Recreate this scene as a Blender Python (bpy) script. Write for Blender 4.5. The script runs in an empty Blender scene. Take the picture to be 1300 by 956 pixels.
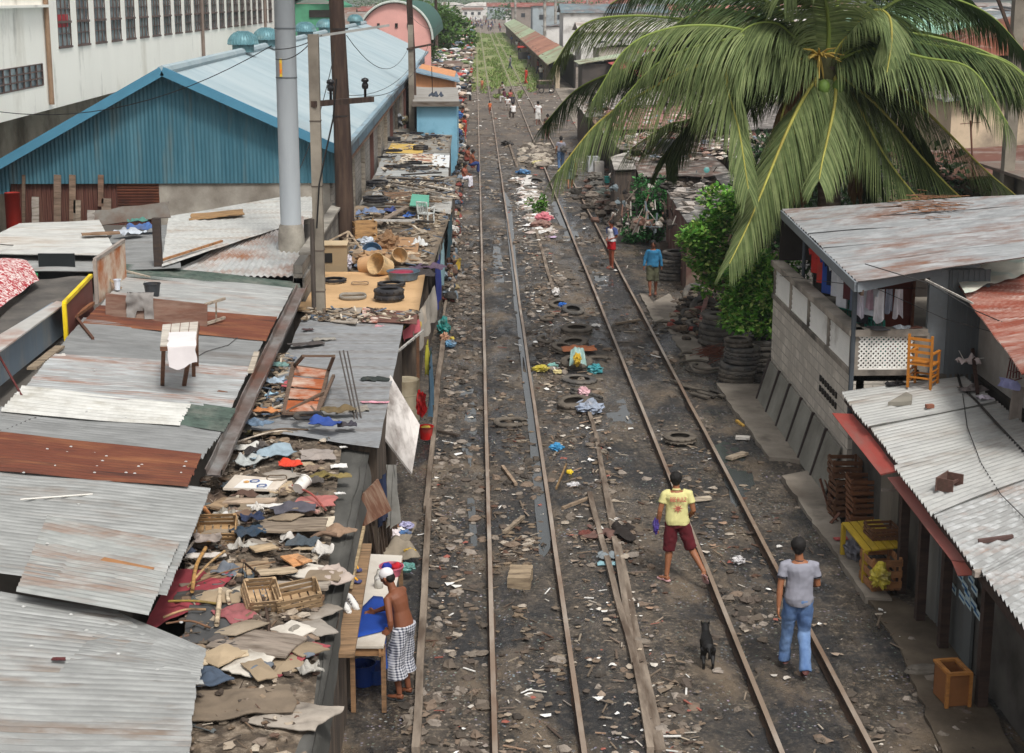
EXPO=0.48
import bpy,math,random
from mathutils import Vector,Matrix,noise,Euler
R=math.radians
rnd=random.Random(7)
sc=bpy.context.scene
COL=sc.collection
H=8.9;F=2000.0;CX=650.0;CY=433.5
PITCH=R(12.35);YAW=R(1.315)
cam=bpy.data.cameras.new('camera');camo=bpy.data.objects.new('camera',cam);COL.objects.link(camo)
camo.location=(0,0,H);camo.rotation_euler=(math.pi/2-PITCH,0,-YAW)
cam.sensor_width=36;cam.lens=36*F/1300;cam.shift_y=-(478-CY)/1300
cam.clip_start=.1;cam.clip_end=6000
sc.camera=camo
CM=camo.rotation_euler.to_matrix();CO=Vector((0,0,H))
def ray(px,py):
 return CM@Vector(((px-CX)/F,-(py-CY)/F,-1))
def G(px,py,z=0.0):
 d=ray(px,py);return CO+d*((z-H)/d.z)
def AY(px,py,y):
 d=ray(px,py);return CO+d*(y/d.y)
def AX(px,py,x):
 d=ray(px,py);return CO+d*(x/d.x)
def PL(px,py,P):
 x0,y0,z0,sx,sy=P
 d=ray(px,py);t=(z0-sx*x0-sy*y0-H)/(d.z-sx*d.x-sy*d.y)
 return CO+d*t
def lin(h):
 if not isinstance(h,str):return tuple(h)
 h=h.lstrip('#');o=[]
 for i in(0,2,4):
  v=int(h[i:i+2],16)/255;o.append(v/12.92 if v<=.04045 else((v+.055)/1.055)**2.4)
 return tuple(o)
_M={}
def mat(c,rough=.8,var=.3,scale=2.5,bump=.15,metal=0.,c2=None,amt=.5,s2=1.2,stretch=(1,1,1),spec=.4,soft=.12,bs=18,c3=None,amt3=.62,s3=5.,bd=.02,st2=None):
 key=(str(c),rough,var,scale,bump,metal,str(c2),amt,s2,stretch,spec,soft,bs,str(c3),amt3,s3,bd,st2)
 if key in _M:return _M[key]
 m=bpy.data.materials.new('surface');m.use_nodes=True;nt=m.node_tree;N=nt.nodes;L=nt.links
 b=N['Principled BSDF'];b.inputs['Roughness'].default_value=rough;b.inputs['Metallic'].default_value=metal
 b.inputs['Specular IOR Level'].default_value=spec
 tc=N.new('ShaderNodeTexCoord');oi=N.new('ShaderNodeObjectInfo')
 mp=N.new('ShaderNodeMapping');mp.inputs['Scale'].default_value=stretch;L.new(tc.outputs['Object'],mp.inputs[0])
 w=N.new('ShaderNodeMath');w.operation='MULTIPLY';w.inputs[1].default_value=40;L.new(oi.outputs['Random'],w.inputs[0])
 def nz(s,det=6,vec=None):
  n=N.new('ShaderNodeTexNoise');n.noise_dimensions='4D';n.inputs['Scale'].default_value=s
  n.inputs['Detail'].default_value=det;n.inputs['Roughness'].default_value=.62
  L.new((vec or mp).outputs[0],n.inputs['Vector']);L.new(w.outputs[0],n.inputs['W']);return n
 def mix(f,a,bb,mode='MIX'):
  x=N.new('ShaderNodeMix');x.data_type='RGBA';x.blend_type=mode
  if isinstance(f,float):x.inputs[0].default_value=f
  else:L.new(f,x.inputs[0])
  for i,q in((6,a),(7,bb)):
   if isinstance(q,tuple):x.inputs[i].default_value=q+(1,)if len(q)==3 else q
   else:L.new(q,x.inputs[i])
  return x.outputs[2]
 def thr(n,a):
  r=N.new('ShaderNodeMapRange');r.inputs[1].default_value=a-soft;r.inputs[2].default_value=a+soft
  L.new(n.outputs['Fac'],r.inputs[0]);return r.outputs[0]
 c=lin(c);n1=nz(scale)
 lo=tuple(max(0,v*(1-var))for v in c);hi=tuple(min(1,v*(1+var))for v in c)
 r1=N.new('ShaderNodeMapRange');r1.inputs[1].default_value=.3;r1.inputs[2].default_value=.7;L.new(n1.outputs['Fac'],r1.inputs[0])
 col=mix(r1.outputs[0],lo,hi)
 mp2=mp
 if st2:
  mp2=N.new('ShaderNodeMapping');mp2.inputs['Scale'].default_value=st2;L.new(tc.outputs['Object'],mp2.inputs[0])
 if c2 is not None:col=mix(thr(nz(s2,8,mp2),amt),col,lin(c2))
 if c3 is not None:col=mix(thr(nz(s3,8,mp2),amt3),col,lin(c3))
 L.new(col,b.inputs['Base Color'])
 if bump:
  bp=N.new('ShaderNodeBump');bp.inputs['Strength'].default_value=bump;bp.inputs['Distance'].default_value=bd
  L.new(nz(bs,4).outputs['Fac'],bp.inputs['Height']);L.new(bp.outputs[0],b.inputs['Normal'])
 _M[key]=m;return m
def island(cols,rough=.85,bump=.3,bs=15,var=.25,spec=.3,trans=0.):
 m=bpy.data.materials.new('mixed');m.use_nodes=True;nt=m.node_tree;N=nt.nodes;L=nt.links
 b=N['Principled BSDF'];b.inputs['Roughness'].default_value=rough;b.inputs['Specular IOR Level'].default_value=spec
 g=N.new('ShaderNodeNewGeometry');r=N.new('ShaderNodeValToRGB');r.color_ramp.interpolation='CONSTANT'
 e=r.color_ramp.elements
 while len(e)<len(cols):e.new(.5)
 for i,cc in enumerate(cols):e[i].position=i/len(cols);e[i].color=lin(cc)+(1,)
 L.new(g.outputs['Random Per Island'],r.inputs[0])
 tc=N.new('ShaderNodeTexCoord');n=N.new('ShaderNodeTexNoise');n.inputs['Scale'].default_value=6;n.inputs['Detail'].default_value=5
 L.new(tc.outputs['Object'],n.inputs['Vector'])
 mr=N.new('ShaderNodeMapRange');mr.inputs[3].default_value=1-var*1.6;mr.inputs[4].default_value=1+var*1.6;L.new(n.outputs['Fac'],mr.inputs[0])
 mx=N.new('ShaderNodeVectorMath');mx.operation='SCALE';L.new(r.outputs[0],mx.inputs[0]);L.new(mr.outputs[0],mx.inputs['Scale'])
 L.new(mx.outputs[0],b.inputs['Base Color'])
 if trans:
  t=N.new('ShaderNodeBsdfTranslucent');L.new(mx.outputs[0],t.inputs[0]);ms=N.new('ShaderNodeMixShader');ms.inputs[0].default_value=trans
  L.new(b.outputs[0],ms.inputs[1]);L.new(t.outputs[0],ms.inputs[2]);L.new(ms.outputs[0],N['Material Output'].inputs[0])
 if bump:
  n2=N.new('ShaderNodeTexNoise');n2.inputs['Scale'].default_value=bs;L.new(tc.outputs['Object'],n2.inputs['Vector'])
  bp=N.new('ShaderNodeBump');bp.inputs['Strength'].default_value=bump;bp.inputs['Distance'].default_value=.02
  L.new(n2.outputs['Fac'],bp.inputs['Height']);L.new(bp.outputs[0],b.inputs['Normal'])
 return m
def wood(c='#8a7560',var=.3,dirty='#4a3c30'):return mat(c,.85,var,3,.3,c2=dirty,amt=.6,s2=2,stretch=(1,6,6),bs=10)
def plast(c,rough=.45,dirt=.62):return mat(c,rough,.1,2,.05,c2='#5b5248',amt=dirt,s2=3)
def cloth(c,var=.22):return mat(c,.95,var,4,.25,bs=60,c2='#4c443c',amt=.66,s2=2)
def conc(c='#9a948a',dirt='#55504a',amt=.52):return mat(c,.9,.18,1.5,.3,c2=dirt,amt=amt,s2=.9,bs=25)
def steel(c='#a4a8aa',rust='#6a3f28',amt=.66,c3='#c9cbcb',amt3=.66,st=(1,1,1),rough=.5):
 return mat(c,rough,.16,2.2,.12,metal=.15,c2=rust,amt=amt,s2=.8,c3=c3,amt3=amt3,s3=3,st2=st,bs=14)
RUST=lambda:mat('#6b3c2c',.85,.25,2,.25,c2='#8a5a3c',amt=.58,s2=1.2,c3='#3c2620',amt3=.6,s3=2,stretch=(.5,3,1))
RUBBER=lambda:mat('#26262a',.8,.25,4,.2,c2='#5c554c',amt=.6,s2=3)
RUBBERD=lambda:mat('#5a534a',.9,.25,4,.25,c2='#37332f',amt=.56,s2=3)
BLACK=lambda:mat('#1b1a1a',.7,.3,3,.1)
DARK=lambda:mat('#2c2824',.9,.4,2,.3)
def basis(d,up=Vector((0,0,1))):
 d=d.normalized()
 if abs(d.dot(up))>.98:up=Vector((0,1,0))
 a=d.cross(up).normalized();return a,a.cross(d).normalized()
class MB:
 def __init__(s):s.v=[];s.f=[];s.xf=None
 def add(s,vs,fs):
  n=len(s.v)
  s.v+=[s.xf@Vector(v)for v in vs]if s.xf else[Vector(v)for v in vs]
  s.f+=[tuple(i+n for i in f)for f in fs];return s
 def box(s,c,d,r=None):
  hx,hy,hz=d[0]/2,d[1]/2,d[2]/2
  vs=[Vector((x,y,z))for x in(-hx,hx)for y in(-hy,hy)for z in(-hz,hz)]
  if r:m=Euler(r).to_matrix();vs=[m@v for v in vs]
  c=Vector(c)
  return s.add([v+c for v in vs],[(0,1,3,2),(4,6,7,5),(0,4,5,1),(2,3,7,6),(0,2,6,4),(1,5,7,3)])
 def bar(s,p,q,w,h=None,up=Vector((0,0,1))):
  p=Vector(p);q=Vector(q);h=h or w;a,b=basis(q-p,up);a=a*w/2;b=b*h/2
  return s.add([p-a-b,p+a-b,p+a+b,p-a+b,q-a-b,q+a-b,q+a+b,q-a+b],[(3,2,1,0),(4,5,6,7),(0,1,5,4),(1,2,6,5),(2,3,7,6),(3,0,4,7)])
 def tube(s,pts,r,n=8,cap=True,flat=None):
  pts=[Vector(p)for p in pts];rs=r if isinstance(r,list)else[r]*len(pts)
  vs=[];pa=None
  for i,p in enumerate(pts):
   t=(pts[min(i+1,len(pts)-1)]-pts[max(i-1,0)])
   if t.length<1e-6:t=Vector((0,0,1))
   t.normalize()
   if pa is None:a,b=basis(t)
   else:
    a=pa-t*pa.dot(t)
    a=a.normalized()if a.length>1e-4 else basis(t)[0]
    b=a.cross(t).normalized()
   pa=a
   ra,rb=rs[i]if isinstance(rs[i],tuple)else(rs[i],rs[i])
   for k in range(n):
    g=2*math.pi*k/n;vs.append(p+a*ra*math.cos(g)+b*rb*math.sin(g))
  fs=[(i*n+k,i*n+(k+1)%n,(i+1)*n+(k+1)%n,(i+1)*n+k)for i in range(len(pts)-1)for k in range(n)]
  if cap:fs+=[tuple(range(n)),tuple(range((len(pts)-1)*n,len(pts)*n))[::-1]]
  return s.add(vs,fs)
 def loft(s,secs,n=16,right=Vector((1,0,0))):
  vs=[];P=[Vector(x[0])for x in secs]
  for i,(c,a,b)in enumerate(secs):
   t=(P[min(i+1,len(P)-1)]-P[max(i-1,0)]).normalized()
   rr=(right-t*right.dot(t)).normalized();ff=t.cross(rr)
   for k in range(n):
    g=2*math.pi*k/n;vs.append(P[i]+rr*a*math.cos(g)+ff*b*math.sin(g))
  fs=[(i*n+k,i*n+(k+1)%n,(i+1)*n+(k+1)%n,(i+1)*n+k)for i in range(len(P)-1)for k in range(n)]
  fs+=[tuple(range(n))[::-1],tuple(range((len(P)-1)*n,len(P)*n))]
  return s.add(vs,fs)
 def lathe(s,prof,n=20,c=(0,0,0),closed=False,sq=1.):
  c=Vector(c);vs=[];m=len(prof)
  for k in range(n):
   g=2*math.pi*k/n
   for r,z in prof:vs.append(c+Vector((r*math.cos(g),r*math.sin(g)*sq,z)))
  fs=[]
  for k in range(n):
   k2=(k+1)%n
   for i in range(m if closed else m-1):
    j=(i+1)%m;fs.append((k*m+i,k2*m+i,k2*m+j,k*m+j))
  return s.add(vs,fs)
 def prism(s,pts,off):
  n=len(pts);pts=[Vector(p)for p in pts];off=Vector(off)
  return s.add(pts+[p+off for p in pts],[tuple(range(n)),tuple(range(n,2*n))[::-1]]+[(i,i+n,(i+1)%n+n,(i+1)%n)for i in range(n)])
 def grid(s,fn,nu,nv):
  vs=[fn(i/nu,j/nv)for j in range(nv+1)for i in range(nu+1)]
  return s.add(vs,[(j*(nu+1)+i,j*(nu+1)+i+1,(j+1)*(nu+1)+i+1,(j+1)*(nu+1)+i)for j in range(nv)for i in range(nu)])
 def blob(s,c,r,amp=.25,nu=10,nv=7,seed=0,fr=1.6):
  c=Vector(c);r=Vector(r)if not isinstance(r,float)else Vector((r,r,r));vs=[]
  def P(u,v):
   d=Vector((math.cos(u)*math.sin(v),math.sin(u)*math.sin(v),math.cos(v)))
   k=1+amp*noise.noise(d*fr+Vector((seed*3.1,seed*1.7,0)))*2
   return c+Vector((d.x*r.x,d.y*r.y,d.z*r.z))*k
  vs.append(P(0,0))
  for j in range(1,nv):
   for i in range(nu):vs.append(P(2*math.pi*i/nu,math.pi*j/nv))
  vs.append(P(0,math.pi));fs=[(0,1+i,1+(i+1)%nu)for i in range(nu)]
  for j in range(nv-2):
   for i in range(nu):a=1+j*nu;fs.append((a+i,a+nu+i,a+nu+(i+1)%nu,a+(i+1)%nu))
  e=len(vs)-1;a=1+(nv-2)*nu;fs+=[(e,a+(i+1)%nu,a+i)for i in range(nu)]
  return s.add(vs,fs)
 def mesh(s,name,inv=None,org=None):
  me=bpy.data.meshes.new(name)
  vs=s.v
  if inv is not None:vs=[inv@v for v in vs]
  if org is not None:vs=[v-org for v in vs]
  me.from_pydata(vs,[],s.f);me.update();return me
 def build(s,name,m,parent=None,label=None,cat=None,group=None,kind=None,smooth=False,world=False,bevel=0,org=None):
  if parent is None:
   if org is None:
    xs=[v.x for v in s.v];ys=[v.y for v in s.v];zs=[v.z for v in s.v]
    org=Vector(((min(xs)+max(xs))/2,(min(ys)+max(ys))/2,min(zs)))
   org=Vector(org)
   me=s.mesh(name,org=org)
  else:
   me=s.mesh(name,inv=MW[parent.name].inverted()if world else None)
  return link(name,me,m,parent,label,cat,group,kind,smooth,org,bevel)
MW={}
def link(name,me,m,parent=None,label=None,cat=None,group=None,kind=None,smooth=False,org=None,bevel=0):
 o=bpy.data.objects.new(name,me);COL.objects.link(o)
 for mm in(m if isinstance(m,(list,tuple))else[m]):me.materials.append(mm)
 if smooth:
  for p in me.polygons:p.use_smooth=True
  if smooth!=1 and smooth is not True:pass
 if parent:o.parent=parent;MW[o.name]=MW[parent.name]
 else:
  o.location=org if org is not None else(0,0,0);MW[o.name]=Matrix.Translation(o.location)
 if bevel:
  b=o.modifiers.new('bevel','BEVEL');b.width=bevel;b.segments=2;b.limit_method='ANGLE'
 if label:o['label']=label
 if cat and not parent:o['category']=cat
 if group:o['group']=group
 if kind:o['kind']=kind
 return o
def thing(name,label,cat,loc=(0,0,0),rz=0,group=None,rot=None,scale=1.):
 o=bpy.data.objects.new(name,None);COL.objects.link(o);o.empty_display_size=.2
 o.location=loc;o.rotation_euler=rot if rot else(0,0,rz);o.scale=(scale,)*3
 o['label']=label;o['category']=cat
 if group:o['group']=group
 MW[o.name]=Matrix.LocRotScale(Vector(loc),Euler(o.rotation_euler),Vector(o.scale));return o
def struct(name,mb,m,smooth=False):return mb.build(name,m,kind='structure',smooth=smooth,org=(0,0,0))
def dup(src,loc,label,rot=None,group=None,scale=None):
 r=src.copy();COL.objects.link(r);r.location=loc
 if rot is not None:r.rotation_euler=rot
 if scale:r.scale=(scale,)*3 if isinstance(scale,(int,float))else scale
 r['label']=label
 if group:r['group']=group
 for ch in list(src.children):
  c=ch.copy();COL.objects.link(c);c.parent=r
  for g in ch.children:
   d=g.copy();COL.objects.link(d);d.parent=c
 MW[r.name]=Matrix.LocRotScale(Vector(r.location),r.rotation_euler.copy(),r.scale.copy())
 return r
def remesh(mb,vox,smooth=2):
 me=mb.mesh('tmp');o=bpy.data.objects.new('tmp',me);COL.objects.link(o)
 r=o.modifiers.new('r','REMESH');r.mode='VOXEL';r.voxel_size=vox
 if smooth:s=o.modifiers.new('s','SMOOTH');s.factor=.5;s.iterations=smooth
 dg=bpy.context.evaluated_depsgraph_get();n=bpy.data.meshes.new_from_object(o.evaluated_get(dg))
 bpy.data.objects.remove(o);bpy.data.meshes.remove(me)
 for p in n.polygons:p.use_smooth=True
 return n
def text_mesh(txt,size,ext=.002):
 c=bpy.data.curves.new('t','FONT');c.body=txt;c.size=size;c.align_x='CENTER';c.extrude=ext;c.offset=size*.02
 o=bpy.data.objects.new('t',c);COL.objects.link(o)
 me=bpy.data.meshes.new_from_object(o.evaluated_get(bpy.context.evaluated_depsgraph_get()));bpy.data.objects.remove(o);return me
def crumple(o,amp,sc_=1.5,seed=0):
 for v in o.data.vertices:
  n=noise.noise_vector(v.co*sc_+Vector((seed,seed*.7,0)));v.co+=n*amp
def corr(A,B,C,D,pitch=.09,amp=.014,nu=10,wav=.012,seed=0,flip=False,n4=4):
 A,B,C,D=map(Vector,(A,B,C,D));mb=MB()
 nrm=(B-A).cross(D-A).normalized()
 if nrm.z<0:nrm=-nrm
 Lv=((A-D).length+(B-C).length)/2;nv=max(4,int(Lv/pitch*n4))
 def fn(u,v):
  p=(A*(1-u)+B*u)*(1-v)+(D*(1-u)+C*u)*v
  h=amp*math.sin(2*math.pi*v*Lv/pitch)
  h+=wav*noise.noise(Vector((p.x*.8,p.y*.8,seed+p.z)))*2
  e=.02*noise.noise(Vector((v*9,seed,u)))
  return p+nrm*h+(B-A).normalized()*e*(1 if u>.5 else-1)*(u in(0.,1.))
 mb.grid(fn,nu,nv);return mb
def quad(A,B,C,D,th=.02,nu=8,nv=8,wav=.01,seed=0):
 A,B,C,D=map(Vector,(A,B,C,D));mb=MB();nrm=(B-A).cross(D-A).normalized()
 if nrm.z<0:nrm=-nrm
 def fn(u,v):
  p=(A*(1-u)+B*u)*(1-v)+(D*(1-u)+C*u)*v
  return p+nrm*wav*2*noise.noise(p*1.3+Vector((seed,0,0)))
 mb.grid(fn,nu,nv);n=len(mb.v);mb.grid(lambda u,v:fn(u,v)-nrm*th,nu,nv)
 E=[(i,i+1)for i in range(nu)]+[((j)*(nu+1)+nu,(j+1)*(nu+1)+nu)for j in range(nv)]+[(nv*(nu+1)+i+1,nv*(nu+1)+i)for i in range(nu)]+[((j+1)*(nu+1),j*(nu+1))for j in range(nv)]
 mb.f+=[(a,b,b+n,a+n)for a,b in E];return mb
w=bpy.data.worlds.new('World');sc.world=w;w.use_nodes=True;N=w.node_tree.nodes;L=w.node_tree.links
sky=N.new('ShaderNodeTexSky');sky.sky_type='NISHITA';sky.sun_disc=False;SUN_EL=R(56);SUN_RZ=R(158)
sky.sun_elevation=SUN_EL;sky.sun_rotation=SUN_RZ;sky.air_density=1.0;sky.dust_density=5;sky.ozone_density=1
hs=N.new('ShaderNodeHueSaturation');hs.inputs['Saturation'].default_value=.1;hs.inputs['Value'].default_value=1.0
L.new(sky.outputs[0],hs.inputs['Color']);L.new(hs.outputs[0],N['Background'].inputs[0]);N['Background'].inputs[1].default_value=.105
sl=bpy.data.lights.new('sun','SUN');sl.energy=1.5;sl.angle=R(10);sl.color=(1,.96,.9)
so=bpy.data.objects.new('sun',sl);COL.objects.link(so);so.location=(0,0,60)
sd=Vector((math.sin(SUN_RZ)*math.cos(SUN_EL),math.cos(SUN_RZ)*math.cos(SUN_EL),math.sin(SUN_EL)))
so.rotation_euler=sd.to_track_quat('Z','Y').to_euler()
vs=sc.view_settings;sc.display_settings.display_device='sRGB';vs.view_transform='Standard';vs.look='None';vs.gamma=1;vs.use_curve_mapping=False
vs.exposure=EXPO
sc.cycles.use_denoising=True;sc.cycles.max_bounces=6
def gh(x,y):
 k=1.0 if y<70 else max(0,1-(y-70)/40)
 p=Vector((x,y,0))
 h=(.045*noise.noise(p*.55)+.035*noise.noise(p*1.9)+.022*noise.noise(p*5.1))*k
 for rx in(.19,1.27,3.62,4.72):h-=.05*math.exp(-((x-rx)/.13)**2)*k
 if 1.6<x<3.3:h+=.05*k*math.sin((x-1.6)/1.7*math.pi)
 if x<-.9:h=h*.4-.01
 return h
def gm():
 m=bpy.data.materials.new('mud');m.use_nodes=True;nt=m.node_tree;N=nt.nodes;L=nt.links;b=N['Principled BSDF']
 tc=N.new('ShaderNodeTexCoord')
 def nz(s,d=8,r=.6,st=(1,1,1)):
  mp=N.new('ShaderNodeMapping');mp.inputs['Scale'].default_value=st;L.new(tc.outputs['Object'],mp.inputs[0])
  n=N.new('ShaderNodeTexNoise');n.inputs['Scale'].default_value=s;n.inputs['Detail'].default_value=d;n.inputs['Roughness'].default_value=r
  L.new(mp.outputs[0],n.inputs[0]);return n.outputs['Fac']
 def mr(x,a,c,o0=0.,o1=1.):
  r=N.new('ShaderNodeMapRange');r.inputs[1].default_value=a;r.inputs[2].default_value=c;r.inputs[3].default_value=o0;r.inputs[4].default_value=o1
  L.new(x,r.inputs[0]);return r.outputs[0]
 def mix(f,a,c):
  x=N.new('ShaderNodeMix');x.data_type='RGBA';L.new(f,x.inputs[0])
  for i,q in((6,a),(7,c)):
   if isinstance(q,tuple):x.inputs[i].default_value=q+(1,)
   else:L.new(q,x.inputs[i])
  return x.outputs[2]
 wet=mr(nz(.55,6,.65,(1,.55,1)),.47,.57)
 col=mix(mr(nz(3.2),.35,.66),lin('#2a2825'),lin('#5a5148'))
 col=mix(mr(nz(14,5),.52,.72),col,lin('#857867'))
 col=mix(mr(nz(.8,5,.6,(1,.4,1)),.52,.62),col,lin('#6b5e4f'))
 col=mix(wet,col,mix(mr(nz(9,6),.5,.75),lin('#2b2a2a'),lin('#585149')))
 vo=N.new('ShaderNodeTexVoronoi');vo.inputs['Scale'].default_value=13;L.new(tc.outputs['Object'],vo.inputs[0])
 peb=mr(vo.outputs['Distance'],.18,.3,1,0)
 mm=N.new('ShaderNodeMath');mm.operation='MULTIPLY';L.new(peb,mm.inputs[0]);L.new(mr(nz(1.1),.48,.6),mm.inputs[1])
 mc=N.new('ShaderNodeMix');mc.data_type='RGBA';L.new(mm.outputs[0],mc.inputs[0]);L.new(col,mc.inputs[6])
 hv=N.new('ShaderNodeHueSaturation');hv.inputs['Saturation'].default_value=.25;hv.inputs['Value'].default_value=.33;L.new(vo.outputs['Color'],hv.inputs['Color'])
 L.new(hv.outputs[0],mc.inputs[7])
 sx=N.new('ShaderNodeSeparateXYZ');L.new(tc.outputs['Object'],sx.inputs[0])
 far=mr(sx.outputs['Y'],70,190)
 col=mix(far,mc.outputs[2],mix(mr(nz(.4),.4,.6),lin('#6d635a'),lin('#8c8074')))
 L.new(col,b.inputs['Base Color'])
 ro=mr(nz(1.3,6,.7,(1,.5,1)),.45,.56,.85,.22);rm=N.new('ShaderNodeMath');rm.operation='MAXIMUM';L.new(ro,rm.inputs[0])
 L.new(mr(sx.outputs['Y'],60,110,0,.8),rm.inputs[1]);L.new(rm.outputs[0],b.inputs['Roughness'])
 bp=N.new('ShaderNodeBump');bp.inputs['Strength'].default_value=.55;bp.inputs['Distance'].default_value=.05;L.new(nz(9,9,.7),bp.inputs['Height'])
 bp2=N.new('ShaderNodeBump');bp2.inputs['Strength'].default_value=.5;bp2.inputs['Distance'].default_value=.03;L.new(peb,bp2.inputs['Height'])
 L.new(bp.outputs[0],bp2.inputs['Normal']);L.new(bp2.outputs[0],b.inputs['Normal'])
 return m
xs=[-1100,-700,-400,-200,-100,-50,-25,-12]+[-6+.14*i for i in range(int(17/.14))]+[11.5,20,40,80,160,320,600,1100]
ys=[-30,0,10]+[16+.14*i for i in range(int(54/.14))]+[70+1.5*i for i in range(34)]+[125,140,160,190,230,280,350,450,600,800,1100]
mb=MB();nx=len(xs)-1;ny=len(ys)-1
mb.v=[Vector((x,y,gh(x,y)))for y in ys for x in xs]
mb.f=[(j*(nx+1)+i,j*(nx+1)+i+1,(j+1)*(nx+1)+i+1,(j+1)*(nx+1)+i)for j in range(ny)for i in range(nx)]
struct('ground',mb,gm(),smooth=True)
mb=MB();mb.grid(lambda u,v:Vector((-900+1800*u,930+140*v,-1+(3+9*noise.noise(Vector((u*7,3,1)))+6)*math.sin(v*math.pi)*(v>0))),60,6)
struct('hills',mb,mat('#4d5a48',.95,.4,.05,0),smooth=True)
RAILS=mat('#3f332b',.85,.3,3,.2,c2='#5c4636',amt=.55)
RAILM=mat('#a08c7a',.42,.15,3,.1,metal=.35,c2='#7a5c48',amt=.58,s2=1.5,c3='#c2b6a8',amt3=.58,s3=2,stretch=(1,.3,1))
def rail(x0,y0,x1,y1,name='rail',label='',w=.066,m=None,z=.0,bend=0):
 mb=MB();prof=[(-w/2,.10),(w/2,.10),(w/2,.065),(.012,.05),(.012,-.02),(.06,-.035),(-.06,-.035),(-.012,-.02),(-.012,.05),(-w/2,.065)]
 n=max(3,int((y1-y0)/2.5));n=min(n,140);vs=[];P=len(prof)
 for i in range(n+1):
  t=(i/n)**1.6;y=y0+(y1-y0)*t;x=x0+(x1-x0)*t+bend*t*t+.012*noise.noise(Vector((y*.3,x0,0)))
  zz=z+.012*noise.noise(Vector((y*.25,9,x0)))
  for a,c in prof:vs.append((x+a,y,zz+c))
 mb.add(vs,[(i*P+k,i*P+(k+1)%P,(i+1)*P+(k+1)%P,(i+1)*P+k)for i in range(n)for k in range(P)]+[tuple(range(P))[::-1],tuple(range(n*P,n*P+P))])
 o=mb.build(name,m or RAILM,label=label,cat='rail',group='steel rails of the two tracks');o.data.materials.append(RAILS)
 for p in o.data.polygons:p.material_index=0 if p.normal.z>.8 and p.center.z>.07 else 1
 return o
rail(.19,12,.30,640,'rail','rusty steel rail nearest the rooftop rubbish, left rail of the left track')
rail(1.265,12,1.37,640,'rail','rusty steel rail with grey puddle water along it, right rail of the left track')
rail(3.61,12,3.72,640,'rail','rusty steel rail under the foot of the man in yellow shirt')
rail(4.72,12,4.80,640,'rail','rusty steel rail beside the man in blue jeans, rightmost of the four running rails')
OLD=mat('#8b7e70',.85,.3,3,.2,c2='#584a3e',amt=.5,s2=2,stretch=(3,.5,1))
def orail(p,q,w,lab,name='old_rail',h=.12):
 a=G(*p);b=G(*q);mb=MB();n=16
 vs=[]
 for i in range(n+1):
  t=i/n;c=a.lerp(b,t);e=.015*noise.noise(Vector((t*5,w*9,0)))
  for dx,dz in((-w/2,-.03),(-w/2,h),(w/2,h),(w/2,-.03)):vs.append((c.x+dx+e,c.y,dz+e))
 mb.add(vs,[(i*4+k,i*4+(k+1)%4,i*4+4+(k+1)%4,i*4+4+k)for i in range(n)for k in range(4)]+[(0,1,2,3),(n*4+3,n*4+2,n*4+1,n*4)])
 return mb.build(name,OLD,label=lab,cat='old rail'if name=='old_rail'else 'timber')
orail((826,960),(757,560),.09,'abandoned weathered rail running up the middle between the two tracks')
orail((838,960),(764,600),.13,'long weathered timber laid along the right side of the abandoned middle rail','timber_beam',.08)
orail((806,850),(748,632),.09,'shorter weathered rail lying left of the abandoned middle rail')
orail((757,560),(748,528),.08,'thin end piece of abandoned rail just below the grey plastic bag')
orail((528,960),(545,640),.10,'weathered half buried rail along the left shoulder beside the ironing table')
orail((541,650),(556,500),.09,'weathered rail on the left shoulder beside the red bucket')
orail((552,515),(566,412),.12,'pair-like timber lying along the shoulder beside the shacks','timber_beam',.1)
orail((562,410),(572,352),.07,'thin grey timber on the shoulder beside the yellow bucket','timber_beam',.08)
orail((703,375),(679,290),.10,'old rail end leaning below the heap of white rubbish between the tracks')
orail((656,213),(646,182),.12,'short pale rail piece left of the stone heap between the tracks')
WET=bpy.data.materials.new('water');WET.use_nodes=True
b_=WET.node_tree.nodes['Principled BSDF'];b_.inputs['Base Color'].default_value=(.06,.065,.065,1);b_.inputs['Roughness'].default_value=.12;b_.inputs['Specular IOR Level'].default_value=.9
def puddle(poly,z=.035,seed=0):
 z-=.014
 pts=[G(x,y,z)for x,y in poly];c=sum(pts,Vector())/len(pts);n=48;out=[]
 for k in range(n):
  t=k/n*len(pts);i=int(t);p=pts[i].lerp(pts[(i+1)%len(pts)],t-i);d=p-c
  out.append(c+d*(1+.35*noise.noise(p*2.2+Vector((seed,0,0)))))
 mb=MB();mb.add([c]+out,[(0,1+k,1+(k+1)%n)for k in range(n)]);struct('puddle',mb,WET)
puddle([(640,250),(648,250),(664,420),(672,470),(664,480),(652,380)],.03,1)
puddle([(662,470),(676,470),(690,600),(698,690),(684,690),(672,560)],.03,2)
puddle([(575,488),(600,485),(606,540),(598,600),(586,560),(592,515)],.012,3)
puddle([(586,345),(606,345),(606,356),(588,356)],.01,4)
puddle([(752,345),(775,345),(780,362),(758,362)],.02,5)
puddle([(700,255),(718,250),(735,300),(718,310)],.02,6)
puddle([(625,300),(634,296),(640,360),(628,366)],.015,7)
puddle([(590,600),(600,598),(606,690),(598,700)],.01,8)
puddle([(760,500),(790,495),(810,560),(785,570)],.01,9)
puddle([(900,560),(935,560),(960,620),(930,640)],.005,10)
puddle([(1140,800),(1170,790),(1195,850),(1160,870)],.012,12)
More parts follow.
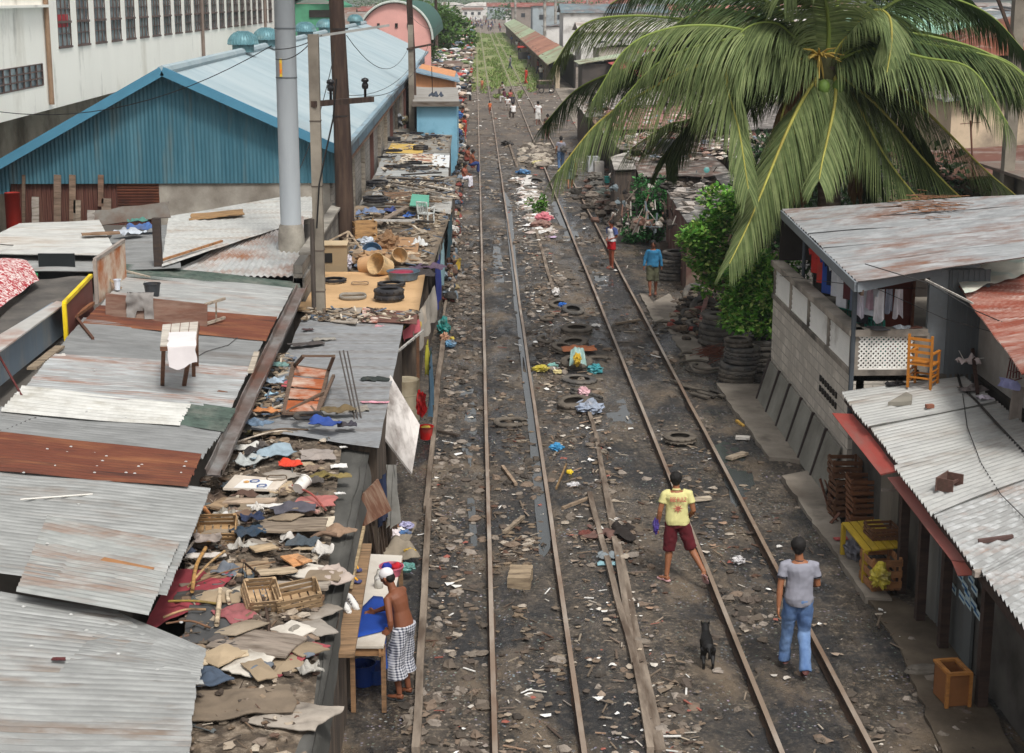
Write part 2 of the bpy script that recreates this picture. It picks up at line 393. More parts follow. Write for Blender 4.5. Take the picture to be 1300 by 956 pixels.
def rocks(n,reg,smin,smax,seed,dens=None):
 r=random.Random(seed);mb=MB();base=[]
 for k in range(9):
  t=MB();t.blob((0,0,0),1.,.32,7,5,seed=k,fr=1.3);base.append((t.v,t.f))
 c=0
 while c<n:
  x=r.uniform(reg[0],reg[1]);y=reg[2]+(reg[3]-reg[2])*r.random()**1.35
  if dens and r.random()>dens(x,y):continue
  c+=1;s=smin+(smax-smin)*r.random()**3.2;s*=(1+(y-20)/140)
  sc3=(s*r.uniform(.7,1.5),s*r.uniform(.7,1.3),s*r.uniform(.35,.75));a=r.uniform(0,6.28);ca,sa=math.cos(a),math.sin(a)
  z=gh(x,y)+sc3[2]*.12;v,f=base[r.randrange(9)]
  mb.add([(x+p.x*sc3[0]*ca-p.y*sc3[1]*sa,y+p.x*sc3[0]*sa+p.y*sc3[1]*ca,z+p.z*sc3[2])for p in v],f)
 return mb
def dn(x,y):
 d=.03+1.7*max(0,noise.noise(Vector((x*.8,y*.3,5)))-.06)
 if-.85<x<.1:d+=.4
 if 1.5<x<3.5:d+=.1
 if 2.75<x<3.5 or 5.0<x<5.7:d*=.12
 if.3<x<1.2:d*=.6
 for rx in(.19,1.27,3.62,4.72):
  if abs(x-rx)<.1:d=0
 return d
mb=rocks(3700,(-.95,6.2,17,62),.014,.105,3,dn)
mb.build('gravel',island(['#6f655b','#524a42','#7d7368','#62584e','#8c8278','#433d37','#78685a','#5a5048'],.9,.4,20),label='grey and brown stones scattered over the muddy track bed',cat='gravel',kind='stuff',org=(0,0,0))
def scraps(n,reg,seed,smin=.03,smax=.13,zf=gh,dens=None,fl=.35):
 r=random.Random(seed);mb=MB();c=0
 while c<n:
  x=r.uniform(reg[0],reg[1]);y=reg[2]+(reg[3]-reg[2])*r.random()**1.4
  if dens and r.random()>dens(x,y):continue
  c+=1;s=smin+(smax-smin)*r.random()**2;s*=1+(y-20)/120
  a=r.uniform(0,6.28);z=zf(x,y)+.02
  if r.random()<fl:
   l=s*r.uniform(1.5,4);d=Vector((math.cos(a),math.sin(a),r.uniform(-.05,.12)))*l
   p=Vector((x,y,z+.01));mb.bar(p-d/2,p+d/2,s*.3,s*.15)
  else:
   pts=[]
   for k in range(6):
    g=a+k*math.pi/3;q=s*r.uniform(.45,1.1);pts.append((x+q*math.cos(g),y+q*math.sin(g)*.8,z+r.uniform(0,s*.5)))
   mb.add([(x,y,z+s*r.uniform(.1,.6))]+pts,[(0,1+k,1+(k+1)%6)for k in range(6)])
 return mb
LITC=['#8a7c6c','#6f6254','#5a4e44','#7a6a5a','#94584c','#8a8078','#655a4e','#6f6254','#b9b0a4','#5a4e44','#9c8c78','#d8d5cf','#7a6a5a','#a5998a','#4c4038','#8f7f70','#e6e4e0','#77685c','#9a7f6a','#3f3a36','#c4bdb2','#685a4e','#ae9f8c']
def dl(x,y):
 d=.08+max(0,noise.noise(Vector((x*.9,y*.4,15))))*1.5
 if 1.5<x<2.7:d+=1.0
 if 2.75<x<3.5 or 5.0<x<5.7:d*=.2
 return d*(0 if any(abs(x-rx)<.1 for rx in(.19,1.27,3.62,4.72))else 1)
mb=scraps(2700,(-.95,6.0,17,75),4,.02,.10,dens=dl)
mb.build('litter',island(LITC[:9]+LITC[11:],.85,.3),label='scraps of paper, plastic, sticks and rags strewn along the tracks',cat='litter',kind='stuff',org=(0,0,0))
mb=scraps(1800,(-2.5,8.2,70,170),5,.04,.12,dens=lambda x,y:.25+1.2*max(0,noise.noise(Vector((x*.5,y*.12,3)))))
mb.build('litter',island(LITC[:14],.85,.3),label='distant scraps and rubbish strewn between the far rails',cat='litter',kind='stuff',org=(0,0,0))
mb=MB();r=random.Random(23)
for px,py,sx,sy,n in((655,558,9,9,90),(672,690,16,12,120),(648,700,10,16,90),(770,600,14,16,60),(700,560,14,20,80),(695,350,8,30,130),(715,500,22,12,80),(690,430,10,40,120),(750,400,16,20,110),(840,640,40,30,90),(640,500,8,40,90),(800,690,14,24,60),(960,690,30,24,90),(880,590,16,16,80),(555,660,8,40,120),(700,830,24,20,70),(625,640,8,50,80),(912,640,30,30,110),(575,760,12,50,110),(660,800,14,20,60)):
 for _ in range(int(n*.62)):
  p=G(r.gauss(px,sx),r.gauss(py,sy),.02);s=r.uniform(.012,.055);a=r.uniform(0,6.28)
  if p.x<-.95 or p.x>5.7:continue
  p.z=gh(p.x,p.y)+.015
  if r.random()<.5:d=Vector((math.cos(a),math.sin(a),r.uniform(-.03,.15)))*s*r.uniform(2,5);mb.bar(p-d/2,p+d/2,s*.5,s*.25)
  else:mb.blob(p,Vector((s*1.5,s,s*.4)),.5,6,4,s*999)
mb.build('debris',island(['#706355','#5c5045','#8c8070','#483e36','#7a6a58','#655a4f','#a09587','#5a4438'],.9),label='clumps of wood chips and rubbish trodden into the track bed',cat='debris',kind='stuff',org=(0,0,0))
mb=MB();mb.grid(lambda u,v:Vector((-1.2+8.6*u+.4*noise.noise(Vector((v*40,2 if u>.5 else 7,0))),161+229*v+(1.6*noise.noise(Vector((u*6,1,1)))if v==0 else 0),.035+.03*noise.noise(Vector((u*9,v*90,0))))),24,120)
struct('grass_strip',mb,mat('#76844f',.95,.3,.5,.6,c2='#9a9070',amt=.56,s2=.18,bs=5,bd=.2))
mb=MB();r=random.Random(11)
for _ in range(10000):
 y=142+255*r.random()**1.5;x=r.uniform(-1.3,7.4)
 if any(abs(x-q)<.22 for q in(.24,1.31,3.66,4.75)):continue
 if noise.noise(Vector((x*.35,y*.06,8)))<-.12-(y<200)*.1+(y<163)*(163-y)*.028:continue
 h=r.uniform(.08,.24)*(1+(y-160)/400)*(1.6 if 1.5<x<3.4 and 170<y<230 else 1)
 for k in range(3):
  a=r.uniform(0,6.28);w_=.12+h*.3;dx,dy=math.cos(a)*w_,math.sin(a)*w_
  mb.add([(x-dy*.5,y+dx*.5,0),(x+dy*.5,y-dx*.5,0),(x+dx,y+dy,h)],[(0,1,2)])
mb.build('grass',island(['#76904a','#829a54','#668042','#909e60','#9a9c6c'],.9,0,trans=.3),label='bright green grass growing over the far tracks',cat='grass',kind='stuff',org=(0,0,0))
CON=mat('#958c80',.9,.15,1.2,.25,c2='#6a6157',amt=.52,s2=.8,c3='#504942',amt3=.66,s3=2)
def slab(poly,z=.09,name='pavement',m=CON):
 pts=[G(x,y,z)for x,y in poly];mb=MB();out=[]
 n=len(pts)
 for i in range(n):
  a,b=pts[i],pts[(i+1)%n];k=max(1,int((b-a).length/.25))
  for j in range(k):
   p=a.lerp(b,j/k);out.append(p+Vector((noise.noise(p*3),noise.noise(p*3+Vector((5,5,5))),0))*.06)
 mb.prism(out,(0,0,-.2));return struct(name,mb,m)
slab([(908,486),(985,488),(998,545),(1026,585),(976,580),(940,530)])
slab([(992,604),(1030,596),(1066,660),(1132,760),(1100,758),(1052,690)])
slab([(1098,752),(1134,756),(1205,800),(1290,960),(1196,960),(1150,840)],.05,'pavement',mat('#6d6152',.7,.25,1.5,.3,c2='#453c31',amt=.48,s2=.9))
slab([(765,276),(812,268),(826,288),(780,296)],.1)
slab([(826,385),(850,372),(882,420),(905,470),(880,470)],.03)
slab([(812,372),(822,372),(842,405),(830,408)],.05)
slab([(702,108),(728,104),(760,160),(735,168)],.05)
slab([(658,52),(664,50),(712,108),(702,110)],.06)
POSE0=dict(pel=(0,0,.93),che=(0,0,1.28),nek=(0,-.005,1.45),hed=(0,.02,1.60),sl=(-.175,0,1.385),sr=(.175,0,1.385),el=(-.23,-.02,1.12),er=(.23,-.02,1.12),wl=(-.25,.04,.88),wr=(.25,.04,.88),hl=(-.09,0,.90),hr=(.09,0,.90),kl=(-.10,.02,.48),kr=(.10,.02,.48),al=(-.10,0,.08),ar=(.10,0,.08),fl=(0,1,0),fr=(0,1,0),hy=0.,hp=0.)
SKIN='#8f5d40'
def V(*a):return Vector(a[0]if len(a)==1 else a)
def person(label,loc,rz=0,s=1.,pose=None,shirt=None,sleeve=.55,bottom=None,blen='short',skin=SKIN,hair='#15110f',shoes=None,vox=.012,cap=None,group=None,hem=0.,fingers=True,face=True,bmat=None,smat=None,longhair=False):
 P={k:(Vector(v)if isinstance(v,tuple)else v)for k,v in{**POSE0,**(pose or{})}.items()}
 t=thing('person',label,'person',loc,rz,group,scale=s)
 rt=(P['sr']-P['sl']).normalized();rh=(P['hr']-P['hl']).normalized()
 def spine(u):
  if u<=.55:return P['pel'].lerp(P['che'],u/.55)
  return P['che'].lerp(P['nek'],(u-.55)/.45)
 TS=[(-.12,.10,.085),(-.04,.145,.105),(.06,.155,.115),(.22,.145,.105),(.38,.128,.095),(.55,.145,.105),(.72,.165,.112),(.85,.155,.10),(.93,.115,.08),(1.0,.065,.055)]
 def torso(mb,a,b,gro,flare=0):
  se=[(spine(u),(max(x,.148)if gro==.022 and u>-.1 and u<.7 else x)+gro+flare*(1-max(0,u)),y+gro+flare*(1-max(0,u)))for u,x,y in TS if a<=u<=b]
  mb.loft(se,18,rt)
 mb=MB();torso(mb,-1,1,0)
 hc=P['hed'];nk=P['nek']
 mb.tube([nk-V(0,0,.05),nk.lerp(hc,.45),hc],[.062,.052,.05],10)
 HM=Matrix.Translation(hc)@Euler((P['hp'],0,P['hy'])).to_matrix().to_4x4()
 mb.xf=HM
 mb.blob((0,0,.02),V(.076,.094,.10),0,14,10);mb.blob((0,.025,-.045),V(.055,.062,.065),0,12,8)
 mb.blob((0,.098,-.012),V(.014,.02,.022),0,8,6)
 for q in(-1,1):mb.blob((q*.078,-.005,-.01),V(.012,.02,.032),0,8,6)
 mb.xf=None
 for q in 'lr':
  sh,e,wr=P['s'+q],P['e'+q],P['w'+q]
  inn=sh.lerp(P['nek'],.45)-V(0,0,.03)
  mb.tube([inn,sh-V(0,0,.015),sh.lerp(e,.35),e,e.lerp(wr,.3),wr],[.05,.052,.047,.039,.041,.026],12)
  hd=(wr-e).normalized();side=-1 if q=='l'else 1
  ln=P.get('hd'+q);hd=ln.normalized()if ln else hd
  lat=V(0,1,0)-hd*hd.y
  lat=lat.normalized()if lat.length>.2 else V(1,0,0)
  if P.get('lat'+q):lat=P['lat'+q].normalized()
  pn=hd.cross(lat)
  if pn.dot(rt)*side>0:pn=-pn
  if P.get('pn'+q):pn=P['pn'+q].normalized()
  for k in(-1.5,-.5,.5,1.5):mb.tube([wr,wr+hd*.05+lat*k*.017,wr+hd*.095+lat*k*.02],[.02,.017,.014],8)
  if fingers:
   for k,l in((-1.5,.058),(-.5,.074),(.5,.08),(1.5,.07)):
    b=wr+hd*.09+lat*k*.021;d1=(hd+pn*.35).normalized();d2=(hd*.6+pn*.9).normalized()
    mb.tube([b-hd*.02,b+d1*l*.5,b+d1*l*.5+d2*l*.5],[.0105,.0095,.008],8)
   b=wr+hd*.03+lat*.03;d1=(hd*.6+lat*.8+pn*.3).normalized();mb.tube([b-lat*.02,b+d1*.035,b+d1*.035+(hd+pn*.4).normalized()*.03],[.014,.012,.01],8)
  hp,k,an=P['h'+q],P['k'+q],P['a'+q]
  mb.tube([hp+V(0,0,.03),hp.lerp(k,.3),k,k.lerp(an,.28),k.lerp(an,.7),an],[.085,.082,.056,.058,.042,.036],14)
  f=P['f'+q].normalized();mb.tube([an-f*.045-V(0,0,.035),an+f*.01-V(0,0,.035),an+f*.10-V(0,0,.052),an+f*.17-V(0,0,.058)],[(.034,.03),(.038,.035),(.042,.024),(.03,.014)],12)
 me=remesh(mb,vox*(.62 if fingers and vox<.012 else 1),2)
 link('body',me,mat(skin,.55,.08,3,.05,spec=.4),t)
 if not cap:
  hb=MB();hb.xf=HM;hb.blob((0,-.018,.04),V(.094,.105,.10),.08,18,12,seed=3,fr=4)
  if longhair:hb.blob((0,-.05,-.04),V(.075,.06,.12),.1,14,10,seed=5,fr=3)
  else:hb.blob((0,-.045,.0),V(.078,.062,.085),.06,14,10,seed=2,fr=4)
  hb.build('hair',mat(hair,.75,.3,30,.3,bs=60),t,smooth=True)
 else:
  hb=MB();hb.xf=HM;hb.blob((0,-.006,.045),V(.083,.102,.082),.01,20,12)
  hb.prism([(-.06,.07,.035),(.06,.07,.035),(.045,.16,.02),(0,.178,.018),(-.045,.16,.02)],(0,0,.01))
  hb.build('cap',mat(cap,.9,.05,4,.1),t,smooth=True)
  hb=MB();hb.xf=HM;hb.blob((0,-.045,-.01),V(.078,.055,.07),.06,14,10,fr=4);hb.build('hair',mat(hair,.75,.3,30,.3),t,smooth=True)
 if face:
  for q in(-1,1):
   e=MB();e.xf=HM;e.blob((q*.03,.088,.018),V(.012,.006,.006),0,8,6);e.build('eye',mat('#1a1412',.3,0),t,smooth=True)
   e=MB();e.xf=HM;e.bar((q*.016,.096,.038),(q*.048,.086,.038),.006,.004);e.build('eyebrow',mat(hair,.8,0),t)
  e=MB();e.xf=HM;e.blob((0,.086,-.05),V(.022,.006,.006),0,8,6);e.build('mouth',mat('#6b3530',.5,0),t,smooth=True)
 out={}
 if shirt:
  sb=MB();torso(sb,.0-hem,.97,.022,.012)
  for q in 'lr':
   sh,e,wr=P['s'+q],P['e'+q],P['w'+q];inn=sh.lerp(P['nek'],.5)-V(0,0,.02)
   if sleeve>1:sb.tube([inn,sh,sh.lerp(e,.4),e,e.lerp(wr,.85)],[.062,.062,.058,.052,.043],12)
   elif sleeve>0:sb.tube([inn,sh,sh.lerp(e,sleeve)],[.064,.064,.064],12)
   else:sb.tube([inn,sh.lerp(inn,.4)],[.066,.066],12)
  o=link('shirt',remesh(sb,max(vox,.011),3),smat or mat(shirt,.95,.1,3,.35,bs=25,bd=.01),t)
  crumple(o,.009,13,2);crumple(o,.014,5,6);out['shirt']=o
 if bottom:
  pb=MB();torso(pb,-.12,.14,.024)
  for q in 'lr':
   hp,k,an=P['h'+q],P['k'+q],P['a'+q]
   if blen=='short':pb.tube([hp+V(0,0,.03),hp.lerp(k,.5),k.lerp(an,.05)],[.10,.108,.10],14)
   elif blen=='brief':pb.tube([hp+V(0,0,.03),hp.lerp(k,.55)],[.10,.105],14)
   elif blen=='long':pb.tube([hp+V(0,0,.03),hp.lerp(k,.5),k,k.lerp(an,.5),an-V(0,0,.03)],[.10,.10,.08,.075,.078],14)
   elif blen=='skirt':pb.tube([hp+V(0,0,.03),k,k.lerp(an,.45)],[.11,.125,.14],14)
  o=link('trousers'if blen=='long'else('skirt'if blen=='skirt'else 'shorts'),remesh(pb,max(vox,.011),3),bmat or mat(bottom,.95,.16,3,.35,bs=25,bd=.01),t)
  crumple(o,.011,12,4);crumple(o,.014,5,1);out['bottom']=o
 if shoes:
  nm,c=shoes
  for q in 'lr':
   an=P['a'+q];f=P['f'+q].normalized();zb=V(0,0,1)
   fb=MB()
   if nm=='slipper':
    sd_=f.cross(zb).normalized();pts=[]
    for u,ww in((-.07,.028),(-.03,.04),(.05,.036),(.12,.05),(.18,.044),(.20,.02)):pts.append(an+f*u+sd_*ww-V(0,0,.085)+V(0,0,f.z*u*0))
    for u,ww in((.20,.02),(.18,.044),(.12,.05),(.05,.036),(-.03,.04),(-.07,.028)):pts.append(an+f*u-sd_*ww-V(0,0,.085))
    fb.prism(pts,(0,0,.018))
    fb.tube([an+f*.02+sd_*.045-V(0,0,.06),an+f*.10-V(0,0,.025),an+f*.02-sd_*.045-V(0,0,.06)],.008,6)
   else:
    fb.tube([an-f*.06-V(0,0,.035),an+f*.02-V(0,0,.03),an+f*.11-V(0,0,.045),an+f*.195-V(0,0,.055)],[(.044,.044),(.046,.05),(.05,.034),(.036,.022)],12)
   fb.build(nm,mat(c,.6,.15),t,smooth=nm!='slipper')
 out['root']=t;return out
def tyre_mesh(n=28,ro=.33,w=.2,ri=.2,sq=1.,tread=True):
 mb=MB();h=w/2
 prof=[(ri,-h*.75),(ri+.03,-h),(ro-.06,-h*1.02),(ro-.015,-h*.85),(ro,-h*.55),(ro,-h*.1),(ro-.012,-h*.04),(ro-.012,h*.04),(ro,h*.1),(ro,h*.55),(ro-.015,h*.85),(ro-.06,h*1.02),(ri+.03,h),(ri,h*.75),(ri+.012,h*.7),(ro-.035,h*.55),(ro-.03,0),(ro-.035,-h*.55),(ri+.012,-h*.7)]
 mb.lathe([(a,b+h)for a,b in prof],n,closed=True,sq=sq)
 if tread:
  for k in range(n):
   if k%2:continue
   g=2*math.pi*k/n
   for sgn in(-1,1):mb.box((ro*math.cos(g)*1.0,ro*math.sin(g)*sq,h+sgn*h*.62),(.022,.045,h*.35),(0,0,g))
 return mb
_TY={}
def tyre(label,loc,r=.33,w=.2,ri=.2,rot=None,group='worn tyres around the tracks',m=None,name='tyre',hollow=True):
 key=(round(r,3),round(w,3),round(ri,3),id(m))
 if key not in _TY:_TY[key]=None
 o=None
 if _TY[key]is None:
  o=tyre_mesh(28,r,w,ri).build(name,m or RUBBER(),label=label,cat='tyre'if name=='tyre'else name.replace('_',' '),group=group,smooth=True,org=(0,0,0));_TY[key]=o
  o.location=loc
  for e in o.data.polygons:e.use_smooth=True
 else:o=dup(_TY[key],loc,label,group=group)
 o.rotation_euler=rot or(0,0,rnd.uniform(0,6));return o
def ring(label,loc,R_=.3,r=.025,m=None,name='tyre_strip',a0=0,a1=6.2832,rot=(0,0,0),group=None,cat=None,flat=None):
 mb=MB();n=max(6,int(26*(a1-a0)/6.28));full=a1-a0>6.2
 pts=[(R_*math.cos(a0+(a1-a0)*k/n),R_*math.sin(a0+(a1-a0)*k/n),r+.01*math.sin(k*.7))for k in range(n+1)]
 mb.tube(pts,flat or r,8)
 o=mb.build(name,m or RUBBER(),label=label,cat=cat or name.replace('_',' '),group=group,smooth=True,org=(0,0,0));o.location=loc;o.rotation_euler=rot;return o
def crate(label,loc,rz=0,d=(.5,.35,.3),m=None,rot=None,group=None,sl=3):
 m=m or wood('#8a6a48');a,b,h=d;t=thing('crate',label,'crate',loc,rz,group,rot=rot)
 for x in(-1,1):
  for y in(-1,1):mb=MB();mb.box((x*(a/2-.02),y*(b/2-.02),h/2),(.035,.035,h));mb.build('corner_post',m,t)
 g=h/sl
 for y in(-1,1):
  mb=MB()
  for k in range(sl):mb.box((0,y*(b/2),g*(k+.5)),(a,.012,g*.62))
  mb.build('side_panel',m,t)
 for x in(-1,1):
  mb=MB()
  for k in range(sl):mb.box((x*(a/2+.006),0,g*(k+.5)),(.012,b,g*.62))
  mb.build('end_panel',m,t)
 mb=MB();nb=5
 for k in range(nb):mb.box((-a/2+a*(k+.5)/nb,0,.008),(a/nb*.8,b,.012))
 mb.build('bottom',m,t);return t
def ragm(c):return cloth(c)
def rag(label,c,loc,sz=(.6,.5),rz=0,h=.1,seed=1,name='rag',cat='cloth',group=None,tilt=(0,0),irr=.14):
 mb=MB();a,b=sz;a*=1.12;b*=1.12;h*=.75
 def fn(u,v,o=0):
  x=(u-.5)*a;y=(v-.5)*b;p=Vector((x,y,seed*2.3))
  e=max(abs(u-.5),abs(v-.5))*2
  k=1+irr*noise.noise(Vector((math.atan2(y,x+.0001)*1.2,seed,0)))*2*(e**2)
  z=h*(.35+noise.noise(p*(3.2/max(a,b)+1.5))*1.1+.35*noise.noise(p*9))*(1-.5*e**3)
  return Vector((x*k,y*k,max(.006,z)+o))
 n=16;mb.grid(fn,n,n);k0=len(mb.v);mb.grid(lambda u,v:fn(u,v,-.008),n,n)
 o=mb.build(name,cloth(c)if isinstance(c,str)else c,label=label,cat=cat,group=group,smooth=True,org=(0,0,0))
 o.location=loc;o.rotation_euler=(tilt[0],tilt[1],rz);return o
def board(label,c,loc,sz=(.8,.4),th=.02,rz=0,tilt=(0,0),seed=1,name='board',cat='board',group=None,jag=.06,warp=.02):
 mb=MB();a,b=sz;n=5;pts=[]
 r=random.Random(seed);C4=[(-a/2,-b/2),(a/2,-b/2),(a/2,b/2),(-a/2,b/2)]
 for i in range(4):
  p,q=C4[i],C4[(i+1)%4]
  for k in range(n):t=k/n;pts.append((p[0]+(q[0]-p[0])*t+r.uniform(-jag,jag)*min(a,b),p[1]+(q[1]-p[1])*t+r.uniform(-jag,jag)*min(a,b),0))
 c0=len(pts);top=[Vector((x,y,th+warp*noise.noise(Vector((x*2,y*2,seed)))))for x,y,_ in pts]
 bot=[p-Vector((0,0,th))for p in top]
 vs_=top+bot+[Vector((0,0,th+warp)),Vector((0,0,warp))]
 mb.add(vs_,[(i,(i+1)%c0,2*c0)for i in range(c0)]+[(c0+(i+1)%c0,c0+i,2*c0+1)for i in range(c0)]+[(i,c0+i,c0+(i+1)%c0,(i+1)%c0)for i in range(c0)])
 o=mb.build(name,c if not isinstance(c,str)else wood(c),label=label,cat=cat,group=group,org=(0,0,0));o.location=loc;o.rotation_euler=(tilt[0],tilt[1],rz);return o
def plank(label,p,q,w=.12,th=.03,c='#8a7560',name='plank',cat='plank',group=None,m=None):
 mb=MB();p=Vector(p);q=Vector(q);n=6;a,b=basis(q-p)
 L_=[p.lerp(q,i/n)+a*.008*noise.noise(Vector((i,p.x*5,0)))for i in range(n+1)];vs_=[]
 for i,c_ in enumerate(L_):
  ww=w/2*(1+.12*noise.noise(Vector((i*.8,p.y*7,3))))
  vs_+=[c_-a*ww-b*th/2,c_+a*ww-b*th/2,c_+a*ww+b*th/2,c_-a*ww+b*th/2]
 mb.add(vs_,[(i*4+k,i*4+(k+1)%4,i*4+4+(k+1)%4,i*4+4+k)for i in range(n)for k in range(4)]+[(3,2,1,0),(n*4,n*4+1,n*4+2,n*4+3)])
 return mb.build(name,m or wood(c),label=label,cat=cat,group=group)
def wire(label,pts,r=.008,c='#1c1b1b',sag=0,name='wire',cat='wire',m=None,n=14):
 pts=[Vector(p)for p in pts]
 if len(pts)==2 and sag:p,q=pts;pts=[p.lerp(q,i/n)-Vector((0,0,sag*4*(i/n)*(1-i/n)))for i in range(n+1)]
 mb=MB();mb.tube(pts,r,5);return mb.build(name,m or mat(c,.6,.1,3,0),label=label,cat=cat)
def bag(label,c,loc,r=(.2,.16,.12),seed=1,name='plastic_bag',cat='bag',rz=0,rough=.4):
 mb=MB();mb.blob((0,0,r[2]*.8),Vector(r),.35,18,12,seed=seed,fr=2.6)
 o=mb.build(name,plast(c,rough)if isinstance(c,str)else c,label=label,cat=cat,org=(0,0,0));crumple(o,.02,14,seed);o.location=loc;o.rotation_euler=(0,0,rz);return o
def bucket(label,c,loc,r=.15,h=.28,r2=None,rot=(0,0,0),name='bucket',handle=True,sq=1.,th=.006,n=22,inner=None):
 r2=r2 or r*.78;t=thing(name,label,name.replace('_',' '),loc,rot=rot);m=plast(c)
 mb=MB();mb.lathe([(0,.004),(r2,0),(r,h),(r+.012,h),(r+.012,h-.015),(r+.004,h-.018)],n,sq=sq);mb.lathe([(0,.012),(r2-th,.012),(r-th,h)],n,sq=sq)
 mb.build('shell',m,t,smooth=False)
 if handle:mb=MB();mb.tube([(r*math.cos(a),.02-.03*math.sin(a),h+.0+r*.85*math.sin(a)*.5)for a in[math.pi*k/10 for k in range(11)]],.004,5);mb.build('handle',mat('#8a8a88',.5,.1),t)
 if inner:mb=MB();mb.blob((0,0,h*.75),Vector((r*.8,r*.8*sq,h*.3)),.2,14,8);mb.build('contents',plast(inner),t,smooth=True)
 return t
def pole(name,label,cat,base,top,r0,r1,m,n=14,parts=None,lean=(0,0)):
 b=Vector(base);t=thing(name,label,cat,b);mb=MB();hgt=top-b.z;pts=[(lean[0]*k/8,lean[1]*k/8,hgt*k/8)for k in range(9)]
 mb.tube(pts,[r0+(r1-r0)*k/8 for k in range(9)],n);mb.build('post',m,t,smooth=n>6);return t
LEAF=None
def leafcloud(mb,c,r,n,size,rr,flat=.9,hollow=.35):
 c=Vector(c)
 for _ in range(n):
  d=Vector((rr.gauss(0,1),rr.gauss(0,1),rr.gauss(0,1))).normalized();k=hollow+(1-hollow)*rr.random()**.5
  p=c+Vector((d.x*r[0],d.y*r[1],d.z*r[2]))*k
  s=size*rr.uniform(.6,1.3);a=Vector((rr.uniform(-1,1),rr.uniform(-1,1),rr.uniform(-.6,.6)))+d*.5;a.normalize()
  b=a.cross(Vector((rr.uniform(-.5,.5),rr.uniform(-.5,.5),1))).normalized()
  mb.add([p,p+a*s*.5+b*s*.3,p+a*s,p+a*s*.5-b*s*.3],[(0,1,2,3)])
def bush(name,label,cat,base,h,lobes,leaf,n,cols,seed=1,trunk=.05,group=None,trans=.25):
 t=thing(name,label,cat,base,group=group);rr=random.Random(seed)
 mb=MB();mb.tube([(0,0,-.05),(.05,.02,h*.3),(0,.05,h*.6)],[trunk,trunk*.8,trunk*.4],8)
 for c,r,k in lobes:
  mb.tube([(0,.02,h*.3),Vector(c)*.6+Vector((0,0,h*.1)),c],[trunk*.6,trunk*.4,trunk*.15],6)
 mb.build('trunk',wood('#5c4a3a'),t,smooth=True)
 mb=MB();tot=sum(k for _,_,k in lobes)
 for c,r,k in lobes:
  m=int(n*k/tot)
  for q in range(6):
   cc=Vector(c)+Vector((rr.gauss(0,r[0]*.45),rr.gauss(0,r[1]*.45),rr.gauss(0,r[2]*.45)))
   leafcloud(mb,cc,(r[0]*.6,r[1]*.6,r[2]*.55),m//6,leaf,rr)
 mb.build('crown',island(cols,.55,0,trans=trans,spec=.35),t);return t
def bez(P,n):
 P=[Vector(p)for p in P];Q=[P[0]*2-P[1]]+P+[P[-1]*2-P[-2]];out=[];m=len(P)-1
 for i in range(n+1):
  t=i/n*m;k=min(int(t),m-1);u=t-k;a,b,c,d=Q[k:k+4]
  out.append(.5*((2*b)+(c-a)*u+(2*a-5*b+4*c-d)*u*u+(3*b-a-3*c+d)*u**3))
 return out
def frond(par,P,m,mr,ll=.85,seed=0,droop=.55,n=104,wd=.035,start=.06):
 rr=random.Random(seed);pts=bez(P,n);mb=MB()
 stem=MB();stem.tube(pts,[.05*(1-.85*i/n)+.006 for i in range(n+1)],6)
 f=stem.build('frond_stalk',mr,par,smooth=True,world=True)
 for i in range(int(n*start),n+1):
  t=(pts[min(i+1,n)]-pts[max(i-1,0)]).normalized();u=(i/n-start)/(1-start)
  l=ll*(.6+1.0*math.sin(min(1,u*1.1+.2)*math.pi*.78))*1.12*(1-.5*u**4)
  s=t.cross(Vector((0,0,1)))
  s=s.normalized()if s.length>.15 else Vector((1,0,0))
  up=s.cross(t)
  for sg in(-1,1):
   for dup_ in range(2):
    p=pts[i].lerp(pts[max(i-1,0)],dup_*.5);L_=l*rr.uniform(.85,1.1)
    d=(s*sg*(.62+.25*rr.random())+t*(.5+.5*u)+up*(.05)-V(0,0,.35)).normalized()
    dr=droop*rr.uniform(.75,1.25);q=p;w0=wd*rr.uniform(.8,1.15);prev=None;vs_=[];K=5
    for k in range(K):
     tt=k/(K-1);ww=w0*(.55+.45*math.sin(min(1,tt*1.6+.2)*math.pi*.5))*(1-tt**3*.95)*.5
     wv=d.cross(up if abs(d.dot(up))<.9 else t).normalized()
     vs_+=[q-wv*ww,q+wv*ww]
     d=(d+Vector((0,0,-1))*dr*(.25+tt*.6)).normalized();q=q+d*L_/(K-1)
    mb.add(vs_,[(2*k,2*k+1,2*k+3,2*k+2)for k in range(K-1)])
 mb.build('frond_leaflets',m,f,world=True)
def S(px,py,dz=0):v=PL(px,py,RUB);v.z+=dz;return v
MAINP=(-3.8,0,2.55,-.1,0)
RUB=(-2.6,0,1.95,0,0)
RA=(-2.6,0,2.12,-.03,0)
t=thing('corrugated_roof_house','long low house under patched grey and rust corrugated roofing, filling the lower left','house',(-6,28,0))
mb=MB();mb.box((-9.0,27.2,1.2),(9.9,19.5,2.4));mb.build('wall',conc('#6f6a64'),t,world=True)
GREY=steel('#8e8f8d','#7a604a',.66,'#a9aaa8',.58,(.5,3,3));GREY2=steel('#7f807f','#6f5a4a',.68,'#949594',.56,(.4,2,2));LT=steel('#9d9e9c','#9a6a48',.64,'#bcbdba',.58,(.4,3,3))
WHT=steel('#c9c8c2','#98907e',.6,'#dddcd6',.54);GRN=mat('#4a5850',.8,.25,3,.2,c2='#787870',amt=.56,c3='#2f3833',amt3=.6);RS=RUST()
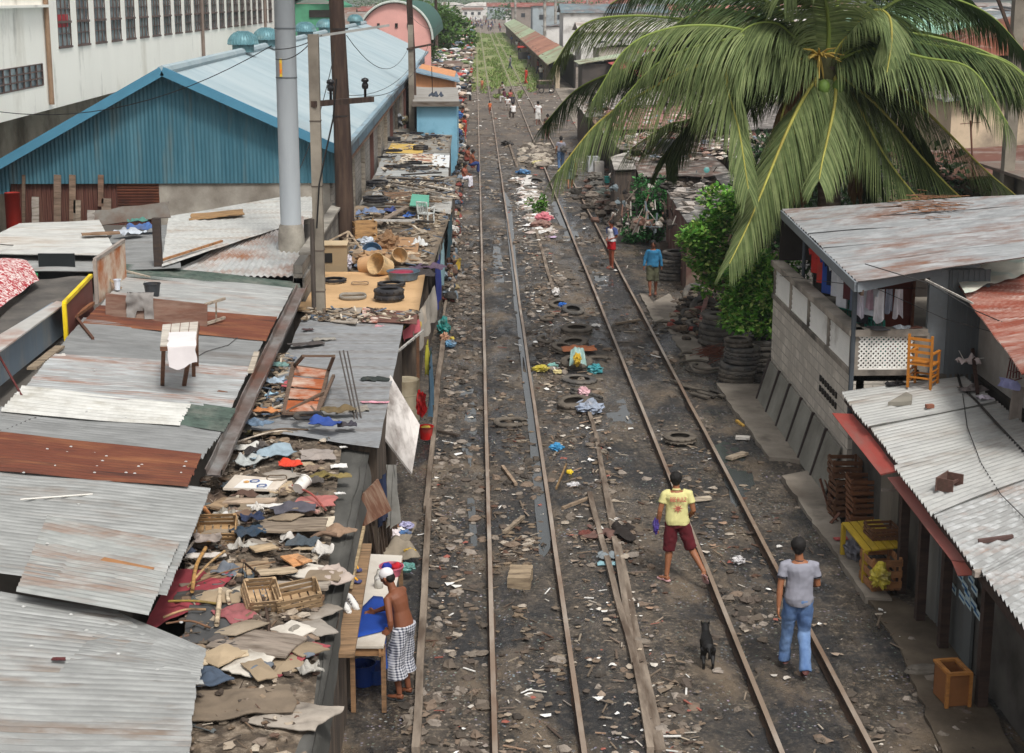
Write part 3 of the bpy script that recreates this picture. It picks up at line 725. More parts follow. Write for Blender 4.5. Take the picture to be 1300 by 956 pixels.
sheets=[((160,336),(380,358),(383,372),(156,352),GRN,'dull green roofing strip',1),((160,348),(372,366),(352,405),(124,392),LT,None,0),((126,388),(352,402),(338,432),(104,410),RS,'brown rusted roofing strip',1),((106,404),(338,424),(318,470),(62,456),GREY2,None,0),((66,450),(318,466),(293,520),(25,500),steel('#9c9d9c','#94592f',.60,'#bcc0c1',.58,(.3,4,4)),'light roofing sheet with orange rust streaks',1),((29,490),(243,514),(228,540),(0,522),WHT,'bright white ribbed roofing sheet',1),((241,511),(300,519),(285,546),(226,538),GRN,'dark green flaking roofing patch',1),((2,517),(286,543),(256,582),(-40,548),GREY2,None,1),((-36,544),(256,578),(238,618),(-60,592),RS,'dark red rusted roofing sheet',1),((-60,588),(268,619),(212,756),(-110,715),GREY,None,1),((60,655),(228,690),(188,780),(20,750),steel('#9a9c99','#8a6248',.6,'#b5b6b3',.6,(.5,3,3)),'patched roofing sheet with brown stains',1),((-110,715),(262,775),(262,870),(-130,850),GREY,None,1),((-130,845),(250,862),(236,1000),(-160,1000),GREY,None,1),]
for i,(a,b,c,d,m,lb,rib)in enumerate(sheets):
 dz=[0,.01,.04,.02,.045,.07,.065,.03,.06,.02,.05,-.12,-.10][i]
 P=list(MAINP);P[2]+=dz
 if i in(11,):a,b=(-110,735),(150,776)
 A,B,C,D=(PL(*q,P)for q in(a,b,c,d))
 corr(A,B,C,D,.17 if m is WHT else.115,(.02 if m is WHT else.021)if rib else.010,18,.014,seed=i,n4=4).build('roof_sheet',m,t,lb,world=True,smooth=True)
P=list(MAINP);P[2]-=.12
corr(*(PL(*q,P)for q in((150,776),(262,826),(252,870),(60,868))),.085,.014,12,.012,5).build('roof_sheet',GREY,t,world=True,smooth=True)
for x_,y_ in((30,600),(100,640),(160,600),(210,600),(60,570),(120,575),(180,590),(230,600),(100,700),(40,820),(90,780),(150,830),(200,850),(250,440),(200,460),(120,470),(90,567),(85,574),(78,581),(70,591),(140,571),(135,579),(130,585),(123,592),(188,577),(181,585),(176,592),(171,601),(236,586),(234,592),(231,599),(38,566),(120,600),(20,500),(160,530),(215,538),(110,522),(50,420+90),(30,770),(110,800),(60,690),(230,790)):
 mb=MB();mb.blob(PL(x_,y_,(-3.8,0,2.61,-.1,0)),Vector((.022,.016,.012)),0,6,4);mb.build('roofing_nail',mat('#bdbdba',.6),t,world=True)
g0=PL(384,366,(0,0,2.62,0,0));g1=PL(272,604,(0,0,2.42,0,0))
mb=MB();sec=[(-.13,.10),(-.12,0),(.10,-.02),(.12,.09),(.10,.09),(.085,.0),(-.10,.015),(-.115,.10)];vs_=[]
n=20
for i in range(n+1):
 c=g0.lerp(g1,i/n)
 for a,z in sec:vs_.append((c.x+a+.015*noise.noise(Vector((i*.7,3,1))),c.y,c.z+z+.02*noise.noise(Vector((i*.5,1,1)))))
mb.add(vs_,[(i*8+k,i*8+(k+1)%8,i*8+8+(k+1)%8,i*8+8+k)for i in range(n)for k in range(8)])
mb.build('gutter',steel('#8f8f8d','#6b4230',.5,'#5a4a40',.55,(1,.6,1)),label='long rusted metal gutter along the right edge of the big corrugated roof',cat='gutter')
plank('short pale wood block laid across the rusty gutter',PL(326,448,(0,0,2.62,0,0)),PL(318,472,(0,0,2.62,0,0)),.1,.05,'#b5aa9a')
def MR(px,py,dz=.05):v=PL(px,py,MAINP);v.z+=dz;return v
plank('orange brown flat plank lying on the grey roofing',MR(130,716),MR(194,729),.10,.03,'#a5764e')
wire('thin white rod lying on the grey roofing above the patched sheet',[MR(26,639),MR(118,632)],.012,'#d8d4cc',name='rod',cat='rod')
wire('dark red rod leaning on the left edge of the white ribbed sheet',[MR(32,512,.03),MR(-6,466,.35)],.02,'#5a2724',name='rod',cat='rod')
wire('thin black cable snaking across the grey and white roofing',[MR(0,548,.02),MR(10,546,.02),MR(40,534,.03),MR(80,524,.03),MR(120,512,.03),MR(150,497,.03),MR(190,487,.03),MR(230,467,.03),MR(262,448,.03),(MR(290,440,.03)),MR(310,424,.04)],.007,'#4a4848')
rag('small white rag on the roof left of the rusted sheet streaks','#d6d0c8',MR(72,454,.03),(.25,.16),.3,.06,4)
rag('dark red scrap on the lowest grey roofing','#5a2c2c',MR(73,827,-.08),(.13,.06),0,.03,8)
plank('small brown block on the roof right of the table legs',MR(277,501),MR(288,503),.06,.04,'#6f4c38','wood_block','block')
tb=MR(228,492,0);t=thing('table','narrow standing wooden table with white cloth on the big roof','table',tb)
m_=wood('#6b4a38')
TOPZ=1.02;c4=[(206,412),(252,408),(249,437),(203,438)]
ytab=tb.y
tops=[PL(x_,y_,(0,0,tb.z+TOPZ-.1,0,0))for x_,y_ in c4]
mb=MB()
for k in range(4):
 a0,b0=tops[0].lerp(tops[1],k/4+.01),tops[0].lerp(tops[1],(k+1)/4-.01);d0,e0=tops[3].lerp(tops[2],k/4+.01),tops[3].lerp(tops[2],(k+1)/4-.01)
 mb.prism([a0,b0,e0,d0],(0,0,-.03))
mb.build('tabletop',wood('#c2bbb0',dirty='#94887c'),t,world=True)
for i,(lx,ly)in enumerate(((206,493),(233,493),(246,480),(250,468))):
 q=MR(lx,ly,0);tp=[tops[3].lerp(tops[2],.1),tops[3].lerp(tops[2],.85),tops[0].lerp(tops[1],.8).lerp(tops[2],.4),tops[1].lerp(tops[0],.06)][i]
 mb=MB();mb.bar(q,tp-V(0,0,.03),.06);mb.build('leg',m_,t,world=True)
mb=MB();mb.bar(tops[3]-V(0,0,.06),tops[2]-V(0,0,.06),.03,.07);mb.bar(tops[1]-V(0,0,.06),tops[2]-V(0,0,.06),.03,.07);mb.build('apron',m_,t,world=True)
A=tops[3].lerp(tops[2],.22);B=tops[2]
mb=MB()
def clf(u,v):
 p=A.lerp(B,u)
 if v<.4:q=p+(tops[0]-tops[3])*(.55*(1-v/.4))+V(0,0,.02)
 else:q=p+V(0,-.03,.02-(v-.4)/.6*(.36+.06*math.sin(u*5)))
 return q+V(noise.noise(q*7),-.02*math.sin(u*22)*(v>.4)*v*1.5,.3*noise.noise(q*6))*.03
mb.grid(clf,24,16);mb.build('tablecloth',mat('#ddd6d6',.95,.05,5,.2),label='white cloth draped over the front of the narrow rooftop table',cat='cloth',smooth=True)
a=MR(134,404);b=MR(263,418)
t=thing('bench','long brown wooden bench lying on its side on the roof','bench',a)
mb=MB();q=[PL(132,374,(0,0,a.z+.42,0,0)),PL(265,388,(0,0,b.z+.42,0,0))]
mb.prism([a,b,b+V(0,.12,.40),a+V(0,.12,.40)],(0,.04,.01));mb.build('seat',mat('#6a4a3c',.8,.3,2,.3,c2='#8b7466',amt=.56,s2=1.5,stretch=(.6,4,4)),t,world=True)
e=b+V(0,.12,.40)
for k,(o_)in enumerate((V(0,0,0),V(0,-.1,-.36))):
 mb=MB();mb.bar(e+o_+V(-.05,.03,0),e+o_+V(.25,.55,.02),.05,.05);mb.build('leg',wood('#a79a8a'),t,world=True)
mb=MB();mb.bar(e+V(.12,.3,0),e+V(.12,.25,-.36),.03);mb.build('stretcher',wood('#8a7a6a'),t,world=True)
bucket('small black bucket standing behind the overturned bench on the roof','#33363a',MR(190,380,0)+V(0,.3,0),.17,.28)
mb=MB();A_=a+V(.42,-.02,.42)
def tr(u,v):
 x=A_+V(u*.52,.10 if v<.2 else-.05*(v),.02-max(0,v-.2)*(.42+.2*(abs(u-.5)>.18)))
 return x+V(noise.noise(x*6)*.04,noise.noise(x*8)*.05,0)
mb.grid(tr,16,14);mb.build('trousers',cloth('#8a8682'),label='grey trousers hung over the overturned brown bench',cat='trousers',smooth=True)
bucket('white and blue plastic jug behind the left end of the overturned bench','#cfd6e0',MR(148,372,.05)+V(0,.1,0),.07,.22,handle=False,name='jug')
LZ=3.3
mb=MB();p=[PL(-40,470,(0,0,LZ,0,0)),PL(78,384,(0,0,LZ,0,0)),PL(66,384,(0,0,LZ,0,0)),PL(-60,462,(0,0,LZ,0,0))]
mb.prism(p,(0,0,-.62));mb.build('metal_parapet',mat('#7f8d99',.7,.12,2,.15,c2='#a8a39b',amt=.62,stretch=(1,1,.3)),label='blue grey metal parapet box at the left edge below the dark sheet',cat='parapet')
mb=MB();mb.prism([PL(-60,462,(0,0,LZ+.01,0,0)),PL(72,384,(0,0,LZ+.01,0,0)),PL(84,386,(0,0,LZ+.01,0,0)),PL(-40,477,(0,0,LZ+.01,0,0))],(0,0,.03))
mb.build('flashing',steel('#b9b7b2','#9a5a3c',.58),label='pale metal flashing strip capping the blue grey parapet',cat='flashing')
def vpanel(name,lab,cat,c1,c2_,ztop,zb,m,th=.04,rim=None):
 a=PL(*c1,(0,0,ztop,0,0));b=PL(*c2_,(0,0,ztop,0,0));nrm=(b-a).cross(V(0,0,1)).normalized()*th
 mb=MB();mb.prism([a,b,b-V(0,0,ztop-zb),a-V(0,0,ztop-zb)],nrm);o=mb.build(name,m,label=lab,cat=cat)
 if rim:
  mb=MB();a2,b2=a-V(0,0,ztop-zb),b-V(0,0,ztop-zb)
  for s_,e_ in((a,b),(a,a2)):mb.bar(s_+nrm*.5,e_+nrm*.5,.07)
  mb.build('edge',m if rim is True else mat(rim,.6),o,world=True)
 return o
vpanel('signboard','dark red board with bright yellow edge standing beside the parapet','signboard',(80,385),(114,350),3.45,2.75,mat('#6b3a30',.7,.2,2),rim='#e2c21c')
vpanel('tin_board','rusty white tin board standing upright right of the black board','panel',(119,330),(156,305),3.75,2.85,mat('#d9cbb8',.7,.1,2,.1,c2='#b0642f',amt=.5,s2=1.6),rim='#9a8f86')
mb=MB();a=PL(48,322,(0,0,3.3,0,0));b=PL(94,322,(0,0,3.3,0,0));mb.prism([a,b,b-V(0,0,.78),a-V(0,0,.78)],(0,.05,0))
mb.build('board',mat('#1c2224',.5,.1),label='plain black board standing upright above the dark grey sheet',cat='board')
quad(*(PL(x_,y_,(0,0,3.0,0,0))for x_,y_ in((48,354),(116,350),(92,392),(-70,478))),.03,16,12,.03,3).build('roof_sheet',mat('#4e4b48',.9,.15,2,.2,c2='#6a655f',amt=.55),label='dark grey felt roofing sheet between the patterned tarpaulin and the parapet',cat='roof sheet',smooth=True)
def tarpm():
 m=bpy.data.materials.new('patterned_tarp');m.use_nodes=True;nt=m.node_tree;N=nt.nodes;L=nt.links;b=N['Principled BSDF']
 tc=N.new('ShaderNodeTexCoord');v=N.new('ShaderNodeTexNoise');v.inputs['Scale'].default_value=9;v.inputs['Detail'].default_value=2;v.inputs['Distortion'].default_value=2
 L.new(tc.outputs['Object'],v.inputs[0]);r=N.new('ShaderNodeMapRange');r.inputs[1].default_value=.5;r.inputs[2].default_value=.53;L.new(v.outputs['Fac'],r.inputs[0])
 x=N.new('ShaderNodeMix');x.data_type='RGBA';L.new(r.outputs[0],x.inputs[0]);x.inputs[6].default_value=lin('#a3222c')+(1,);x.inputs[7].default_value=lin('#ded0cc')+(1,)
 L.new(x.outputs[2],b.inputs['Base Color']);b.inputs['Roughness'].default_value=.8;return m
mb=MB();A,B,C,D=(PL(x_,y_,(0,0,3.1,0,0))for x_,y_ in((-60,336),(22,337),(50,360),(-60,440)))
mb.grid(lambda u,v:(A.lerp(B,u)).lerp(D.lerp(C,u),v)+V(0,0,.42*math.sin(u*math.pi*.55+.7)*math.sin(v*2.6+.3)+.05*noise.noise(Vector((u*5,v*5,0)))),20,16)
mb.build('tarpaulin',tarpm(),label='bulging red and white patterned tarpaulin at the left edge',cat='tarpaulin',smooth=True)
quad(*(PL(x_,y_,(0,0,2.95,0,0))for x_,y_ in((-20,330),(48,329),(48,352),(-20,345))),.02,10,8,.04,5).build('awning',mat('#3f9a6b',.8,.2,3),label='green plastic awning behind the patterned tarpaulin',cat='awning',smooth=True)
LT2=steel('#b9b9b5','#a08468',.62,'#cfcfca',.55,(.4,2,2))
for A,B,C,D,z,m,am,lb,pit in(((24,284),(126,280),(150,326),(-50,322),3.15,LT2,.012,'pale corrugated lean-to roof below the brown plank shed',.12),((-50,318),(150,318),(120,345),(-60,345),2.98,GREY,.012,'grey roof strip between the pale lean-to and the black board',.12),((214,276),(398,250),(396,278),(205,338),3.0,LT2,.014,'broad pale sagging roof right of the dark wooden post',.25),((145,292),(220,284),(230,340),(120,345),2.95,GREY2,.01,'dirty grey roof under the debris left of the dark wooden post',.12)):
 P_=[PL(*q,(0,0,z,0,0))for q in(A,B,C,D)]
 if z==3.0:P_[1].z+=.15;P_[2].z+=.05
 corr(*P_,pit,am*1.5,14,.02,seed=int(z*10),n4=4).build('roof_sheet',m,label=lb,cat='roof sheet',smooth=True)
P_=[PL(300,302,(0,0,2.95,0,0)),PL(386,274,(0,0,3.1,0,0)),PL(384,352,(0,0,2.7,0,0)),PL(216,347,(0,0,2.72,0,0))]
A,B,C,D=P_
corr(A,D,C,B,.16,.022,12,.02,9,n4=6).build('roof_sheet',steel('#b3b4b2','#94603c',.55,'#cacbc9',.6,(1,1,1)),label='ribbed rust streaked sloping roof beside the grey block wall',cat='roof sheet',smooth=True)
t=thing('under_roof_block','low grey walls carrying the pale roofs behind the big roof','building',(-8,42,0))
mb=MB();mb.box((-8.6,41.2,1.22),(9.2,8.6,2.44));mb.build('wall',conc('#5f5a55'),t,world=True)
plank('dark square wooden post standing up through the pale roofs',PL(202,352,(0,0,2.7,0,0)),PL(202,352,(0,0,2.7,0,0))+V(0,0,1.35),.17,.17,'#3d3430','wooden_post','post')
board('tan plywood sheet lying on the roof under the blue gable','#a5825a',PL(275,273,(0,0,3.09,0,0)),(1.4,.9),.03,.15,(0.02,-.08),3)
board('brown flat board on the pale lean-to roof','#8c6f56',PL(128,297,(0,0,3.25,0,0)),(.9,.35),.03,.3,(0,0),4)
board('long dark sheet of torn tin leaning on the plank shed',mat('#6d6a64',.8,.2,2,.2,c2='#5a4234',amt=.52),PL(168,272,(0,0,3.12,0,0)),(2.0,.5),.03,.12,(.9,-.12),5,name='tin_sheet',cat='tin sheet')
rag('blue plastic sheet heaped on the roof left of the dark post','#4a6aa0',PL(182,290,(0,0,3.1,0,0)),(.7,.5),.2,.2,3,'plastic_sheet','plastic sheet')
rag('white and blue plastic bundle heaped beside the dark post','#b5bcc4',PL(165,296,(0,0,3.1,0,0)),(.6,.5),.8,.22,5,'plastic_sheet','plastic sheet')
rag('teal green cloth heap behind the blue plastic sheet','#4a7a70',PL(174,281,(0,0,3.2,0,0)),(.5,.3),.2,.15,8)
plank('long thin pole lying diagonally over the pale sagging roof',PL(206,330,(0,0,3.06,0,0)),PL(282,306,(0,0,3.12,0,0)),.06,.05,'#a5764e','pole','pole')
plank('thin batten across the roofs left of the dark post',PL(118,333,(0,0,3.1,0,0)),PL(190,352,(0,0,2.9,0,0)),.05,.04,'#b0a494','batten','batten')
plank('pale batten from the rusty panel down to the green strip',PL(122,342,(0,0,3.4,0,0)),PL(154,366,(0,0,2.95,0,0)),.05,.04,'#b59a7a','batten','batten')
plank('brown timber prop under the yellow edged signboard',PL(82,412,(0,0,3,0,0)),PL(118,385,(0,0,3.0,0,0)),.07,.06,'#8a5a3c','timber_prop','prop')
plank('dark brown stick leaning beneath the signboard',PL(94,400,(0,0,3,0,0)),PL(118,430,(0,0,2.9,0,0)),.05,.05,'#5a3a2c','stick','stick')
plank('long plank along the left edge of the big roof below the parapet',PL(40,468,(0,0,2.95,0,0)),PL(76,440,(0,0,2.95,0,0)),.16,.04,'#8f806c')
t=thing('block_wall','weathered grey hollow block wall between the pale roofs and the tyre covered shacks','wall',(-4.0,38,0))
def blockm(c='#8d8880',dk=.42):
 m=bpy.data.materials.new('blockwork');m.use_nodes=True;nt=m.node_tree;N=nt.nodes;L=nt.links;b=N['Principled BSDF'];b.inputs['Roughness'].default_value=.95
 tc=N.new('ShaderNodeTexCoord');sp=N.new('ShaderNodeSeparateXYZ');L.new(tc.outputs['Object'],sp.inputs[0])
 ad=N.new('ShaderNodeMath');ad.operation='ADD';L.new(sp.outputs['X'],ad.inputs[0]);L.new(sp.outputs['Y'],ad.inputs[1])
 cb=N.new('ShaderNodeCombineXYZ');L.new(ad.outputs[0],cb.inputs[0]);L.new(sp.outputs['Z'],cb.inputs[1])
 br=N.new('ShaderNodeTexBrick');br.inputs['Scale'].default_value=1;br.inputs['Brick Width'].default_value=.4;br.inputs['Row Height'].default_value=.2;br.inputs['Mortar Size'].default_value=.012
 L.new(cb.outputs[0],br.inputs[0]);c_=lin(c);br.inputs['Color1'].default_value=c_+(1,);br.inputs['Color2'].default_value=tuple(v*.72 for v in c_)+(1,);br.inputs['Mortar'].default_value=tuple(v*.45 for v in c_)+(1,)
 n=N.new('ShaderNodeTexNoise');n.inputs['Scale'].default_value=1.6;n.inputs['Detail'].default_value=9;n.inputs['Roughness'].default_value=.7;L.new(tc.outputs['Object'],n.inputs[0])
 r=N.new('ShaderNodeMapRange');r.inputs[1].default_value=.42;r.inputs[2].default_value=.62;L.new(n.outputs['Fac'],r.inputs[0])
 x=N.new('ShaderNodeMix');x.data_type='RGBA';L.new(r.outputs[0],x.inputs[0]);L.new(br.outputs[0],x.inputs[6]);x.inputs[7].default_value=tuple(v*dk for v in c_)+(1,)
 L.new(x.outputs[2],b.inputs['Base Color']);bp=N.new('ShaderNodeBump');bp.inputs['Strength'].default_value=.6;bp.inputs['Distance'].default_value=.02;L.new(br.outputs['Fac'],bp.inputs['Height']);bp.invert=True;L.new(bp.outputs[0],b.inputs['Normal']);return m
BLK=blockm()
mb=MB();mb.box((-4.02,40.6,1.5),(.2,11.0,3.0));mb.build('wall_panel',BLK,t,world=True)
mb=MB();mb.box((-4.0,36.6,1.35),(.26,3.0,2.7));mb.build('wall_end',BLK,t,world=True)
mb=MB();mb.box((-4.0,41,3.03),(.3,9,.06));mb.build('coping',conc('#a39d92'),t,world=True)
WY0,WY1=46.3,131.0;WX0,WX1,WXR=-14.5,-4.2,-8.95;ZE,ZR=4.6,6.76;SLP={-1:.553,1:.455}
t=thing('blue_warehouse','long warehouse with blue ribbed gable and pale blue sheet roof','warehouse',(-8.95,WY0,0))
BL=mat('#3a6878',.6,.12,1.2,.1,c2='#4f7a88',amt=.55,s2=.8,c3='#5d6a68',amt3=.63,s3=1.2,stretch=(3,3,.3));BR=mat('#9daeb4',.6,.08,.35,.08,c2='#aab8bc',amt=.52,s2=.25,c3='#8299a4',amt3=.64,s3=.6,stretch=(.4,2,1))
mb=MB();nn=95
def gz(x):return ZR-SLP[1 if x>WXR else-1]*abs(x-WXR)
vs_=[]
for i in range(nn*2+1):
 x=WX0-.3+(WX1-WX0+.6)*i/(nn*2);y=WY0-(.03 if i%2 else 0);vs_+=[(x,y,3.55 if x>-13.6 else 3.25),(x,y,min(gz(x)-.02,ZR))]
mb.add(vs_,[(2*i,2*i+2,2*i+3,2*i+1)for i in range(nn*2)]);mb.build('gable_cladding',BL,t,world=True)
for sgn,nm in((-1,'left'),(1,'right')):
 hw=5.05 if sgn>0 else 5.9;xe=WXR+sgn*hw;ze=ZR-SLP[sgn]*hw;mb=MB();ny_=170
 def rf(u,v):
  y=WY0-.45+(WY1-WY0+.6)*v;j=round(v*ny_*2);x=WXR+(xe-WXR)*u
  return V(x,y,ZR+(ze-ZR)*u+(.03 if j%2 else 0)-.12*math.sin(u*math.pi)*.5*(sgn<0)+.03*noise.noise(Vector((x*.5,y*.2,0))))
 mb.grid(rf,6,ny_*2);mb.build('roof',BR,t,'pale blue sheet roof slope'if sgn>0 else None,world=True)
 mb=MB();mb.bar((WXR,WY0-.47,ZR+.06),(xe,WY0-.47,ze+.06),.12,.26,up=V(0,0,1));mb.build('verge_trim',mat('#4a829c',.5,.1,2),t,world=True)
 mb=MB();mb.bar((xe,WY0-.45,ze+.02),(xe,WY1,ze+.02),.16,.13);mb.build('eave_gutter',mat('#8aa2ae',.6,.15,1,.1,c2='#6a5a50',amt=.62,stretch=(1,.3,1)),t,world=True)
mb=MB();mb.tube([(WXR,WY0-.5,ZR+.06),(WXR,WY1,ZR+.06)],.16,8);mb.build('ridge_cap',BR,t,world=True)
mb=MB()
for i in range(170):mb.box((WX1+.02,WY0+.25+i*.5,4.0),(.05,.36,.62))
mb.box((WX1-.02,(WY0+WY1)/2,4.0),(.03,WY1-WY0,.62));mb.build('side_cladding',mat('#7d97a6',.6,.2,.8,.1,c2='#6b4a3a',amt=.62,s2=.7),t,world=True)
mb=MB();mb.box((WX1+.06,(WY0+WY1)/2,3.66),(.08,WY1-WY0,.07));mb.build('eave_rail',mat('#8a6a55',.8,.3,2,.2,stretch=(1,.3,1)),t,world=True)
mb=MB();mb.box((WX1-.12,(WY0+WY1)/2,1.8),(.2,WY1-WY0-.3,3.6));mb.build('side_wall',blockm('#a09a92'),t,world=True)
for i in range(17):
 mb=MB();mb.box((WX1+.05,WY0+2+i*5,1.9),(.14,.28,3.5));mb.build('wall_post',mat('#5a3a32',.8,.2)if i%3==0 else wood('#8c8478'),t,world=True)
mb=MB();mb.box((-6.8,WY0+.15,2.0),(5.0,.2,4.0-.9));mb.build('front_wall',conc('#a8a196','#7a7268',.5),t,'pale stained concrete wall under the gable',world=True)
BRN=mat('#5a352c',.8,.2,2,.15,c2='#6f5244',amt=.6,stretch=(4,4,.4))
mb=MB()
for i in range(64):mb.box((-13.6+i*.068,WY0+.12+(.02 if i%2 else 0),2.2),(.06,.04,2.9))
mb.build('shed_wall',BRN,t,'brown sheet wall under the gable',world=True)
mb=MB()
for i in range(14):mb.box((-9.9,WY0+.08,2.5+i*.085),(1.25,.05,.05),(.3,0,.0))
mb.box((-9.9,WY0+.16,2.9),(1.3,.04,1.4));mb.build('rusty_sheet',RS,t,world=True)
mb=MB();mb.box((-9.4,WY0+1.6,1.7),(9.6,.2,3.3));mb.build('inner_wall',DARK(),t,world=True)
for i,(px,wpx,y0,y1,c)in enumerate(((45,9,250,284,'#a39a90'),(73,9,222,282,'#7f6b5c'),(92,8,222,284,'#86705f'),(98,9,254,283,'#9a8c7c'),(128,7,222,262,'#7a6050'),(135,12,252,270,'#8a7a6c'),(117,12,267,282,'#b3aca4'),(30,4,222,284,'#6b5a4c'))):
 a_=AY(px,y0,WY0-.08);b_2=AY(px,y1,WY0-.08);plank(['pale plank','tall brown plank','tall worn plank','notched grey plank','thin brown plank','short grey plank','small whitish block','narrow dark plank'][i]+' propped against the brown shed wall under the blue gable',b_2,a_,wpx*.024,.04,c)
mb=MB();a_=AY(19,300,WY0-.9);mb.tube([(a_.x,a_.y,0),(a_.x,a_.y,3.4)],.22,14);mb.build('red_column',mat('#a3281c',.5,.12),label='round red painted column at the left end of the plank shed',cat='column',smooth=True)
v0=None
for i,px in enumerate((317,345,392,417,453)):
 z_=WXR*F/(px-603);y_=(z_-2)/.977;lab=['green blue domed roof ventilator nearest the gable on the warehouse ridge','domed roof ventilator behind the tall white pole','domed roof ventilator just left of the dark wooden pole','domed roof ventilator just right of the dark wooden pole','farthest domed roof ventilator beside the pink arch'][i]
 if v0 is None:
  v0=thing('roof_ventilator',lab,'ventilator',(WXR,y_,ZR+.05),group='domed ventilators along the blue roof ridge')
  mb=MB();mb.lathe([(.42,0),(.42,.3)],20);mb.build('base',mat('#5f8288',.5,.15),v0)
  mb=MB();pr=[(.58,.28)]+[(.58*math.cos(a_),.3+.5*math.sin(a_))for a_ in[k*math.pi/14 for k in range(8)]];mb.lathe(pr,28)
  for k in range(28):g=k*math.pi/14;mb.tube([(.59*math.cos(g)*math.cos(a_),.59*math.sin(g)*math.cos(a_),.3+.51*math.sin(a_))for a_ in[k2*math.pi/10 for k2 in range(5)]],.018,4)
  mb.build('dome',mat('#5d868e',.45,.15,3,.05,metal=.2,c2='#8a9a96',amt=.62),v0,smooth=True)
 else:dup(v0,(WXR,y_,ZR+.05),lab)
FX=-16.5
t=thing('white_factory','big cream white factory with a long row of tall windows, behind the blue warehouse','factory',(FX-5,60,0))
CRM=mat('#f2eee4',.85,.04,.5,.12,c2='#b5ab98',amt=.70,s2=.35,c3='#7a7468',amt3=.72,s3=.8,stretch=(1,1,.35))
Z0,ZS,ZT,ZP=4.62,6.95,9.9,12.5
mb=MB();mb.box((FX-.15,98,(Z0+ZS)/2),(.3,72,ZS-Z0));mb.box((FX-.15,98,(ZT+ZP)/2),(.3,72,ZP-ZT))
nW=22
wy=[63.9+3.1*k for k in range(nW)]
mb.box((FX-.15,(62+wy[0])/2,(ZS+ZT)/2),(.3,wy[0]-62,ZT-ZS))
for k in range(nW):
 y0_=wy[k]+2.05;y1_=wy[k+1]if k<nW-1 else 134
 mb.box((FX-.15,(y0_+y1_)/2,(ZS+ZT)/2),(.3,y1_-y0_,ZT-ZS))
mb.box((FX-.15,50.65,(Z0+5.6)/2),(.3,22.7,5.6-Z0));mb.box((FX-.15,50.65,(6.4+ZP)/2),(.3,22.7,ZP-6.4));mb.box((FX-.15,61.65,6.0),(.3,.7,.8))
mb.box((FX-7,88,Z0+.1),(13.5,96,.2));mb.box((FX-7,88,ZP-.1),(13.5,96,.2));mb.box((FX-13.6,88,6),(.3,96,12));mb.box((FX-5,39.3,8.5),(17,.3,8));mb.box((FX-7,134,8),(13.5,.3,9))
mb.build('upper_wall',CRM,t,world=True)
mb=MB();mb.box((FX-1.9,88,2.3),(.3,96,4.6));mb.build('lower_wall',mat('#b3a795',.9,.15,.7,.2,c2='#6f6454',amt=.54,s2=.5),t,world=True)
GL=mat('#56646a',.25,.35,.8,0,spec=.6,c2='#93a0a2',amt=.52,s2=1.2)
MUL=mat('#5c4a44',.7,.2)
for k in range(nW):
 w_=MB();yc=wy[k]+1.025
 for q in range(4):w_.box((FX-.01,wy[k]+2.05*q/3,(ZS+ZT)/2),(.05,.035,ZT-ZS))
 for q in range(7):w_.box((FX-.01,yc,ZS+(ZT-ZS)*q/6),(.05,2.05,.035))
 w_.box((FX-.02,yc,ZS-.04),(.14,2.15,.08));w_.box((FX+.02,yc,ZS+.95),(.08,2.05,.09))
 wo=w_.build('window',MUL,t,world=True)
 g_=MB();g_.box((FX-.06,yc,(ZS+ZT)/2),(.02,2.05,ZT-ZS));g_.build('pane',GL,wo,world=True)
 if k==0:g_=MB();g_.box((FX-.03,yc-.1,7.95),(.03,1.6,.5));g_.build('curtain',mat('#a02c34',.8),wo,'red cloth hanging in the window',world=True)
w_=MB()
for q in range(26):w_.box((FX-.01,40+21.3*q/25,6.0),(.06,.06,.8))
for q in range(4):w_.box((FX-.01,50.6,5.6+.8*q/3),(.06,21.4,.04))
wo=w_.build('band_window',MUL,t,world=True);g_=MB();g_.box((FX-.06,50.6,6.0),(.02,21.4,.8));g_.build('pane',GL,wo,world=True)
for y_,c_ in((61.9,'#8a6f58'),(97,'#7a6a60'),(126,'#7a6a60')):
 mb=MB();mb.tube([(FX+.12,y_,Z0+.2),(FX+.12,y_,ZP)],.1,8);mb.build('drainpipe',mat(c_,.7,.2),t,world=True)
mb=MB();mb.box((FX+.1,50.6,8.55),(.25,22.6,.1));mb.build('ledge',CRM,t,world=True)
g_=MB();g_.box((FX-1.72,57.5,3.9),(.06,1.2,.8));g_.build('lower_window',GL,t,world=True)
t=thing('arched_hall','hall with salmon pink round arched front and dark green barrel roof beyond the blue roof','hall',(-6.6,134,0))
ac=V(-6.65,134,5.4);AR=2.95;mb=MB();arc=[ac+V(AR*math.cos(a),0,AR*math.sin(a))for a in[math.pi*k/28 for k in range(29)]]
mb.prism([V(-3.7,134,0)]+arc+[V(-9.6,134,0)],(0,.3,0));mb.build('front_wall',mat('#d9a198',.8,.08,1,.05),t,world=True)
mb=MB();A2=[(ac+V((AR+.15)*math.cos(a),-.25,(AR+.15)*math.sin(a)))for a in[math.pi*k/28 for k in range(29)]]
mb.grid(lambda u,v:A2[min(28,round(u*28))]+V(0,45*v,0),28,8);mb.build('barrel_roof',mat('#2f5a50',.6,.15),t,world=True)
mb=MB();mb.tube([p+V(0,-.05,0)for p in A2],.1,6);mb.build('arch_trim',mat('#b9c0b8',.6,.1),t,world=True)
for dx in(-1.4,.1,1.1):
 mb=MB();mb.box((ac.x+dx,133.95,6.55),(.22,.1,.35));mb.build('vent',DARK(),t,world=True)
t=thing('green_house','green corrugated gabled house seen over the warehouse ridge','house',(-11.3,112,0))
mb=MB();mb.box((-11.4,113,4.2),(3.6,5,8.4));mb.build('wall',mat('#4d8a6a',.7,.15),t,world=True)
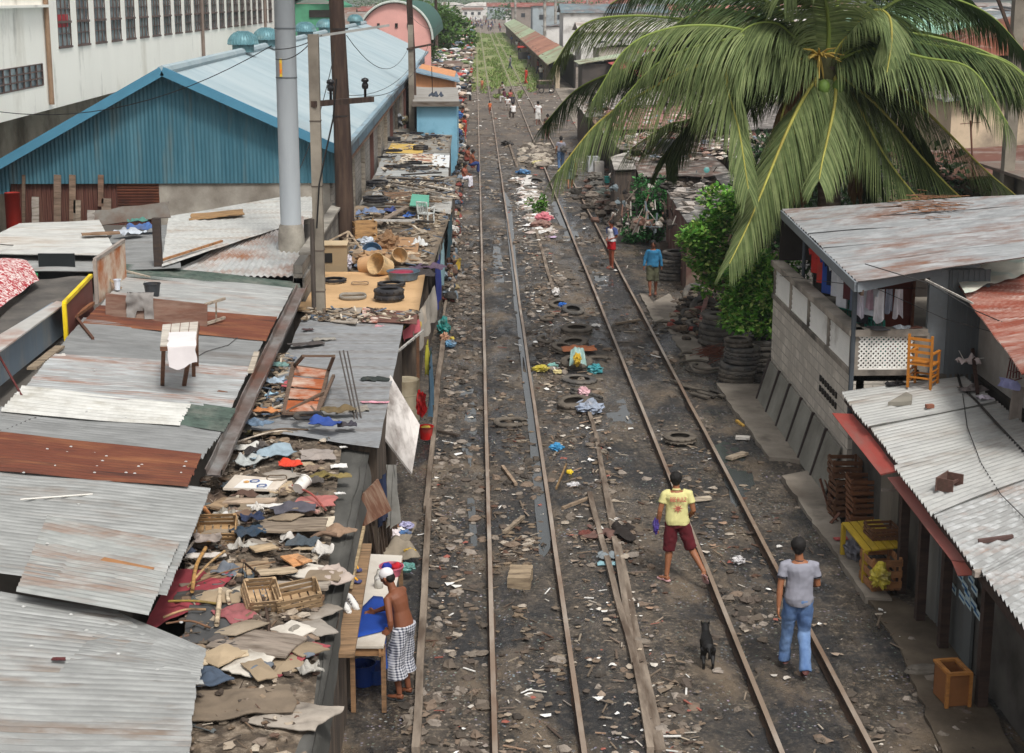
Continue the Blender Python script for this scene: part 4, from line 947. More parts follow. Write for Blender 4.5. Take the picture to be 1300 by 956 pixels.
mb=MB();mb.prism([V(-13.6,110,8.3),V(-11.3,110,9.4),V(-9.0,110,8.3),V(-9,110,8.15),V(-11.3,110,9.2),V(-13.6,110,8.15)],(0,8,0));mb.build('roof',mat('#3f8a68',.6,.1),t,world=True)
mb=MB();mb.box((-10.6,110.45,7.75),(1.5,.1,.5));mb.build('window',DARK(),t,world=True)
STL=mat('#9aa0a4',.6,.06,.8,.05,c2='#7f8488',amt=.6,s2=.5,stretch=(1,1,.2))
p=G(369,262,0);y_=38.2;x_=(369-603)*(y_*.977+1.2)/F
t=thing('steel_pole','tall thick light grey steel pole rising from the pale roofs','pole',(x_,y_,0));mb=MB();mb.tube([(0,0,0),(0,0,6.4),(0,0,14)],[.26,.25,.24],24);mb.build('shaft',STL,t,smooth=True)
mb=MB();mb.lathe([(.33,2.6),(.32,3.25),(.29,3.45),(.25,3.5)],20);mb.build('concrete_collar',conc('#a8a296'),t,smooth=True)
mb=MB();mb.box((-.1,-.245,7.25),(.06,.02,.42));mb.build('warning_sticker',mat('#d9661c',.6,.3,12,0,c2='#c9b23c',amt=.5,s2=10),t)
for z in(7.0,8.15):mb=MB();mb.lathe([(.258,z),(.258,z+.03)],20);mb.build('band',mat('#5e6468',.6),t)
CP=conc('#8f877a','#6a6258',.5)
b0=PL(407,397,(0,0,2.1,0,0));t=thing('concrete_pole','square grey concrete pole with short top bracket, left of the dark wooden pole','pole',(b0.x,b0.y,0))
mb=MB();mb.box((0,0,4.06),(.22,.24,8.12));mb.build('shaft',CP,t)
mb=MB();mb.tube([(-.13,-.14,1.9),(-.12,-.14,4.2)],.05,8);mb.build('conduit',mat('#4a423c',.7),t)
mb=MB();mb.bar((-.1,0,8.05),(1.6,.3,8.3),.05);mb.build('top_bracket',mat('#9a9a96',.6),t)
for z in(2.6,3.5,4.9,6.3):mb=MB();mb.box((0,0,z),(.24,.26,.025));mb.build('strap',mat('#5a5048',.7),t)
b1=PL(439,304,(0,0,2.1,0,0));DW=mat('#3a2c26',.9,.3,1.5,.35,c2='#57463a',amt=.55,s2=2,stretch=(3,3,.4))
t=thing('wooden_pole','thick dark brown wooden utility pole right of the concrete pole','pole',(b1.x,b1.y,0))
mb=MB();mb.tube([(0,0,0),(0,0,2),(-.04,0,6),(-.12,0,9),(-.2,0,13)],[.28,.27,.235,.205,.18],16);mb.build('shaft',DW,t,smooth=True)
for z in(5.6,8.0):mb=MB();mb.lathe([(.25,z),(.25,z+.04)],16,c=(-.05,0,0));mb.build('band',mat('#2a2624',.6),t)
a_=AY(398,132,b0.y-.15);b_2=AY(472,126,b0.y+3.0)
t=thing('crossarm','dark timber crossarm with two insulators joining the concrete and wooden poles','crossarm',a_)
mb=MB();mb.bar(a_,b_2,.12,.12);mb.build('beam',DW,t,world=True)
for u in(.28,.88):
 mb=MB();c=a_.lerp(b_2,u)+V(0,0,.06);mb.lathe([(.0,0),(.03,0),(.03,.18),(.07,.2),(.08,.28),(.05,.34),(.09,.36),(.08,.42),(0,.45)],10,c=c);mb.build('insulator',mat('#2a2a2c',.3),t,smooth=True,world=True)
b2=PL(523,168,(0,0,2.1,0,0));t=thing('concrete_pole','slim grey concrete pole before the small blue shack','pole',(b2.x,b2.y,0))
mb=MB();mb.box((0,0,3.75),(.27,.28,7.5));mb.build('shaft',CP,t)
mb=MB();mb.bar((-.2,-.2,6.3),(1.15,-.2,6.55),.1);mb.build('crossarm',DW,t)
t=thing('wooden_pole','thin dark wooden pole standing tight behind the slim concrete pole','pole',(b2.x-.05,b2.y+2.2,0));mb=MB();mb.tube([(.1,0,0),(.02,0,6),(-.25,0,13)],[.19,.17,.13],10);mb.build('shaft',DW,t,smooth=True)
p3=G(555,96,0);t=thing('wooden_pole','distant dark wooden pole right of the pink arch','pole',p3);mb=MB();mb.tube([(0,0,0),(-.1,0,12)],[.22,.14],8);mb.build('shaft',DW,t,smooth=True)
p3=G(565,80,0);t=thing('concrete_pole','distant pale concrete pole before the green tree','pole',p3);mb=MB();mb.box((0,0,4.1),(.3,.3,8.2));mb.build('shaft',CP,t);mb=MB();mb.bar((-1,0,6.2),(1.2,0,6.2),.12);mb.build('crossarm',CP,t)
def WPt(px,py,y):return AY(px,py,y)
Yb0,Yb1,Yb2=b0.y,b1.y,b2.y
wl=[((416,118),Yb1,(519,88),Yb2,.5,'thin wire sagging from the near crossarm to the slim concrete pole'),((466,122),Yb1,(545,55),Yb2,.7,'wire from the right insulator up to the far crossarm'),((440,45),Yb1,(519,60),Yb2,1.0,'looping wire across the pale blue roof'),((408,45),Yb0,(345,62),38,.1,'thin wire from the concrete pole top to the white steel pole'),((0,142),42,(345,58),38,.6,'long thin wire crossing the white factory wall'),((398,50),Yb0,(350,75),38,.15,'lower thin wire between the concrete pole and the white steel pole'),((545,56),Yb2,(556,30),150,.6,'wire running on to the distant dark pole'),((426,60),Yb1,(380,215),38.5,.3,'slack wire dropping beside the wooden pole'),((521,20),Yb2,(563,25),170,.8,'upper wire between the far poles'),((0,310),36,(50,300),40,.1,'thin wire over the pale lean-to roof')]
for(p_,ya,q_,yb,sg,lb)in wl:wire(lb,[WPt(*p_,ya),WPt(*q_,yb)],.011,sag=sg)
wire('thick black cable running down beside the concrete pole',[WPt(427,100,Yb0),WPt(423,150,Yb0),WPt(412,200,Yb0-.2),WPt(405,235,Yb0-.3),WPt(402,290,Yb0-.3)],.02)
def shack(label,poly,z,rm,wm,corrug=False,wallz=None,nm='shack',extra=None,th=.03,ins=.12,wav=.03,seed=1):
 P_=[PL(*q,(0,0,z,0,0))for q in poly];c=sum(P_,Vector())/4;t=thing(nm,label,nm.replace('_',' '),(c.x,c.y,0))
 if corrug:corr(*P_,.1,.012,10,wav,seed).build('roof',rm,t,world=True,smooth=True)
 else:quad(*P_,th,14,12,wav,seed).build('roof',rm,t,world=True,smooth=True)
 Q=[p.lerp(c,ins*.4)for p in P_];mb=MB();mb.prism([V(p.x,p.y,z-.06-wav)for p in Q],(0,0,-(z-.06)));mb.build('wall',wm,t,world=True)
 return t
SW=mat('#4a4038',.9,.35,1.2,.3,c2='#7a6a5a',amt=.58,s2=1.5,stretch=(4,4,.5))
A_ROOF=steel('#86888a','#6a6058',.6,'#9a9c9c',.6,(.3,5,5),.7)
shack('low shack under the flat grey slatted roof, nearest the leaning marbled board',((385,402),(513,409),(481,566),(318,545)),2.12,A_ROOF,SW,True,seed=2)
mt=mat('#464541',.9,.12,1.5,.2,c2='#6f6d68',amt=.56,s2=1,stretch=(1,.4,1))
t=shack('rubbish covered shack with a dark grey tarpaulin roof behind the ironing table',((322,500),(474,548),(388,1000),(200,1000)),1.93,mt,SW,wav=.03,nm='shack',seed=4)
mb=MB();E_=[PL(x_,y_,(0,0,1.94,0,0))for x_,y_ in((466,556),(452,620),(437,690),(420,760),(404,880),(388,1000))]
mb.grid(lambda u,v:(lambda p:p+V(v*.12+.03*noise.noise(p*2+V(0,0,v*2)),0,-v*.42*(.9+.3*noise.noise(p*1.2))))(E_[min(4,int(u*4.999))].lerp(E_[min(5,int(u*4.999)+1)],u*4.999-int(u*4.999))),40,8)
mb.build('tarpaulin',mt,label='dark grey tarpaulin hanging off the track side edge of the rubbish roof',cat='tarpaulin',smooth=True)
PLY=mat('#c9a57a',.8,.1,.9,.1,c2='#b08c62',amt=.55,s2=.8,c3='#8c7050',amt3=.7,s3=2)
shack('shack with a clean tan plywood roof carrying tyres and thin rings',((384,344),(540,347),(531,398),(366,394)),2.15,PLY,SW,seed=5,wav=.012)
shack('shack heaped with baskets, basins and boxes behind the plywood roof',((452,262),(575,265),(546,347),(388,342)),2.05,mat('#6d6256',.9,.35,2,.3,c2='#94836e',amt=.52,s2=1.6),SW,seed=6)
shack('shack roof stacked with planks below the tyre roofs',((475,222),(580,224),(574,264),(455,262)),2.1,mat('#8f8c86',.8,.25,1.5,.2,c2='#5c544b',amt=.54),SW,seed=7)
shack('shack with a flat pale grey roof holding scattered tyres',((487,194),(571,195),(569,224),(476,223)),2.12,steel('#a8aaa8','#8a7f72',.6),SW,True,seed=8)
shack('farther shack with a grey and yellow roof holding tyres beside the blue shack',((494,163),(575,164),(571,195),(487,195)),2.12,mat('#9d9a92',.8,.2,1.2,.2,c2='#7c746a',amt=.5),SW,seed=9)
def Z2(px,py,z=2.17):return PL(px,py,(0,0,z,0,0))
YEL=mat('#c9a95c',.8,.12,2,.1)
for(q,c,lb)in((((497,182),(540,184),(536,194),(490,194)),YEL,'yellow painted board on the tyre roof beside the warehouse wall'),(((512,196),(552,196),(550,206),(506,206)),mat('#cfc3b0',.8,.1),'cream board just below the yellow one on the tyre roof'),(((550,196),(571,197),(570,212),(548,210)),mat('#dadcdc',.6,.08),'white board at the track side edge of the tyre roof'),(((524,195),(549,196),(548,205),(523,204)),mat('#a5735c',.8,.2,6,stretch=(1,8,1)),'reddish slatted board between the two tyre roof tyres'),(((470,392),(530,396),(529,411),(468,407)),mat('#6b4a40',.8,.15),'brown sheet at the front edge of the plywood roof'),(((461,391),(483,392),(479,409),(458,407)),mat('#9c5a48',.8,.2,6,c2='#d5cbc0',amt=.5,s2=5),'red and white tiled panel left of the brown sheet'),(((420,392),(460,391),(452,411),(405,405)),mat('#b9b0a4',.8,.2,3,c2='#7d7266',amt=.5),'pale torn sheet at the foot of the concrete pole'),(((478,300),(533,302),(530,321),(470,318)),mat('#a07c5a',.85,.2,2),'brown plywood board behind the tan baskets'),(((448,322),(535,320),(533,330),(445,334)),wood('#8c6f52'),'long brown board among the baskets'),(((474,244),(487,242),(484,251),(470,252)),mat('#a5a5a2',.7,.1),'small grey sheet lying between two roof tyres'),(((562,246),(574,252),(572,272),(546,266)),steel('#b0aea8','#8a7a6a',.62),'bent grey tin sheet beside the white chair')):
 quad(*(Z2(*k,2.2)for k in q),.02,6,6,.02,3).build('board',c,label=lb,cat='board')
TL=[((500,179),.33,.2,'black tyre at the wall end of the yellow board'),((534,190),.34,.2,'black tyre on the track side of the yellow board'),((499,192),.42,.06,'flat thin tyre below the yellow board'),((490,200),.36,.05,'thin bicycle like tyre on the roof near the warehouse posts'),((512,213),.4,.12,'flattened tyre in the middle of the pale grey roof'),((536,215),.4,.1,'flattened tyre right of centre on the pale grey roof'),((554,226),.32,.05,'thin tyre near the track side edge of the pale grey roof'),((479,236),.40,.2,'black tyre by the warehouse wall above the grey sheet'),((477,256),.42,.18,'black tyre by the warehouse wall below the grey sheet'),((507,170),.35,.08,'flat tyre at the far wall side of the farther roof'),((529,170),.35,.08,'flat tyre in the middle of the farther roof'),((550,175),.42,.1,'worn flat tyre near the track on the farther roof'),((516,181),.4,.04,'thin ring tyre across the top of the yellow board'),((498,212),.34,.06,'thin tyre at the wall side of the pale grey roof'),((524,207),.38,.07,'dark flat tyre just under the slatted board'),((533,177),.36,.05,'thin tyre above the track side tyre of the yellow board')]
for(p_,r_,w_,lb)in TL:tyre(lb,Z2(*p_,2.2),r_,w_,r_*.62 if w_>.1 else r_*.74,group='tyres lying on the shack roofs')
tyre('upright looking fat black tyre on the right of the plywood roof',Z2(494,380,2.18),.34,.26,.2,group='tyres lying on the shack roofs')
tyre('flat black tyre behind the fat one on the plywood roof',Z2(497,362,2.18),.33,.07,.21,group='tyres lying on the shack roofs')
tyre('flat black tyre at the left of the plywood roof by the concrete pole',Z2(424,357,2.18),.30,.07,.2,group='tyres lying on the shack roofs')
GR=mat('#8a857c',.8,.2,4,.1)
ring('pale grey flat ring on the front of the plywood roof',Z2(448,377,2.18),.29,.02,GR,'rubber_ring',flat=(.03,.045))
ring('small thin brown ring on the back of the plywood roof',Z2(457,360,2.18),.2,.014,mat('#8a7560',.8),'rubber_ring')
ring('thin black wire loop at the front left of the plywood roof',Z2(424,394,2.2),.2,.01,BLACK(),'wire_loop')
bucket('wide dark basin with crimson inside on the back edge of the plywood roof','#5e7282',Z2(512,354,2.17),.40,.2,.34,name='basin',handle=False,inner='#8c2740')
def pot(lb,c,p_,r_=.24,h=.4,rot=(1.4,0,.6)):return bucket(lb,c,p_,r_,h,r_*.8,rot=rot,handle=False,name='basket',sq=1)
pot('tan woven basket lying on its side at the left','#c79e74',Z2(458,337,2.3),.25,.42,(1.45,0,1.2));pot('cream plastic basket lying tilted at the right','#d2b386',Z2(492,340,2.3),.27,.46,(1.2,0,-.7))
pot('pale tan basket behind the cream one','#c9a87c',Z2(502,330,2.3),.2,.34,(1.0,.3,.3));bag('brown paper and straw bundle between the two tan baskets','#a58462',Z2(475,336,2.15),(.4,.3,.2),5,'bundle',rough=.9)
bag('shaggy brown bundle of husk above the baskets','#8a6a4c',Z2(492,317,2.15),(.28,.26,.26),8,'bundle',rough=.9)
bucket('round blue basin leaning behind the tan basket','#3f6586',Z2(472,322,2.15),.26,.16,.2,rot=(.9,0,.1),name='basin',handle=False)
t=thing('cardboard_box','brown cardboard box with a square black opening beside the concrete pole','box',Z2(424,343,2.08));bx=MB();bx.box((0,0,.34),(.72,.5,.68));bx.build('carton',mat('#a38e70',.85,.1,2,.05),t);bx=MB();bx.box((-.12,-.26,.36),(.22,.02,.24));bx.build('opening',BLACK(),t);bx=MB();bx.box((0,-.02,.7),(.74,.56,.02),(.05,0,0));bx.build('lid',mat('#c2ad8c',.85,.1,2,.05),t)
crate('light wooden slatted crate standing behind the cardboard box',Z2(463,306,2.08),.25,(.62,.55,.6),wood('#b08a5e'),sl=3)
t=thing('trestle','pale triangular wooden frame leaning by the dark pole','trestle',Z2(445,330,2.1));a_=[V(-.2,0,0),V(.5,0,0),V(-.05,.1,.75),V(-.55,.1,.5)]
fr=MB()
for i,j in((0,2),(2,1),(3,0),(2,3)):fr.bar(a_[i],a_[j],.04)
fr.build('bars',wood('#c9b49a'),t)
bag('white crumpled bag beside the cardboard box','#c9c4cc',Z2(437,342,2.1),(.22,.2,.2),3);bag('white and blue bag behind the wooden crate','#bcc4ce',Z2(466,312,2.1),(.26,.14,.12),6)
for i,(lb,c,p_,s_,h_)in enumerate((('blue and white cloth heap by the dark wooden pole','#6f7f9c',(470,271),(.8,.5),.3),('dark blue cloth on the plank stack','#3e4a7c',(492,268),(.7,.4),.2),('royal blue bag on the planks','#3d63a8',(520,275),(.5,.35),.2),('grey brown cloth on the right of the basket heap','#8f8272',(520,332),(.7,.5),.22),('purple grey cloth at the track edge of the basket heap','#5a4a5c',(545,340),(.7,.5),.2),('white bag beside the trash bins','#c9cac8',(531,311),(.4,.4),.3),('cream cloth behind the basin','#c2ad92',(522,326),(.6,.35),.15),('dark heap of rags over the basin edge','#3b3636',(536,348),(.7,.5),.2),('tan rag at the foot of the warehouse wall','#a38e78',(455,322),(.6,.4),.2))):
 rag(lb,c,Z2(*p_,2.12),s_,i*.7,h_,i+20,irr=.4)
quad(*(Z2(*k,2.5)for k in((523,246),(545,247),(544,262),(520,261))),.03,8,8,.03,3).build('folded_tarpaulin',mat('#5ea38c',.7,.1),label='pale teal folded tarpaulin square on top of the plank stack',cat='tarpaulin')
for i,(a_,b_x,c,w_)in enumerate((((492,232),(566,240),'#4a423c',.14),((487,246),(552,241),'#a5998a',.08),((492,226),(562,230),'#3a3430',.12),((498,234),(560,246),'#9c9286',.08),((490,254),(560,256),'#8a6f56',.1),((490,259),(545,262),'#6f5a48',.1),((480,283),(525,258),'#8f8072',.2),((468,280),(535,280),'#b8b5b0',.16),((488,276),(548,282),'#38332f',.2),((510,222),(560,219),'#2c2826',.12),((545,236),(575,242),'#cfc6ba',.14),((548,250),(572,254),'#a89c8e',.12))):
 nm_=['dark','pale thin','black','whitish','brown','narrow brown','wide grey diagonal','pale flat','long black','far black','short cream','short grey'][i]
 plank(nm_+' plank in the stack on the roof behind the baskets',Z2(*a_,2.2+.05*(i%4)),Z2(*b_x,2.25+.04*(i%3)),w_,.05,c,group='planks stacked on the shack roof')
crate('flat slatted crate panel under the teal tarpaulin',Z2(505,252,2.15),.1,(.9,.7,.2),wood('#8a6f5a'),sl=2)
def chair(label,loc,rz,c,s_=1.,name='chair',m=None):
 t=thing(name,label,'chair',loc,rz,scale=s_);m=m or plast(c)
 b=MB();b.box((0,0,.43),(.42,.42,.025));b.build('seat',m,t)
 for x in(-1,1):
  for y in(-1,1):b=MB();b.bar((x*.2,y*.19,0),(x*.18,y*.18,.43),.035);b.build('leg',m,t)
 b=MB()
 for x in(-1,1):b.bar((x*.19,.2,.43),(x*.2,.27,.85),.035)
 b.bar((-.2,.27,.84),(.2,.27,.84),.06,.03)
 for k in range(5):b.bar((-.13+k*.065,.21,.45),(-.13+k*.065,.27,.83),.03,.012)
 b.build('backrest',m,t)
 b=MB()
 for x in(-1,1):b.bar((x*.2,.24,.64),(x*.22,-.18,.64),.04,.025);b.bar((x*.22,-.18,.64),(x*.2,-.19,.42),.03)
 b.build('armrest',m,t);return t
chair('white plastic chair tipped over beside the bent grey tin sheet',Z2(541,287,2.1),2.6,'#dfe3e0',.9)
for lb,c,px,r_ in(('grey ribbed rubbish bin with blue rim at the track edge of the shack row','#7a8086',546,.24),):
 bucket(lb,c,G(px,378,0)+V(-.1,.2,.9),r_,1.15,r_*.9,name='bin',handle=False,inner='#3f6fa0')
bucket('yellow plastic bucket hanging at the track side of the shacks','#c9a83e',G(583,346,0)+V(-.1,0,.12),.17,.34)
bucket('blue plastic drum standing beside the yellow bucket','#4f86a8',G(570,348,0)+V(0,0,0),.2,.6,handle=False,name='drum')
bucket('red plastic bucket hanging below the corner of the marbled board','#c41f1c',G(541,560,0)+V(0,0,.05),.15,.27,inner='#c9b23c')
def hang(label,c,a,b,drop,name='hanging_cloth',z=2.0,th=.0,seed=1,m=None):
 A=PL(*a,(0,0,z,0,0));B=PL(*b,(0,0,z,0,0));mb=MB()
 mb.grid(lambda u,v:A.lerp(B,u)+V(.06*noise.noise(Vector((u*5+seed,v,0)))+.05*v*math.sin(u*14+seed),0,-v*drop*(1-.12*abs(math.sin(u*7+seed)))),18,12)
 return mb.build(name,m or cloth(c),label=label,cat='cloth',smooth=True)
hang('deep blue cloth hanging at the track side by the basins','#22348c',(552,345),(558,322),1.35,seed=2);hang('white cloth hanging beside the deep blue one','#b5b2a8',(553,318),(560,300),1.0,seed=3)
hang('pale blue plastic hanging behind the white cloth','#8fb0b8',(560,322),(564,300),1.1,seed=4);hang('dark teal cloth hanging under the bent tin sheet','#1f4a56',(568,292),(574,262),1.0,seed=5)
hang('white grey sheets hanging over the shack front below the plywood roof','#b3aba0',(531,398),(552,362),.9,seed=6);hang('cream wrinkled cloth hung over a line below the plywood roof','#cdbfae',(522,410),(540,385),.45,seed=7)
hang('pink and red rags hanging under the plywood roof corner','#c2606a',(511,420),(532,405),.28,seed=8);hang('yellow rag hanging under the plywood roof corner','#c9ac4a',(512,414),(535,408),.2,seed=9,z=1.85)
hang('yellow and black strip hanging by the shack doorway','#b8b03c',(541,440),(543,430),.7,seed=10,z=1.8);hang('blue denim hanging by the shack doorway','#4a6a80',(545,470),(548,440),1.1,seed=11,z=1.7)
bag('red sack hanging from the shack doorway','#c21a1c',G(538,524,.5)+V(-.05,0,.0),(.09,.09,.24),2,'sack',rough=.7);bag('teal plastic bag on the shoulder beside the doorway','#1f7f7a',G(563,424,.05),(.17,.3,.22),4)
bag('light blue plastic bag on the shoulder below the teal one','#6fa5cc',G(572,440,.02),(.13,.12,.1),5);bag('tan bag on the shoulder beside the light blue one','#b58a70',G(565,434,.02),(.12,.14,.12),6);bag('yellow wrapper beside the light blue bag','#c9b24a',G(573,432,.02),(.1,.08,.05),7)
t=thing('drum','pale cream metal drum standing in the open doorway under the grey roof','drum',G(516,533,0));mb=MB();mb.lathe([(0,.88),(.27,.88),(.29,.9),(.29,.6),(.3,.59),(.29,.58),(.29,.3),(.3,.29),(.29,.28),(.29,0)],20);mb.build('shell',mat('#b3a890',.7,.15,2,.05,c2='#8a7458',amt=.6),t)
plank('brown wooden door standing behind the cream drum',G(507,510,0),G(507,510,0)+V(0,0,1.8),.55,.04,'#7a5238','door','door');plank('brown wooden post at the doorway corner',G(530,512,0),G(530,512,0)+V(0,0,2.0),.12,.1,'#6b4a34','door_post','post')
plank('thin pale pole propping out from the grey roof corner',Z2(505,446,1.9),Z2(538,419,2.0),.04,.04,'#b5b2ac','pole','pole')
A,B,C,D=PL(496,476,(0,0,2.18,0,0)),PL(533,539,(0,0,1.45,0,0)),PL(523,601,(0,0,.75,0,0)),PL(482,547,(0,0,1.65,0,0))
quad(A,B,C,D,.035,4,4,.004).build('marbled_board',mat('#c9c3be',.6,.08,2,.05,c2='#7d746e',amt=.54,s2=4.5,stretch=(1,.5,.5)),label='white grey marbled board leaning off the edge of the grey roof',cat='board')
for i,(a_,b_x)in enumerate((((431,446),(467,608)),((436,445),(470,610)),((441,446),(474,606)))):
 wire(['left','middle','right'][i]+' one of three long thin steel rods leaning across the grey roof',[PL(*a_,(0,0,2.9,0,0)),PL(*b_x,(0,0,1.5,0,0))],.014,'#4a4440',name='steel_rod',cat='rod')
A,B,C,D=PL(456,632,(0,0,1.75,0,0)),PL(480,608,(0,0,1.75,0,0)),PL(497,648,(0,0,1.3,0,0)),PL(463,668,(0,0,1.35,0,0))
quad(A,B,C,D,.03,6,6,.01).build('wooden_board',mat('#6b4836',.85,.25,2,.2,c2='#93806e',amt=.58,s2=2,stretch=(1,4,1)),label='square brown board tilted at the foot of the three steel rods',cat='board')
hang('long grey fabric strip hanging between the brown board and the track','#8a8882',(490,590),(503,590),1.1,z=1.6,seed=14);hang('dark navy cloth hanging beside the grey fabric strip','#232c46',(482,610),(490,600),.8,z=1.5,seed=15)
mb=MB()
for k in range(9):mb.bar(G(480+k*3,720-k*4,0),G(478+k*2.4,730-k*5,.0)+V(.02*k-.1,0,1.0+.05*(k%3)),.04)
mb.build('stick_bundle',wood('#4c3e34'),label='bundle of dark sticks standing behind the ironing table',cat='sticks')
mb=MB();mb.box((-2.6,33.5,.9),(.1,3,1.8));mb.build('partition',DARK(),label='dark wooden partition inside the open fronted shack',cat='partition')
TZ=.95
tc_=[PL(x_,y_,(0,0,TZ,0,0))for x_,y_ in((468,703),(511,705),(487,820),(444,820))]
t=thing('work_table','long narrow white topped work table beside the shirtless man','table',(tc_[0].x,tc_[2].y,0))
mb=MB();mb.prism(tc_,(0,0,-.04));mb.build('tabletop',mat('#cfc8bd',.6,.07,2,.05,c2='#a89c8c',amt=.64),t,world=True,bevel=.006)
for i,p_ in enumerate(tc_):q=p_.lerp(sum(tc_,Vector())/4,.08);mb=MB();mb.bar(V(q.x,q.y,0),V(q.x,q.y,TZ-.04),.06);mb.build('leg',wood('#8a6a4c'),t,world=True)
mb=MB();mb.bar(tc_[3]-V(0,-.05,.1),tc_[2]-V(0,-.05,.1),.03,.1);mb.bar(tc_[0]-V(0,.05,.1),tc_[1]-V(0,.05,.1),.03,.1);mb.bar(tc_[1]-V(.05,0,.1),tc_[2]-V(.05,0,.1),.03,.1);mb.build('apron',wood('#9a7450'),t,world=True)
cl=[PL(x_,y_,(0,0,TZ+.012,0,0))for x_,y_ in((474,757),(486,758),(497,794),(484,802),(447,811),(456,775))]
mb=MB();cc=sum(cl,Vector())/6;K=60;out=[]
for k in range(K):u=k/K*6;i=int(u);out.append(cl[i].lerp(cl[(i+1)%6],u-i))
vs_=[cc+V(0,0,.02)]
for s_ in(.25,.5,.75,1.0):
 for p_ in out:q=cc.lerp(p_,s_);vs_.append(q+V(0,0,(.012+.012*noise.noise(q*9))*(1.2-s_)+.006))
vs_+=[p_-V(0,0,.0)for p_ in out]
mb.add(vs_,[(0,1+k,1+(k+1)%K)for k in range(K)]+[(1+r_*K+k,1+(r_+1)*K+k,1+(r_+1)*K+(k+1)%K,1+r_*K+(k+1)%K)for r_ in range(4)for k in range(K)])
mb.build('blue_fabric',mat('#173f92',.9,.12,4,.2),label='bright blue fabric piece spread on the white table under the man\'s hands',cat='cloth',smooth=True)
TBZ=lambda x_,y_:PL(x_,y_,(0,0,TZ+.0,0,0))
t=bucket('round pink basin of blue and red clothes on the far end of the table','#c0657a',TBZ(497,730),.165,.14,.12,name='basin',handle=False)
for c,dx,dy in(('#22328c',-.06,.0),('#b3202c',.06,.01)):mb=MB();mb.blob((dx,dy,.12),V(.075,.09,.055),.3,14,10,seed=int(dx*100)+9);o_=mb.build('clothes',cloth(c),t,smooth=True)
mb=MB();mb.lathe([(0,0),(.06,0),(.062,.16),(.03,.2),(.02,.26)],16);o_=mb.build('bottle',plast('#c9c6bf',.3),label='frosted plastic bottle on the table beside the pink basin',cat='bottle',smooth=True,org=(0,0,0));o_.location=TBZ(481,746)
bucket('blue bucket standing under the near end of the white table','#163a86',G(461,868,0),.17,.3);bucket('second blue basin under the table nearer the man','#1c4694',G(478,865,0),.17,.22,name='basin',handle=False)
hang('blue cloth strip hanging down at the table leg by the man','#1d4a96',(486,812),(488,800),.5,z=.93,seed=19)
a_=PL(466,700,(0,0,1.45,0,0));b_x=PL(434,870,(0,0,1.35,0,0))
mb=MB();mb.prism([PL(452,690,(0,0,1.42,0,0)),PL(472,690,(0,0,1.42,0,0)),PL(450,830,(0,0,1.42,0,0)),PL(424,830,(0,0,1.42,0,0))],(0,0,-.05));mb.build('shelf',wood('#8f7356'),label='narrow wooden shelf behind the table holding the slippers and shoes',cat='shelf')
plank('light batten along the top of the narrow wooden shelf',PL(462,670,(0,0,1.5,0,0)),PL(446,745,(0,0,1.5,0,0)),.04,.05,'#b09a78','batten','batten')
def slippers(lb,p_,rz):
 t=thing('slipper',lb,'slipper',p_,rz);mb=MB();pts=[(-.13,-.03),(-.1,-.042),(.02,-.035),(.1,-.05),(.14,-.03),(.14,.03),(.1,.05),(.02,.035),(-.1,.042),(-.13,.03)]
 mb.prism([(x,y,.02)for x,y in pts],(0,0,-.02));mb.build('sole',mat('#4a4e7a',.7,.15),t);mb=MB();mb.tube([(-.01,.045,.02),(.05,.01,.05),(.09,0,.02)],.012,6);mb.tube([(-.01,-.045,.02),(.05,-.01,.05)],.012,6);mb.build('strap',mat('#e0a018',.6,.1),t)
for lb,x_,y_,rz in(('yellow strapped slipper farther along the shelf',450,722,-.9),('yellow strapped slipper nearer on the shelf',446,738,-.3)):slippers(lb,PL(x_,y_,(0,0,1.44,0,0)),rz)
def sneaker(lb,p_,rz,rot):
 t=thing('sneaker',lb,'shoe',p_,rot=rot);mb=MB();mb.loft([((-.12,0,.05),.03,.045),((-.06,0,.06),.042,.06),((.02,0,.05),.044,.05),((.09,0,.035),.045,.035),((.15,0,.025),.02,.02)],14,V(0,1,0));mb.build('upper',mat('#d6d4d0',.7,.08),t,smooth=True)
 mb=MB();mb.prism([(-.14,-.035,0),(.04,-.05,0),(.15,-.03,0),(.165,0,0),(.15,.03,0),(.04,.05,0),(-.14,.035,0)],(0,0,.025));mb.build('sole',mat('#e3e1de',.6),t)
 mb=MB()
 for k in range(3):mb.box((-.02+k*.035,0,.085-k*.012),(.012,.09,.02))
 mb.build('stripes',mat('#2a2440',.7),t)
sneaker('white sneaker with dark stripes, left of the pair on the shelf',PL(437,771,(0,0,1.45,0,0)),0,(.3,.2,-1.0));sneaker('white sneaker with dark stripes, right of the pair on the shelf',PL(446,767,(0,0,1.45,0,0)),0,(.1,.4,-.85))
mcen=PL(335,690,RUB)
def mound(x,y):return.13*max(0,1-((x-mcen.x)/1.25)**2)*max(0,1-abs((y-mcen.y)/6.5)**3)*(1+.7*noise.noise(Vector((x*2.2,y*2.2,3))))if y<27.2 else 0
mb=MB();mb.grid(lambda u,v:(lambda p:p+V(0,0,mound(p.x,p.y)-.012))(PL(235+(200-48*v)*u,560+440*v,RUB)),70,130)
mb.build('rubbish_base',mat('#6d5f50',.95,.45,6,.8,c2='#3f372f',amt=.5,s2=4,c3='#a39482',amt3=.6,s3=7,bd=.04),label='brown matted layer of trodden rubbish over the tarpaulin roof',cat='rubbish',kind='stuff',smooth=True,org=(0,0,0))
r=random.Random(21);mb=MB()
